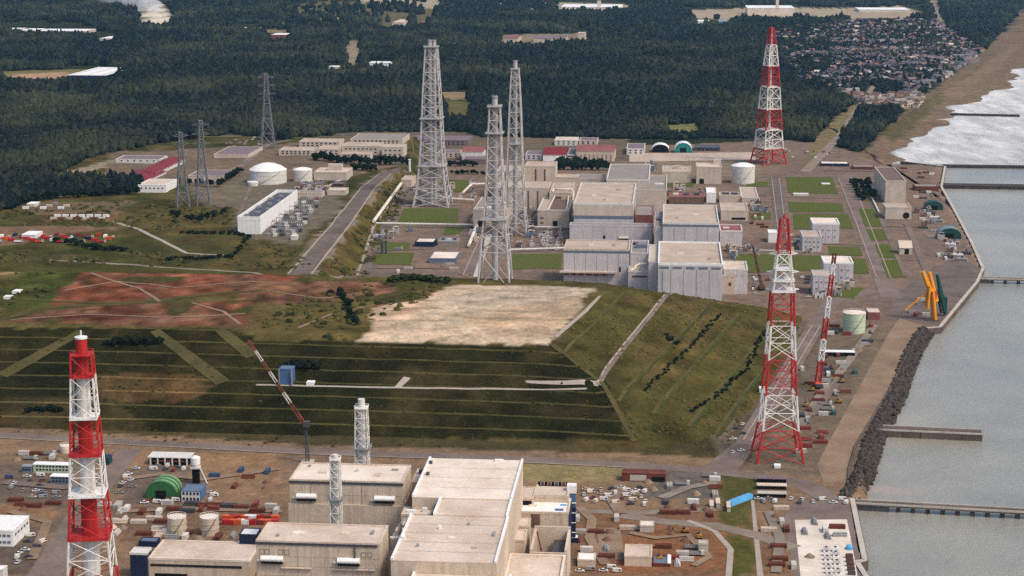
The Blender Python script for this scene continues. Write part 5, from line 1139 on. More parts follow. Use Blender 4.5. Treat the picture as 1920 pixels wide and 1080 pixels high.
tank('storage_tank', 'right of the two beige tanks with white lids in the near yard', 391, 1005, 35, 969, 965, 'wallN', 'roofH', group='two beige tanks in the near yard')
tank('storage_tank', 'small white round tank behind the striped stack', 122, 850, 22, 836, 831, 'roofH', 'roofH', stair=False)
# right-hand near yard
B = building('site_building', 'square beige building in the excavated yard', 'building', 1171, 1222, 1044, 1022, vb=1062, wall='wallN', roof='roofN', par=.4)
B = building('site_building', 'low grey roofed lean-to with white edge beside the square building', 'building', 1224, 1257, 1057, 1041, vb=1063, wall='rust', roof='bband', par=.2); part(B.root, 'edge_panel', MB().box(B.w / 2 - 1.4, B.w / 2 + .3, 0, B.d, B.h - .2, B.h + .5), 'white')
building('site_hut', 'pale hut with white roof left in the excavated yard', 'hut', 1083, 1116, 1050, 1037, vb=1063, wall='roofN', roof='white', par=.2)
building('site_hut', 'white roofed hut above the excavated pit', 'hut', 1200, 1226, 986, 977, vb=998, wall='concrete', roof='roofH', par=.2)
building('site_hut', 'small grey hut inside the curved site road', 'hut', 1310, 1328, 1020, 1013, vb=1036, wall='concrete', roof='concrete', par=.3)
building('site_hut', 'small blue grey shed beside the annex', 'hut', 1071, 1084, 1009, 1003, vb=1018, wall='navy', roof='white', par=.1)
for k, (v0) in enumerate((893, 906, 921)):
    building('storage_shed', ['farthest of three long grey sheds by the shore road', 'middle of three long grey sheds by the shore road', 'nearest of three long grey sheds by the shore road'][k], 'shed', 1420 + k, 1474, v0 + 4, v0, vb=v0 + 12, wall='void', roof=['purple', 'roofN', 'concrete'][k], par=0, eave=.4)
B = building('formwork_yard', 'rusty red steel formwork shed near the hill foot', 'shed', 1166, 1248, 888, 881, vb=903, wall='rust', roof='rust', par=.2); put(B.root, 'opening', shared_box(9, .3, 3.2, 'concrete'), -3, -.2, .5); put(B.root, 'opening', shared_box(7, .3, 2.6, 'void'), 8, -.2, .3)
g = G(1386, 941); rt = thing('covered_conveyor', 'long bright blue covered conveyor on the grass bank', 'conveyor', (g.x, g.y, g.z), -.75); part(rt, 'cover', MB().yprism([(-1.9, 0), (1.9, 0), (1.4, 2.4), (-1.4, 2.4)][::-1], -9, 10), 'lblue')
for yy in (-7, 0, 7): part(rt, 'footing', MB().box(-1.5, 1.5, yy - .3, yy + .3, -1, .1), 'concrete')
for k, (u, v) in enumerate(((1334, 952), (1346, 948), (1366, 955))):
    g = G(u, v); rt = thing('retaining_pier', 'pale concrete pier of the unfinished retaining wall', 'pier', g, GRID, 'retaining wall piers'); part(rt, 'shaft', MB().box(-.9, .9, -4.5, 4.5, -.5, 2.4), 'concrete'); part(rt, 'cap', MB().box(-1.1, 1.1, -4.7, 4.7, 2.4, 2.8), 'roofN')
# units on the concrete pad at the quay
k = 0
for c_ in range(2):
    for r_ in range(8):
        g = P(1549 + c_ * 17 + r_ * 1.0, 1034 + r_ * 8.2, 0); rt = thing('cooling_unit', 'white louvred unit in the left row on the quay pad' if c_ == 0 else 'white louvred unit in the right row on the quay pad', 'machinery', g, GRID, 'units on the quay pad')
        part(rt, 'casing', MB().box(-1.6, 1.6, -.8, .8, 0, 2.2), ('offw', 'white')[(r_ + c_) % 2]); part(rt, 'fan', MB().lathe([(.7, 2.2), (.7, 2.6)], 10), 'dsteel'); part(rt, 'skid', MB().box(-1.9, 1.9, -1.0, 1.0, -.1, .35), 'dsteel')
for r_ in range(5):
    g = P(1592 + r_ * 1.2, 1046 + r_ * 8, 0); rt = thing('steel_rack', 'dark steel rack along the quay pad edge', 'rack', g, GRID, 'racks on the quay pad'); part(rt, 'frame', MB().box(-1.8, 1.8, -.9, .9, 0, 1.6), 'dsteel'); part(rt, 'load', MB().box(-1.5, 1.5, -.7, .7, 1.6, 2.1), 'rust')
g = P(1592, 1030, 0); rt = thing('tarpaulin_heap', 'light blue tarpaulin heap on the quay pad', 'tarpaulin', g); part(rt, 'cover', MB().lathe([(1.9, 0), (1.7, 1.6), (1.0, 2.3), (.3, 2.5)], 9), 'lblue')
# pale green tank near the crane
tank('storage_tank', 'pale green tank near the yellow crane', 1604, 626, 42, 586, 579, 'pgreen', 'roofH')
# ------------------------------------------------------------------ cranes
def boom(root, a, b, w0, n, mats, r=.28, name='boom_section'):
    a, b = Vector(a), Vector(b); d = (b - a).normalized(); s = d.cross(Vector((0, 1, 0))).normalized(); t = d.cross(s)
    for k in range(n):
        p, q = a.lerp(b, k / n), a.lerp(b, (k + 1) / n); m = MB(); f0, f1 = 1 - .45 * k / n, 1 - .45 * (k + 1) / n
        c0 = [p + (s * i + t * j) * w0 / 2 * f0 for i, j in ((-1, -1), (1, -1), (1, 1), (-1, 1))]; c1 = [q + (s * i + t * j) * w0 / 2 * f1 for i, j in ((-1, -1), (1, -1), (1, 1), (-1, 1))]
        for i in range(4):
            m.tube(c0[i], c1[i], r, None, 4); m.tube(c0[i], c1[(i + 1) % 4], r * .7, None, 4); m.tube(c1[i], c1[(i + 1) % 4], r * .7, None, 4)
        part(root, name, m, mats[k % len(mats)])
def crawler(root, m='rust'):
    for s_ in (-1, 1): part(root, 'track', MB().xprism([(-3.6, .5), (-3, 0), (3, 0), (3.6, .5), (3, 1.3), (-3, 1.3)], s_ * 2.6 - .5, s_ * 2.6 + .5), 'tyre')
    part(root, 'body', MB().box(-2.3, 2.3, -3.4, 3.4, 1.3, 3.6), m); part(root, 'cab', MB().box(.6, 2.5, 1.8, 3.8, 1.6, 4.2), 'glass'); part(root, 'counterweight', MB().box(-2.2, 2.2, -5.0, -3.4, 1.4, 3.4), 'dsteel')
g = G(577, 868); y = g.y
rt = thing('tower_crane', 'tower crane with dark mast and red and white boom before the terraces', 'crane', g, 0); zt = zat(795, y)
boom(rt, (0, 0, 0), (-1.0, 0, zt), 1.9, 5, ['dsteel'], .22, 'mast_section'); part(rt, 'base', MB().box(-3.5, 3.5, -3.5, 3.5, -.3, 1.2), 'concrete'); part(rt, 'cab', MB().box(-2, 1.6, -1.6, 1.6, zt - 1.5, zt + 1.6), 'dsteel')
sx_ = (y * ray(466, 638).x / ray(466, 638).y) - g.x
boom(rt, (-1.5, 0, zt), (sx_, 0, zat(638, y)), 1.7, 8, ['mred', 'rust', 'mwhite', 'rust', 'mwhite', 'rust', 'mwhite', 'mred'], .17)
part(rt, 'hook_cable', MB().tube((sx_, 0, zat(638, y)), (sx_ + .2, 0, zat(690, y)), .06, None, 3), 'dsteel')
g = G(1534, 727); y = g.y; rt = thing('crawler_crane', 'crawler crane with tall red and white boom in the storage yard', 'crane', g, 0); crawler(rt, 'orange')
bx_ = (y * ray(1566, 476).x / ray(1566, 476).y) - g.x; boom(rt, (0, 1, 3.5), (bx_, 2, zat(476, y)), 3.4, 12, ['red', 'red', 'white', 'white', 'red', 'red', 'white', 'white', 'red', 'red', 'white', 'rust'], .34)
g = G(1428, 543); y = g.y; rt = thing('crawler_crane', 'crawler crane with thin dark boom beside the nearest reactor', 'crane', g, 0); crawler(rt, 'rust')
boom(rt, (0, 1, 3.5), ((y * ray(1412, 462).x / ray(1412, 462).y) - g.x, 2, zat(462, y)), 1.8, 6, ['rust', 'dsteel'], .35)
# yellow quay crane with raised arm and the dark green one beside it
g = G(1746, 600); y = g.y; Q = lambda u, v: Vector(((y * ray(u, v).x / ray(u, v).y) - g.x, 0, zat(v, y) - g.z))
rt = thing('quay_crane', 'yellow quay crane with raised jib and slanted legs', 'crane', g, 0)
def beam(nm, a, b, r0, r1, m='yellow', dy=0): part(rt, nm, MB().tube(a + Vector((0, dy, 0)), b + Vector((0, dy, 0)), r0, r1, 6), m)
for dy in (-3, 3): beam('leg', Q(1752, 598), Q(1748, 545), 1.6, 1.2, dy=dy); beam('leg', Q(1738, 578), Q(1742, 535), 1.2, 1.0, dy=dy)
beam('back_stay', Q(1697, 582), Q(1742, 545), .7, .7); beam('jib', Q(1752, 566), Q(1730, 509), 2.6, 1.7); beam('jib', Q(1757, 566), Q(1744, 511), 2.0, 1.5, dy=2); part(rt, 'machine_house', MB().box(-2.5, 3.0, -2.5, 2.5, Q(1750, 560).z, Q(1750, 545).z), 'orange'); beam('strut', Q(1733, 520), Q(1752, 548), .5, .5)
part(rt, 'rail_beam', MB().box(-6, 5, -4, -3, -.2, .8).box(-6, 5, 3, 4, -.2, .8), 'dsteel')
rt = thing('quay_crane', 'dark green quay crane beside the yellow one', 'crane', G(1767, 592), 0)
g2 = rt.location; y = g2.y; g = g2
beam('leg', Q(1772, 588), Q(1760, 540), 1.9, 1.5, 'dgreen', -2); beam('leg', Q(1766, 588), Q(1757, 545), 1.0, .8, 'dgreen', 2); beam('jib', Q(1767, 560), Q(1757, 515), 2.0, 1.4, 'dgreen'); part(rt, 'machine_house', MB().box(-2.5, 2.5, -3, 3, Q(1765, 578).z, Q(1765, 556).z), 'dgreen')

# ------------------------------------------------------------------ quays, breakwaters, piers, rock armour
def pier(name, label, px, wd, z1, m='quay', piles=0, z0=-11, cat='pier', solid=0.0):
    pts = [P(u, v, z1) for u, v in px]; o = pts[0]; d = pts[-1] - o; L = Vector((d.x, d.y, 0)).length; root = thing(name, label, cat, (o.x, o.y, 0), math.atan2(d.y, d.x))
    part(root, 'deck', MB().box(0, L, -wd / 2, wd / 2, z1 - (1.4 if piles else 0) + (0 if piles else z0), z1), m)
    part(root, 'kerb', MB().box(0, L, -wd / 2 - .15, -wd / 2 + .5, z1 - .5, z1 + .5).box(0, L, wd / 2 - .5, wd / 2 + .15, z1 - .5, z1 + .5), 'concrete' if name != 'breakwater' else m)
    if piles:
        n = int(L / piles)
        if solid: part(root, 'abutment', MB().box(0, L * solid, -wd / 2 + .3, wd / 2 - .3, z0, z1 - 1.42), 'dsteel')
        for k in range(n + 1):
            xx = k * piles
            if xx < L * solid: continue
            part(root, 'pile_bent', MB().box(xx - 1.0, xx + 1.0, -wd / 2 + .4, wd / 2 - .4, z0, z1 - 1.38), 'rock')
    else:
        n = max(2, int(L / 20))
        for k in range(n): part(root, 'joint', MB().box(L * (k + .5) / n - .2, L * (k + .5) / n + .2, -wd / 2 - .2, -wd / 2 - .02, z0, z1 - .6), 'rock')
    return root
pier('jetty', 'solid stone jetty reaching into the harbour from the haul road', [(1612, 800), (1841, 810)], 10, -.6)
pier('pile_pier', 'long low pier on dark piles at the near quay', [(1602, 940), (1935, 958)], 6, -1.0, piles=7.6, solid=.20)
pier('pile_pier', 'far short pier on piles below the crane quay', [(1836, 521), (1935, 523)], 7, -.8, piles=11, solid=.2)
pier('breakwater', 'wide breakwater across the harbour mouth', [(1762, 346), (1960, 349)], 18, -1.5, 'rock')
pier('breakwater', 'narrow breakwater beyond the wide one', [(1768, 310), (1960, 312)], 10, -2.5, 'rock')
pier('breakwater', 'dark groyne running out through the surf', [(1783, 213), (1912, 216)], 12, -2.5, 'rock')
def quay_wall(label, px, z1=.25, wd=1.6):
    root = thing('quay_wall', label, 'quay wall', (0, 0, 0), 0); pts = [P(u, v, 0) for u, v in px]; root.location = pts[0]
    for a, b in zip(pts[:-1], pts[1:]):
        a, b = a - pts[0], b - pts[0]; d = (b - a).normalized(); s = Vector((d.y, -d.x, 0))
        part(root, 'wall_face', MB().prism([tuple((a - d * .3 + s * 1.2)[:2]), tuple((b + d * .3 + s * 1.2)[:2]), tuple((b + d * .3 - s * wd)[:2]), tuple((a - d * .3 - s * wd)[:2])][::1], -11.5, z1 - .35), 'quay')
        part(root, 'coping', MB().prism([tuple((a + s * 1.4)[:2]), tuple((b + s * 1.4)[:2]), tuple((b - s * (wd - .4))[:2]), tuple((a - s * (wd - .4))[:2])], z1 - .35, z1 + .05), 'concrete')
quay_wall('straight concrete quay wall below the concrete pad', [(1598, 935), (1622, 1050), (1607, 1054), (1625, 1082), (1660, 1250)])
quay_wall('stepped concrete quay wall under the yellow crane', [(1738, 615), (1762, 613), (1832, 528), (1843, 503)])
quay_wall('long concrete quay wall along the intake pumps', [(1843, 503), (1822, 455), (1790, 395), (1765, 350), (1772, 312)])
quay_wall('short concrete quay wall at the harbour head', [(1772, 312), (1690, 302)])
# rock armour below the haul road: rocks one can pick out nearest, all real stones
rock_me = []
for k in range(5):
    bm = bmesh.new(); bmesh.ops.create_icosphere(bm, subdivisions=1, radius=1.0); rs = random.Random(k + 50)
    for v in bm.verts: v.co *= 1 + (rs.random() - .5) * .55; v.co.z *= .75
    me = bpy.data.meshes.new('boulder'); bm.to_mesh(me); bm.free(); me.materials.append(M['rock']); rock_me.append(me)
rv = thing('rock_revetment', 'dark rock armour slope between haul road and harbour water', 'rocks', P(1680, 735, 0), 0); o0 = rv.location.copy()
line = [P(u, v, 0) for u, v in ((1600, 932), (1624, 890), (1640, 842), (1640, 828), (1688, 735), (1706, 680), (1726, 638), (1742, 614))]
cand = []
for a, b in zip(line[:-1], line[1:]):
    n_ = int((b - a).length * 4.2); d = (b - a).normalized(); s = Vector((d.y, -d.x, 0))
    for k in range(n_):
        t = random.random(); off = random.uniform(-6.5, 3.5); p = a.lerp(b, t) + s * off; sc_ = random.uniform(.9, 2.0); p.z = .2 if off < -3 else .2 - (off + 3) * .7; p.z += random.uniform(-.3, .5); cand.append((p, sc_))
cand.sort(key=lambda q: q[0].y)
for p, sc_ in cand[:300]:
    b_ = link('boulder', random.choice(rock_me), rv); b_.location = p - o0; b_.scale = (sc_, sc_, sc_); b_.rotation_euler = (random.random() * 6, random.random() * 6, random.random() * 6)
m_ = MB()
for p, sc_ in cand[300:]:
    src = random.choice(rock_me); R_ = Matrix.Rotation(random.random() * 6.28, 3, 'Z')
    m_.add([(p - o0) + (R_ @ v.co) * sc_ for v in src.vertices], [tuple(f.vertices) for f in src.polygons])
r_ = m_.obj('boulders', 'rock', rv); r_['kind'] = 'stuff'
# low parapet wall along the haul road
root = thing('sea_wall', 'low concrete parapet along the top of the rock armour', 'wall', P(1595, 880, 0), 0); o0 = root.location.copy()
wl_ = [P(u, v, 0) for u, v in ((1588, 932), (1592, 880), (1604, 838), (1668, 732), (1700, 668), (1732, 619))]
for a, b in zip(wl_[:-1], wl_[1:]):
    d = (b - a).normalized(); s = Vector((d.y, -d.x, 0)) * .5; a, b = a - o0, b - o0
    part(root, 'wall_length', MB().prism([tuple((a + s)[:2]), tuple((b + s)[:2]), tuple((b - s)[:2]), tuple((a - s)[:2])], -.5, 1.1), 'quay')
# surf along the beach; farther out the same white paints sun glare
def foam_glare_mat():
    m = bpy.data.materials.new('surf_foam_and_glare'); m.use_nodes = True; nt = m.node_tree; b = nt.nodes['Principled BSDF']; b.inputs['Base Color'].default_value = (.66, .63, .58, 1); b.inputs['Roughness'].default_value = .9
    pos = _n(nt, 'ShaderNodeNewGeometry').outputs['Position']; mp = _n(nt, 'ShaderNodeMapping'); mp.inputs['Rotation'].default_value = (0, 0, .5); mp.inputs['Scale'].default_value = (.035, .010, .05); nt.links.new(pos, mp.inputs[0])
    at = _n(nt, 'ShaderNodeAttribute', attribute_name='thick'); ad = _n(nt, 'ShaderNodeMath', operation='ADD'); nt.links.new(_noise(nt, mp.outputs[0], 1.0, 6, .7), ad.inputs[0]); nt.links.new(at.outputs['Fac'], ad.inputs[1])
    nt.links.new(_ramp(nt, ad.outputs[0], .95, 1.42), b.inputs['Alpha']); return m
M['foam_glare'] = foam_glare_mat()
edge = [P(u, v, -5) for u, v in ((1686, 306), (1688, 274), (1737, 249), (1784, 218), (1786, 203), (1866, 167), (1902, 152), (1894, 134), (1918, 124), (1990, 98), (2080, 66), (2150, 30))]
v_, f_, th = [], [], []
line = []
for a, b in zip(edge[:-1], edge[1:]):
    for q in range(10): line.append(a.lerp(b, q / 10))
cols = (-12, 0, 10, 25, 45, 70, 100, 150, 220, 320, 450, 620)  # far offsets carry the painted glare, near ones the breakers
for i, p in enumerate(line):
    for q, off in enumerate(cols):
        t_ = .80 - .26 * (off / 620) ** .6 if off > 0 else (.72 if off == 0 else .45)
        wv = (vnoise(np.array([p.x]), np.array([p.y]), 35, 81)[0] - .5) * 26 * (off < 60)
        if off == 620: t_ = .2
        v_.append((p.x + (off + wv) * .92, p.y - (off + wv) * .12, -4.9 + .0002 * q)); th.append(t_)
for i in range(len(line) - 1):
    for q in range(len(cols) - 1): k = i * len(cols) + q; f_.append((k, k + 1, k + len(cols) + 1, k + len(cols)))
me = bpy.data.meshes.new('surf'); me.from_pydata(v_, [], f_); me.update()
a_ = me.attributes.new('thick', 'FLOAT', 'POINT'); a_.data.foreach_set('value', th); me.materials.append(M['foam_glare']); o = link('surf', me); tag(o, 'white breaking surf along the far beach with painted sun glare beyond it', 'surf', kind='stuff')

# ------------------------------------------------------------------ village, far sheds, smoke
def house_mesh(k, wall, roof, w_, d_, h_):
    m = MB(); a = w_ / 2; m.box(-a, a, 0, d_, -2, h_, 0); m.xprism([(-.6, h_ - .3), (d_ + .6, h_ - .3), (d_ / 2, h_ + d_ * .32)], -a - .6, a + .6, 1); m.box(a * .2, a, -2.5, 0, -2, h_ * .55, 1)
    m.box(-a * .7, -a * .1, -.1, .1, .6, 2.2, 2); return m.mesh('house', [wall, roof, 'glass'])
HM = {}
for key, wl, rf in (('dark slate', 'roofG', 'slate'), ('brown tiled', 'wallB', 'brownr'), ('purplish grey', 'roofG', 'purple'), ('faded red', 'roofG', 'roofP'), ('pale grey', 'wallB', 'roofG'), ('white', 'roofG', 'mwhite')):
    HM[key] = [house_mesh(k, wl, rf, 9 + 3 * k, 7 + k, 5 + .8 * k) for k in range(3)]
keys = ['dark slate'] * 8 + ['brown tiled'] * 4 + ['purplish grey'] * 5 + ['faded red'] * 1 + ['pale grey'] * 2 + ['white']
x, y = grid_pts(P(1440, 120).x - 700, P(1850, 60).x + 700, P(1640, 200).y, P(1640, 40).y, 17, .75); u, v = px_of(x, y)
ok = in_poly(u, v, VILLAGE) & (np.random.rand(len(x)) < np.where(u < 1560, .10 + .35 * (vnoise(x, y, 150, 71) > .6), .42 + .4 * (vnoise(x, y, 120, 72) > .42))) & ~in_poly(u, v, [(1600, 165), (1650, 150), (1700, 165), (1690, 185), (1640, 200)]); hs = sorted(zip(y[ok], x[ok]))
rest = {}
for i, (yy, xx) in enumerate(hs):
    key = random.choice(keys); me = random.choice(HM[key]); rz = .45 + random.choice((0, 1.57)) + random.uniform(-.12, .12); z = gz(xx, yy)
    if i < 300:
        o = link('village_house', me); o.location = (xx, yy, z); o.rotation_euler = (0, 0, rz); tag(o, 'small %s roofed house in the crowded village behind the beach' % key, 'house', 'village houses with %s roofs' % key)
    else:
        R_ = Matrix.Rotation(rz, 3, 'Z'); m_ = rest.setdefault('m', MB()); nm = {'offw': 0, 'wallB': 0, 'white': 0}; src = me; base = len(m_.v)
        names = [mm.name for mm in src.materials]; T = {'slate_tiles': 1, 'brown_tiles': 2, 'purplish_grey_roof': 3, 'faded_red_roof': 4, 'grey_roof': 5, 'dark_glass': 6}
        m_.v += [tuple(Vector((xx, yy, z)) + R_ @ w_.co) for w_ in src.vertices]; m_.f += [tuple(q + base for q in f.vertices) for f in src.polygons]; m_.m += [T.get(names[f.material_index], 0) for f in src.polygons]
if rest: tag(rest['m'].obj('village_houses', ['wallB', 'slate', 'brownr', 'purple', 'roofP', 'roofG', 'glass']), 'farther roofs of the village fading into the distance', 'houses', kind='stuff')
print('village houses', len(hs))
x, y = grid_pts(P(1615, 200).x, P(1745, 176).x + 60, P(1640, 204).y, P(1640, 178).y, 22, .8); u, v = px_of(x, y); ok = in_poly(u, v, [(1618, 202), (1622, 180), (1742, 178), (1722, 205)])
for i, (xx, yy) in enumerate(zip(x[ok], y[ok])):
    o = link('village_house', random.choice(HM['brown tiled' if i % 3 else 'pale grey'])); o.location = (xx, yy, gz(xx, yy)); o.rotation_euler = (0, 0, random.uniform(0, 3)); tag(o, 'hut in the row on pale ground at the near edge of the village', 'house', 'huts in the row on pale ground')
for lab, x0, x1, vt, vk, vb, wl, rf in FAR_SHEDS:
    B = building('far_shed', lab + ('' if len(lab.split()) > 3 else ' near the far clearing'), 'shed', x0, x1, vt, vk, vb=vb, wall=wl, roof=rf, par=0, eave=.5)
    if 'factory' in lab: part(B.root, 'tower', MB().box(B.w * .1, B.w * .16, 2, 12, 0, B.h * 2.3), 'roofH')
    if 'white roof in the left' in lab:
        for k in range(5): part(B.root, 'roof_light', MB().box(-B.w * .4 + k * B.w * .19, -B.w * .4 + k * B.w * .19 + 3, 3, B.d - 3, B.h, B.h + .15), ('concrete', 'white')[k % 2])
# ------------------------------------------------------------------ trees one can tell apart
def crown_mesh(name, m, seed, n=260, rx=1.0, rz=1.0, leaf=.26):
    rs = random.Random(seed); mb = MB(); cl = [(Vector((rs.uniform(-.6, .6), rs.uniform(-.6, .6), rs.uniform(-.55, .65))), rs.uniform(.3, .52)) for _ in range(9)]
    for k in range(n):
        c, r = rs.choice(cl); d = Vector((rs.gauss(0, 1), rs.gauss(0, 1), rs.gauss(0, 1))).normalized(); p = c + d * r * rs.uniform(.6, 1.05); p = Vector((p.x * rx, p.y * rx, p.z * rz))
        a = (d + Vector((rs.uniform(-.6, .6), rs.uniform(-.6, .6), rs.uniform(-.2, .8)))).orthogonal().normalized() * leaf * rs.uniform(.6, 1.2); b = d.cross(a).normalized() * leaf * rs.uniform(.6, 1.2)
        mb.add([p - a - b, p + a - b, p + a * .8 + b, p - a * .7 + b * 1.1], [(0, 1, 2, 3)])
    return mb.mesh(name, m)
CROWN = [crown_mesh('crown', 'leaf', k, rz=1.2) for k in range(3)] + [crown_mesh('crown', 'leaf2', k + 5) for k in range(3)]
TRUNK = MB().tube((0, 0, -.3), (0, 0, 1.0), .11, .05, 6).tube((0, 0, .55), (.35, .1, .95), .05, .02, 4).tube((0, 0, .5), (-.3, .2, .9), .05, .02, 4).mesh('trunk', 'bark')
def tree(x, y, r, h, label, group, dark=True, name='tree'):
    root = thing(name, label, 'tree', (x, y, gz(x, y) - .2), random.random() * 6.28, group)
    t_ = link('trunk', TRUNK, root); t_.scale = (r * 1.0, r * 1.0, h * .6); c = link('crown', random.choice(CROWN[:3] if dark else CROWN[3:]), root); c.location = (0, 0, h * .58); c.scale = (r, r, h * .42); return root
def tree_row(px, n, r, h, label, group, dark=True, jit=1.5, name='tree'):
    pts = [G(u, v) for u, v in px]; L = [0]
    for a, b in zip(pts[:-1], pts[1:]): L.append(L[-1] + (b - a).length)
    for k in range(n):
        s = L[-1] * (k + .5) / n
        for i in range(len(pts) - 1):
            if s <= L[i + 1]: p = pts[i].lerp(pts[i + 1], (s - L[i]) / max(L[i + 1] - L[i], 1e-6)); break
        tree(p.x + random.uniform(-jit, jit), p.y + random.uniform(-jit, jit), r * random.uniform(.75, 1.25), h * random.uniform(.8, 1.2), label, group, dark, name)
tree_row([(1042, 318), (1140, 320)], 16, 4.5, 11, 'dark tree in the clipped screen behind the turbine halls', 'tree screen behind the turbine halls')
tree_row([(1044, 311), (1138, 313)], 14, 4.5, 10, 'dark tree in the clipped screen behind the turbine halls', 'tree screen behind the turbine halls')
tree_row([(836, 311), (895, 312)], 10, 3.6, 7, 'dark tree in the hedge behind the tallest stack', 'hedge behind the tallest stack')
tree_row([(845, 326), (925, 328)], 12, 2.6, 5, 'dark low tree along the rear plant road', 'hedge along the rear plant road')
tree_row([(590, 300), (640, 306), (700, 310), (765, 312)], 22, 5.0, 10, 'dark tree in the belt before the dormitories', 'tree belt before the dormitories')
tree_row([(660, 318), (705, 322)], 8, 4.2, 8, 'dark tree beside the approach road head', 'trees at the approach road head')
tree_row([(1600, 345), (1612, 378)], 7, 4.2, 7, 'dark tree in the dense block beside the harbour road, left file', 'dense tree block by the harbour road')
tree_row([(1612, 343), (1625, 378)], 7, 4.2, 7, 'dark tree in the dense block beside the harbour road, middle file', 'dense tree block by the harbour road')
tree_row([(1624, 343), (1638, 376)], 7, 4.2, 7, 'dark tree in the dense block beside the harbour road, right file', 'dense tree block by the harbour road')
for r_ in range(1): tree_row([(40, 384), (110, 372), (258, 364)], 18, 4.8, 9, 'dark tree in the wood edge below the red roofed hall', 'wood edge below the red roofed hall')
tree_row([(325, 345), (410, 352), (440, 330), (455, 322)], 14, 4.2, 8, 'dark tree between the pylons and the white tanks', 'trees between pylons and tanks')
tree_row([(320, 402), (372, 418), (385, 412), (425, 400)], 9, 4.0, 6, 'dark bushy tree on the rough bank below the pylons', 'bushy trees below the pylons')
tree_row([(100, 452), (190, 470), (240, 470)], 9, 4.4, 5, 'dark bush below the row of red machines', 'bushes below the red machines', name='bush')
tree_row([(310, 488), (370, 487), (440, 482)], 16, 2.8, 3.2, 'dark clipped bush in the hedge below the white hall', 'hedge below the white switchgear hall', name='bush')
tree_row([(340, 438), (440, 440), (468, 444)], 16, 2.6, 3.2, 'dark clipped bush at the foot of the white hall bank', 'hedge above the white switchgear hall bank', name='bush')
tree_row([(468, 444), (438, 478)], 8, 2.6, 3, 'dark clipped bush down the corner of the bank', 'hedge down the corner of the bank', name='bush')
tree_row([(204, 646), (300, 644)], 16, 3.0, 4.5, 'dark green bush in the strip on the upper terrace', 'bush strip on the upper terrace', name='bush')
tree_row([(545, 690), (592, 694)], 9, 3.2, 5, 'dark bush beside the blue terrace shed', 'bushes beside the blue shed', name='bush')
tree_row([(1295, 775), (1350, 738), (1400, 692), (1436, 615)], 62, 1.35, 1.7, 'dark green bush in the lower drain line of the seaward slope', 'bush line of the lower slope drain', name='bush')
tree_row([(1205, 735), (1255, 690), (1300, 645), (1350, 590)], 52, 1.3, 1.6, 'dark green bush in the upper drain line of the seaward slope', 'bush line of the upper slope drain', name='bush')
tree_row([(1245, 630), (1275, 650)], 5, 2.0, 2.4, 'dark bush between the drain lines on the seaward slope', 'bushes between the slope drains', name='bush')
tree_row([(50, 770), (120, 772)], 10, 2.6, 3.0, 'dark bush on the lower left terrace', 'bushes on the lower left terrace', name='bush')
tree_row([(610, 555), (640, 548), (660, 600), (670, 615)], 9, 4.0, 4.5, 'dark bush on the flat hilltop beside the bare ground', 'bushes on the hilltop', name='bush')
tree_row([(730, 528), (780, 524), (836, 532)], 14, 4.2, 4.5, 'green bush on the back rim of the hilltop', 'bushes on the back rim of the hilltop', False, name='bush')

# ------------------------------------------------------------------ vehicles, containers, piles
KIDS = {}
def copy_thing(src, loc, rz, label, group):
    c = src.copy(); C.objects.link(c); c.location = loc; c.rotation_euler = (0, 0, rz); c['label'] = label; c['group'] = group
    for ch in KIDS[src.name]: k = ch.copy(); C.objects.link(k); k.parent = c
    return c
PROTO = {}
def proto(key, make, loc, rz, label, cat, group, name):
    """first use builds the thing, later uses copy it with its parts"""
    if key in PROTO: return copy_thing(PROTO[key], loc, rz, label, group)
    root = thing(name, label, cat, loc, rz, group); kids = make(root); PROTO[key] = root; KIDS[root.name] = kids; return root
WHEEL = None
def wheels(root, xs_, y_, r=.33):
    out = []
    for x in xs_:
        for s_ in (-1, 1): out.append(part(root, 'wheel', MB().tube((x, s_ * y_ - .12, r), (x, s_ * y_ + .12, r), r, None, 10), 'tyre'))
    return out
def mk_car(col, van=False):
    def f(root):
        if van: body = MB().xprism([(-2.2, .4), (2.2, .4), (2.2, 1.0), (1.75, 1.9), (-2.15, 2.0)], -.85, .85); cab = MB().xprism([(2.12, 1.08), (1.78, 1.78), (.6, 1.8), (.6, 1.08)], -.87, .87)
        else: body = MB().xprism([(-2.2, .35), (2.2, .35), (2.25, .8), (1.1, .95), (-1.6, 1.0), (-2.2, .9)], -.85, .85); cab = MB().xprism([(1.1, .92), (.45, 1.42), (-1.0, 1.45), (-1.75, .95)], -.76, .76)
        R_ = Matrix.Rotation(-math.pi / 2, 3, 'Z')
        for m in (body, cab): m.v = [tuple(R_ @ Vector(p)) for p in m.v]
        k = [part(root, 'body', body, col), part(root, 'cabin_glass', cab, 'glass')]
        if not van: k.append(part(root, 'roof_panel', MB().box(-.85, .4, -.68, .68, 1.43, 1.5), col))
        return k + wheels(root, (-1.4, 1.4), .78)
    return f
def mk_truck(col, bed):
    def f(root):
        k = [part(root, 'chassis', MB().box(-3.8, 3.6, -.5, .5, .5, .8), 'dsteel'), part(root, 'cab', MB().xprism([(-1.15, .7), (1.15, .7), (1.15, 2.7), (-1.15, 2.7)], 2.2, 3.9), col), part(root, 'windscreen', MB().box(3.88, 3.95, -1.0, 1.0, 1.6, 2.4), 'glass'),
             part(root, 'bed', MB().box(-4.0, 2.0, -1.2, 1.2, .85, 1.1).box(-4.0, 2.0, -1.2, -1.1, 1.1, 2.0).box(-4.0, 2.0, 1.1, 1.2, 1.1, 2.0).box(-4.0, -3.9, -1.1, 1.1, 1.1, 2.0), bed)]
        return k + wheels(root, (-2.8, 2.9), 1.0, .5)
    return f
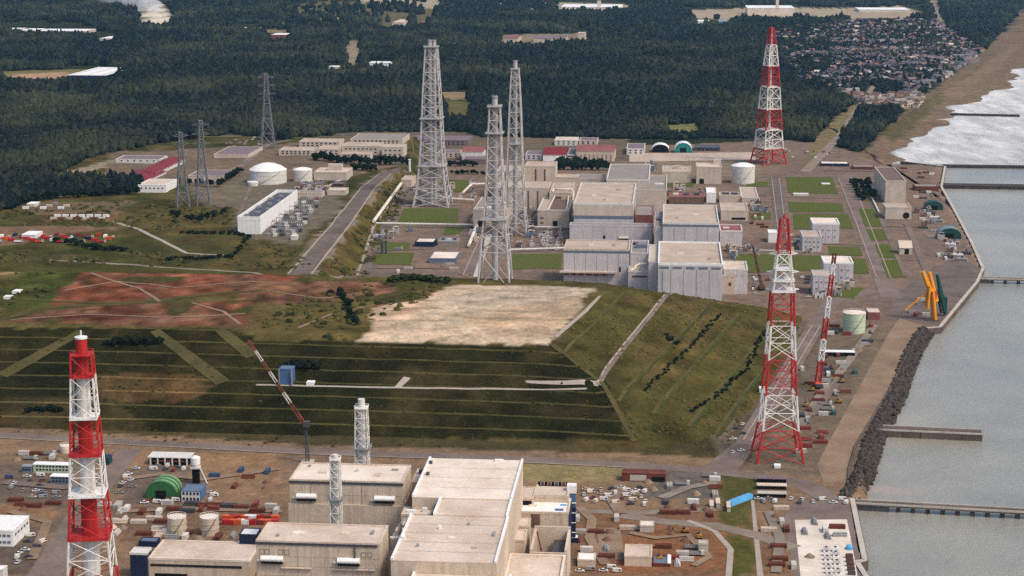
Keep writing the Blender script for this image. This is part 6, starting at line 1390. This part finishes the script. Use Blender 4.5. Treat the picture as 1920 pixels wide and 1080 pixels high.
def mk_container(col):
    def f(root):
        k = [part(root, 'box', MB().box(-3, 3, -1.2, 1.2, .15, 2.6), col)]
        for s_ in (-1, 1):
            r = MB()
            for q in range(9): r.box(-2.8 + q * .67, -2.55 + q * .67, s_ * 1.2 - .06, s_ * 1.2 + .06, .3, 2.5)
            k.append(part(root, 'corrugation', r, col))
        k.append(part(root, 'door', MB().box(2.98, 3.06, -1.05, 1.05, .3, 2.5), col)); k.append(part(root, 'skid', MB().box(-3, 3, -.9, .9, 0, .15), 'dsteel')); return k
    return f
def mk_pile(col, kind):
    def f(root):
        k = []
        if kind == 'pipes':
            for r_ in range(3):
                for q in range(4 - r_): k.append(part(root, 'pipe', MB().tube((-3.5, -1.2 + q * .8 + r_ * .4, .4 + r_ * .68), (3.5, -1.2 + q * .8 + r_ * .4, .4 + r_ * .68), .38, None, 8), col))
        elif kind == 'beams':
            for r_ in range(4):
                for q in range(4): k.append(part(root, 'beam', MB().box(-4, 4, -1.5 + q * .8, -1.0 + q * .8, .15 + r_ * .5, .5 + r_ * .5), col))
        else:
            rs = random.Random(3); m = MB(); m.lathe([(2.6, 0), (2.0, .8), (1.1, 1.6), (.2, 2.0)], 11); m.v = [(x * rs.uniform(.85, 1.15), y * rs.uniform(.85, 1.15), z) for x, y, z in m.v]; k.append(part(root, 'heap', m, col))
        return k
    return f
def mk_digger(root):
    k = [part(root, 'track', MB().xprism([(-2, .4), (-1.7, 0), (1.7, 0), (2, .4), (1.7, .9), (-1.7, .9)], s_ * 1.1 - .3, s_ * 1.1 + .3), 'tyre') for s_ in (-1, 1)]
    return k + [part(root, 'body', MB().box(-1.3, 1.3, -1.8, 1.4, .95, 2.2), 'dyellow'), part(root, 'cab', MB().box(-1.3, -.1, .1, 1.5, 2.2, 3.1), 'glass'), part(root, 'boom', MB().path([(.5, 1.2, 1.8), (.5, 3.6, 4.2), (.5, 6.0, 2.6)], .25, 4), 'dyellow'), part(root, 'bucket', MB().box(0, 1.0, 5.6, 6.6, 1.2, 2.4, 0, .15), 'dsteel')]
CARS = {'white': 'offw', 'silver': 'steel', 'dark': 'dsteel', 'red': 'mred', 'blue': 'mblue', 'beige': 'roofN'}
MINE = []
def car(u, v, col, where, group, rz=None, van=False):
    p = G(u, v); rz = rz if rz is not None else random.choice((0, 1.57, .3, 1.2)) + GRID
    return proto(('car', col, van), mk_car(CARS[col], van), p, rz, '%s %s %s' % (col, 'van' if van else 'car', where), 'van' if van else 'car', group, 'parked_van' if van else 'parked_car')
def crowd(poly, n, where, group, palette=('white', 'white', 'silver', 'dark', 'white', 'red', 'blue', 'beige'), vans=.3, rz=None):
    us = [p[0] for p in poly]; vs_ = [p[1] for p in poly]; got = 0; tries = 0; pts = []
    while got < n and tries < 4000:
        tries += 1; u, v = random.uniform(min(us), max(us)), random.uniform(min(vs_), max(vs_))
        if not in_poly(np.array([u]), np.array([v]), poly)[0]: continue
        p = G(u, v)
        if any((p - q).length < 5.2 for q in pts): continue
        pts.append(p); car(u, v, random.choice(palette), where, group, rz, random.random() < vans); got += 1
def piece(kind, u, v, col, label, cat, group, name, rz=None):
    mk = {'container': mk_container(col), 'pipes': mk_pile(col, 'pipes'), 'beams': mk_pile(col, 'beams'), 'heap': mk_pile(col, 'heap'), 'truck': mk_truck('mwhite', col), 'digger': mk_digger}[kind]
    return proto((kind, col), mk, G(u, v), rz if rz is not None else GRID + random.choice((0, .03, 1.57, 1.6, 0)), label, cat, group, name)
def mess(poly, n, where, group, kinds):
    us = [p[0] for p in poly]; vs_ = [p[1] for p in poly]; pts = []; tries = 0
    names = dict(container=('site_container', 'container'), pipes=('pipe_stack', 'pipes'), beams=('beam_stack', 'beams'), heap=('spoil_heap', 'heap'), truck=('dump_truck', 'truck'), digger=('excavator', 'excavator'))
    colw = dict(white='white', offw='pale', red='red', orange='orange', blue='blue', rust='rusty', steel='grey steel', concrete='pale grey', dsteel='dark', green='green', haul='sandy', dirt='brown', yellow='yellow', roofN='beige', teal='teal', navy='navy', roofR='deep red', mred='dull red', mblue='dull blue', mteal='dull teal', mwhite='dusty white')
    n = int(n * .78)
    while len(pts) < n and tries < 4000:
        tries += 1; u, v = random.uniform(min(us), max(us)), random.uniform(min(vs_), max(vs_))
        if not in_poly(np.array([u]), np.array([v]), poly)[0]: continue
        p = G(u, v)
        if any((p - q).length < 6.5 for q in pts): continue
        pts.append(p); kd, col = random.choice(kinds); nm, word = names[kd]
        lab = {'container': '%s container %s', 'pipes': 'stack of %s pipes %s', 'beams': 'stack of %s beams %s', 'heap': '%s heap %s', 'truck': 'truck with %s bed %s', 'digger': '%s excavator %s'}[kd] % (colw[col], where)
        piece(kd, u, v, col, lab, word, group, nm)
NEUT = [('container', 'mwhite'), ('container', 'offw'), ('beams', 'rust'), ('pipes', 'steel'), ('heap', 'haul'), ('truck', 'steel'), ('beams', 'concrete'), ('pipes', 'rust')]
crowd([(10, 890), (90, 892), (90, 940), (10, 930)], 12, 'in the yard left of the striped stack', 'cars left of the striped stack')
crowd([(78, 922), (116, 924), (116, 936), (78, 935)], 6, 'in the short row under the grey prefab hut', 'cars in the short row', ('white', 'white', 'silver'), .4)
crowd([(40, 1005), (85, 1000), (75, 1035), (35, 1060), (5, 1060), (40, 1030)], 9, 'parked along the road by the white office', 'cars by the white office', ('white', 'dark', 'white', 'silver'))
crowd([(225, 885), (270, 870), (262, 910), (222, 950)], 8, 'beside the site road near the green shed', 'cars near the green shed', ('white', 'silver', 'dark', 'white'))
crowd([(270, 936), (330, 938), (330, 944), (270, 944)], 7, 'in front of the green shed', 'cars before the green shed', ('white', 'white', 'red', 'silver'))
crowd([(282, 873), (345, 874), (345, 884), (282, 882)], 7, 'in front of the open-fronted shed', 'cars before the open shed')
crowd([(390, 920), (408, 920), (408, 940), (392, 940)], 3, 'right of the blue-sided workshop', 'cars right of the workshop', ('white',), .6)
crowd([(1090, 915), (1215, 915), (1212, 948), (1090, 940)], 26, 'in the crowded yard right of the annex', 'vehicles in the annex yard', ('white', 'white', 'beige', 'dark', 'beige', 'red', 'white'), .5)
crowd([(1085, 1066), (1160, 1066), (1160, 1074), (1085, 1074)], 8, 'in the row at the bottom of the excavated yard', 'cars at the bottom of the yard', ('white', 'white', 'silver'), .5, GRID)
crowd([(1415, 935), (1590, 936), (1590, 946), (1415, 942)], 12, 'along the quay road by the long sheds', 'cars along the quay road', ('white', 'silver', 'dark', 'white'))
crowd([(1370, 800), (1405, 790), (1395, 840), (1370, 870)], 6, 'on the road beside the transmission tower', 'cars beside the transmission tower', ('dark', 'white', 'dark'))
crowd([(1395, 520), (1520, 522), (1525, 560), (1400, 556)], 22, 'in the lot beside the nearest grey reactor', 'cars beside the nearest reactor', ('white', 'white', 'dark', 'red', 'silver'), .4)
crowd([(1455, 445), (1510, 440), (1505, 470), (1455, 465)], 14, 'in the lot below the far lawn', 'cars below the far lawn', ('white', 'silver', 'dark', 'white'), .4)
crowd([(1210, 354), (1340, 356), (1335, 362), (1210, 360)], 10, 'in the middle yard of the far plant', 'cars in the middle yard', ('white', 'dark', 'white'), .6)
crowd([(985, 432), (1060, 434), (1060, 450), (985, 448)], 10, 'under the turbine blocks of the far plant', 'cars under the turbine blocks', ('white', 'dark', 'blue', 'white'), .5)
crowd([(860, 290), (930, 290), (930, 298), (860, 298)], 12, 'in the car park behind the stacks', 'cars behind the stacks', ('white', 'dark', 'red', 'white'), .3)
crowd([(425, 262), (490, 258), (492, 272), (425, 275)], 16, 'in the car park beside the rear pylon', 'cars beside the rear pylon', ('white', 'white', 'silver', 'beige'), .4)
crowd([(1440, 280), (1560, 275), (1560, 300), (1440, 300)], 14, 'in the lot beside the radio tower', 'cars beside the radio tower', ('white', 'dark', 'red', 'beige'), .5)
mess([(230, 950), (300, 950), (310, 1005), (215, 1010)], 16, 'among the pipes right of the striped stack', 'materials right of the striped stack', [('pipes', 'roofN'), ('beams', 'roofN'), ('pipes', 'mwhite'), ('heap', 'haul'), ('beams', 'rust'), ('container', 'offw')])
mess([(195, 945), (245, 950), (240, 990), (195, 990)], 8, 'in the white heap beside the striped stack', 'white materials beside the striped stack', [('pipes', 'mwhite'), ('beams', 'mwhite'), ('heap', 'roofN')])
for k in range(14): piece('container', 428 + (k % 7) * 14, 975 + (k // 7) * 8, ('orange', 'red', 'orange', 'white', 'red', 'mred')[k % 6], '%s container in the bright rows behind the near reactor blocks' % ('orange', 'red', 'orange', 'white', 'red', 'mred')[k % 6], 'container', 'bright container rows', 'site_container', GRID)
mess([(300, 945), (530, 948), (530, 962), (300, 960)], 18, 'in the rusty strip behind the two beige tanks', 'materials behind the beige tanks', [('beams', 'rust'), ('pipes', 'rust'), ('container', 'mred'), ('container', 'mwhite'), ('beams', 'dsteel')])
mess([(290, 1000), (440, 1003), (430, 1014), (290, 1012)], 14, 'at the foot of the two beige tanks', 'materials at the foot of the tanks', [('beams', 'rust'), ('pipes', 'steel'), ('beams', 'roofN'), ('heap', 'haul'), ('container', 'offw')])
mess([(20, 935), (110, 945), (100, 960), (10, 955)], 7, 'in the rusty yard left of the striped stack', 'rusty yard materials', [('beams', 'rust'), ('heap', 'dirt'), ('heap', 'dirt'), ('pipes', 'rust')])
mess([(30, 850), (115, 852), (115, 866), (30, 864)], 9, 'behind the long pale prefab hut', 'materials behind the prefab hut', [('container', 'mwhite'), ('beams', 'rust'), ('truck', 'steel'), ('heap', 'haul')])
mess([(395, 885), (520, 885), (520, 915), (395, 925)], 10, 'on the bare ground behind the reactor blocks', 'materials on the bare ground', [('pipes', 'rust'), ('heap', 'haul'), ('container', 'mblue'), ('beams', 'concrete'), ('heap', 'dirt')])
mess([(1080, 965), (1165, 968), (1160, 1060), (1080, 1030)], 14, 'on the left of the excavated yard', 'materials left of the excavated yard', NEUT + [('heap', 'dirt'), ('digger', 'yellow')])
mess([(1165, 980), (1330, 990), (1360, 1060), (1265, 1066), (1170, 1020)], 16, 'in the brown excavated yard', 'materials in the excavated yard', [('heap', 'dirt'), ('heap', 'dirt'), ('beams', 'rust'), ('heap', 'haul'), ('digger', 'yellow'), ('container', 'offw'), ('beams', 'roofN'), ('truck', 'steel')])
mess([(1258, 1040), (1290, 1042), (1288, 1064), (1258, 1064)], 7, 'beside the low lean-to in the excavated yard', 'white and red materials by the lean-to', [('container', 'mwhite'), ('beams', 'mred'), ('pipes', 'mwhite')])
mess([(1210, 905), (1345, 890), (1345, 935), (1230, 945)], 15, 'in the grey yard below the hill corner', 'materials below the hill corner', [('beams', 'dsteel'), ('pipes', 'rust'), ('heap', 'haul'), ('beams', 'concrete'), ('container', 'offw'), ('truck', 'steel'), ('pipes', 'steel')])
mess([(1250, 945), (1350, 940), (1345, 968), (1250, 965)], 10, 'above the curved site road', 'materials above the curved road', [('heap', 'dirt'), ('container', 'offw'), ('beams', 'rust'), ('pipes', 'rust')])
mess([(1500, 980), (1580, 978), (1590, 1020), (1505, 1070)], 10, 'on the concrete pad at the quay', 'materials on the quay pad', [('beams', 'rust'), ('pipes', 'steel'), ('container', 'offw'), ('heap', 'haul')])
mess([(1430, 960), (1475, 950), (1490, 1070), (1440, 1075)], 12, 'between the concrete path and the quay pad', 'materials beside the quay pad', [('container', 'mwhite'), ('heap', 'dirt'), ('beams', 'rust'), ('beams', 'roofN')])
mess([(1540, 650), (1625, 640), (1600, 700), (1540, 720)], 20, 'in the upper storage yard by the haul road', 'materials in the upper storage yard', NEUT + [('container', 'mred'), ('pipes', 'mwhite')])
mess([(1500, 690), (1610, 700), (1560, 790), (1500, 800)], 28, 'in the crowded storage yard by the haul road', 'materials in the storage yard', [('container', 'mred'), ('container', 'mwhite'), ('beams', 'rust'), ('container', 'mblue'), ('truck', 'steel'), ('pipes', 'rust'), ('beams', 'dsteel'), ('container', 'mteal'), ('pipes', 'steel'), ('digger', 'yellow')])
mess([(1500, 800), (1550, 790), (1535, 850), (1500, 850)], 10, 'at the foot of the transmission tower', 'materials at the tower foot', [('container', 'mred'), ('beams', 'mred'), ('container', 'mwhite'), ('pipes', 'mred')])
mess([(1540, 630), (1580, 600), (1660, 600), (1640, 645)], 18, 'around the pale green tank', 'materials around the pale green tank', [('beams', 'rust'), ('container', 'offw'), ('pipes', 'dsteel'), ('container', 'mred'), ('beams', 'dsteel')])
mess([(1690, 570), (1740, 545), (1740, 600), (1690, 598)], 8, 'at the foot of the yellow crane', 'materials at the yellow crane', [('container', 'mwhite'), ('beams', 'dsteel'), ('pipes', 'steel'), ('container', 'mred')])
mess([(1715, 400), (1740, 395), (1815, 490), (1770, 500)], 22, 'among the intake pumps on the quay', 'materials among the intake pumps', [('pipes', 'steel'), ('container', 'offw'), ('beams', 'dsteel'), ('beams', 'concrete'), ('pipes', 'rust')])
mess([(1700, 355), (1755, 350), (1765, 372), (1715, 378)], 10, 'behind the intake building on the quay', 'materials behind the intake building', [('pipes', 'steel'), ('container', 'offw'), ('beams', 'dsteel')])
mess([(1405, 400), (1440, 402), (1440, 430), (1405, 430)], 8, 'in the yard right of the rear reactor', 'materials right of the rear reactor', [('container', 'offw'), ('beams', 'rust'), ('container', 'roofN')])
mess([(555, 345), (640, 345), (620, 375), (545, 375)], 14, 'in the yard behind the switchgear frames', 'materials behind the switchyard', [('beams', 'rust'), ('container', 'roofN'), ('pipes', 'steel'), ('container', 'mred')])
mess([(650, 480), (700, 445), (880, 500), (860, 515), (700, 515)], 8, 'in the lower yard left of the middle stack', 'materials in the lower stack yard', [('container', 'roofN'), ('beams', 'concrete'), ('truck', 'steel')])
mess([(1640, 308), (1770, 316), (1760, 335), (1700, 335)], 8, 'at the harbour head', 'materials at the harbour head', [('container', 'offw'), ('beams', 'rust')])
def mk_equip(col, var):
    def f(root):
        k = [part(root, 'cabinet', MB().box(-3.2, 3.2, -2, 2, -.3, 3.2 + var), col), part(root, 'duct', MB().path([(-2, 0, 3 + var), (-2, 0, 5 + var), (2.6, 0, 5 + var), (2.6, 3, 3)], .55, 6), ('stackg', 'roofG', 'roofN')[var % 3])]
        k.append(part(root, 'fan', MB().lathe([(1, 3.2 + var), (1, 4.2 + var)], 10, (1.2, -1)), 'dsteel')); k.append(part(root, 'door', MB().box(-1.2, .2, -2.08, -1.9, 0, 2.2), 'dsteel')); k.append(part(root, 'stair', MB().xprism([(-3.6, 0), (-2, 0), (-2, 2.2)], 2.2, 3.0), 'steel')); return k
    return f
def equip(poly, n, where, group):
    us = [p[0] for p in poly]; vs_ = [p[1] for p in poly]; pts = []; tries = 0
    while len(pts) < n and tries < 3000:
        tries += 1; u, v = random.uniform(min(us), max(us)), random.uniform(min(vs_), max(vs_))
        if not in_poly(np.array([u]), np.array([v]), poly)[0]: continue
        p = G(u, v)
        if any((p - q).length < 8.5 for q in pts): continue
        pts.append(p); col = random.choice(('wallB', 'wallF', 'roofG', 'stackg', 'brownr', 'bband')); var = random.randint(0, 2)
        word = dict(wallB='tan', wallF='light grey', roofG='grey', stackg='weathered grey', brownr='brown', bband='blue grey')[col]
        proto(('equip', col, var), mk_equip(col, var), p, GRID + random.choice((0, 1.57)), '%s %s plant cabinet with duct %s' % (('low', 'middling', 'tall')[var], word, where), 'machinery', group, 'plant_cabinet')
equip([(880, 432), (985, 430), (1055, 440), (1050, 468), (960, 468), (890, 460)], 26, 'below the tan turbine blocks', 'cabinets below the turbine blocks')
equip([(820, 355), (885, 345), (890, 372), (830, 372)], 9, 'beside the tallest stack', 'cabinets beside the tallest stack')
equip([(950, 398), (1008, 398), (1008, 426), (950, 428)], 12, 'between the tan turbine blocks', 'cabinets between the turbine blocks')
equip([(1188, 378), (1246, 376), (1244, 386), (1188, 388)], 8, 'between the rear reactors', 'cabinets between the rear reactors')
equip([(1356, 466), (1400, 464), (1420, 480), (1360, 486)], 8, 'right of the front reactors', 'cabinets right of the front reactors')
equip([(1404, 384), (1440, 384), (1438, 398), (1404, 396)], 5, 'near the far lawns', 'cabinets near the far lawns')
equip([(1250, 388), (1345, 346), (1345, 352), (1255, 352)], 6, 'behind the middle yard', 'cabinets behind the middle yard')
equip([(1488, 455), (1520, 474), (1500, 480), (1470, 472)], 6, 'beside the grey box buildings', 'cabinets beside the box buildings')
equip([(1520, 540), (1600, 536), (1600, 560), (1530, 562)], 8, 'before the near lawn boxes', 'cabinets before the near lawn boxes')
equip([(760, 355), (775, 345), (840, 386), (770, 386)], 10, 'under the tallest stack', 'cabinets under the tallest stack')
equip([(560, 340), (640, 342), (610, 372), (550, 372)], 10, 'behind the switchyard', 'cabinets behind the switchyard')
equip([(1715, 395), (1745, 392), (1815, 488), (1775, 495)], 10, 'among the quay pumps', 'cabinets among the quay pumps')
equip([(700, 438), (770, 432), (770, 448), (700, 452)], 6, 'along the long pipe rack', 'cabinets along the pipe rack')
equip([(1180, 308), (1240, 300), (1240, 312), (1225, 330)], 5, 'in the rear yard', 'cabinets in the rear yard')
# the row of red and white machines at the wood edge, the pale row behind it
for k in range(34):
    u = -4 + k * 6.5; col = ('red', 'red', 'white', 'red', 'orange', 'navy', 'red', 'white', 'red', 'roofR')[(k * 7) % 10] if k < 22 or k > 27 else ('navy', 'roofR')[k % 2]
    piece('container' if k % 3 else 'truck', u, 455 - (k % 2) * 7 - (k % 3) * 3, col, '%s box or truck in the long red and white row on the left field' % {'roofR': 'deep red'}.get(col, col), 'container' if k % 3 else 'truck', 'red and white row on the left field', 'site_container' if k % 3 else 'dump_truck', GRID + 1.57 * (k % 2))
for k in range(14): piece('container', 100 + k * 7.6, 412 - (k % 2) * 5, ('roofN', 'white', 'rust', 'white')[k % 4], '%s box in the short row above the red and white one' % ('beige', 'white', 'rusty', 'white')[k % 4], 'container', 'short pale row on the left field', 'site_container', GRID)
for k in range(8): piece('container', 48 + k * 11, 392 - (k % 3) * 4, ('white', 'roofN', 'steel')[k % 3], '%s box near the dark wood at the left field' % ('white', 'beige', 'grey')[k % 3], 'container', 'boxes near the dark wood', 'site_container', GRID)
B = building('white_hall', 'white tent hall among the red machines', 'hall', 40, 66, 440, 433, vb=448, wall='white', roof='white', par=0, eave=.3)
B = building('white_hall', 'white shelter at the dark wood edge', 'hall', 50, 66, 382, 378, vb=388, wall='offw', roof='white', par=0, eave=.3)
# small blue shed and white box on the terrace road
B = building('terrace_shed', 'blue shed with grey frame on the terrace road', 'shed', 523, 548, 692, 686, vb=722, wall='blue', roof='bband', par=.3)
for s_ in (-1, 1): put(B.root, 'post', shared_box(.8, .8, B.h, 'steel'), s_ * B.w * .47, -1.5, 0)
building('terrace_hut', 'small white box hut beside the blue shed', 'hut', 574, 588, 717, 713, vb=724, wall='white', roof='white', par=0)
building('terrace_hut', 'small white box hut at the foot of the seaward slope', 'hut', 1424, 1436, 728, 724, vb=737, wall='offw', roof='white', par=0)
building('terrace_hut', 'white cabin at the foot of the transmission tower', 'hut', 1452, 1464, 873, 869, vb=878, wall='white', roof='white', par=0)
building('terrace_hut', 'white cube hut at the left end of the hilltop', 'hut', 22, 36, 546, 542, vb=551, wall='white', roof='white', par=0)
building('terrace_hut', 'lower white cube hut at the left end of the hilltop', 'hut', 6, 20, 556, 553, vb=561, wall='white', roof='white', par=0)
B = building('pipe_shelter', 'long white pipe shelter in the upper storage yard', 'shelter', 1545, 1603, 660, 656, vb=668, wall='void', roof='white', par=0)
building('pipe_shelter', 'white striped rack beside the pale green tank', 'shelter', 1628, 1650, 585, 578, vb=600, wall='roofP', roof='roofN', par=0)

# ------------------------------------------------------------------ smoke over the far quarry, and the air
def smoke(name, label, blobs, dens, col):
    m = bpy.data.materials.new(name + '_vapour'); m.use_nodes = True; nt = m.node_tree; nt.nodes.remove(nt.nodes['Principled BSDF']); v = _n(nt, 'ShaderNodeVolumePrincipled'); v.inputs['Color'].default_value = (*col, 1); v.inputs['Density'].default_value = dens
    nt.links.new(v.outputs[0], nt.nodes['Material Output'].inputs['Volume'])
    o = None; bm = bmesh.new()
    for (p, r, sx_) in blobs:
        rr = bmesh.ops.create_icosphere(bm, subdivisions=3, radius=1.0)
        for w_ in rr['verts']:
            nn = mnoise.noise(w_.co * 1.8 + p * .01); w_.co = p + Vector((w_.co.x * sx_, w_.co.y, w_.co.z)) * r * (1 + .45 * nn)
    me = bpy.data.meshes.new(name); bm.to_mesh(me); bm.free(); me.materials.append(m); return tag(link(name, me), label, 'smoke', kind='stuff')
q = P(300, 36, 0); k = mpp(q)
smoke('smoke_plume', 'white smoke plume drifting left from the far quarry', [(q + Vector((-8 * k, 10, 10 * k)), 14 * k, 1.2), (q + Vector((-22 * k, 20, 26 * k)), 17 * k, 1.4), (q + Vector((-52 * k, 40, 36 * k)), 15 * k, 2.2), (q + Vector((-100 * k, 60, 42 * k)), 13 * k, 2.8), (q + Vector((2 * k, 0, 0)), 8 * k, 1.6)], .035, (.97, .96, .94))
q = P(1828, 118, 0); k = mpp(q)
smoke('smoke_wisp', 'thin smoke wisp over the village edge', [(q + Vector((0, 0, 6 * k)), 9 * k, 1.2), (q + Vector((-14 * k, 10, 18 * k)), 11 * k, 1.2)], .0055, (.9, .93, .97))
hz = MB().box(-31000, 31500, -8300, 46500, -13.5, 345).obj('haze', 'white'); hz.data.materials.clear()
hm = bpy.data.materials.new('haze_air'); hm.use_nodes = True; nt = hm.node_tree; nt.nodes.remove(nt.nodes['Principled BSDF']); v = _n(nt, 'ShaderNodeVolumePrincipled')
v.inputs['Color'].default_value = (.42, .74, 1.0, 1); v.inputs['Density'].default_value = 1.5e-5; v.inputs['Anisotropy'].default_value = .3; nt.links.new(v.outputs[0], nt.nodes['Material Output'].inputs['Volume'])
hz.data.materials.append(hm); tag(hz, 'thin bluish haze lying over the whole coast', 'haze', kind='stuff')
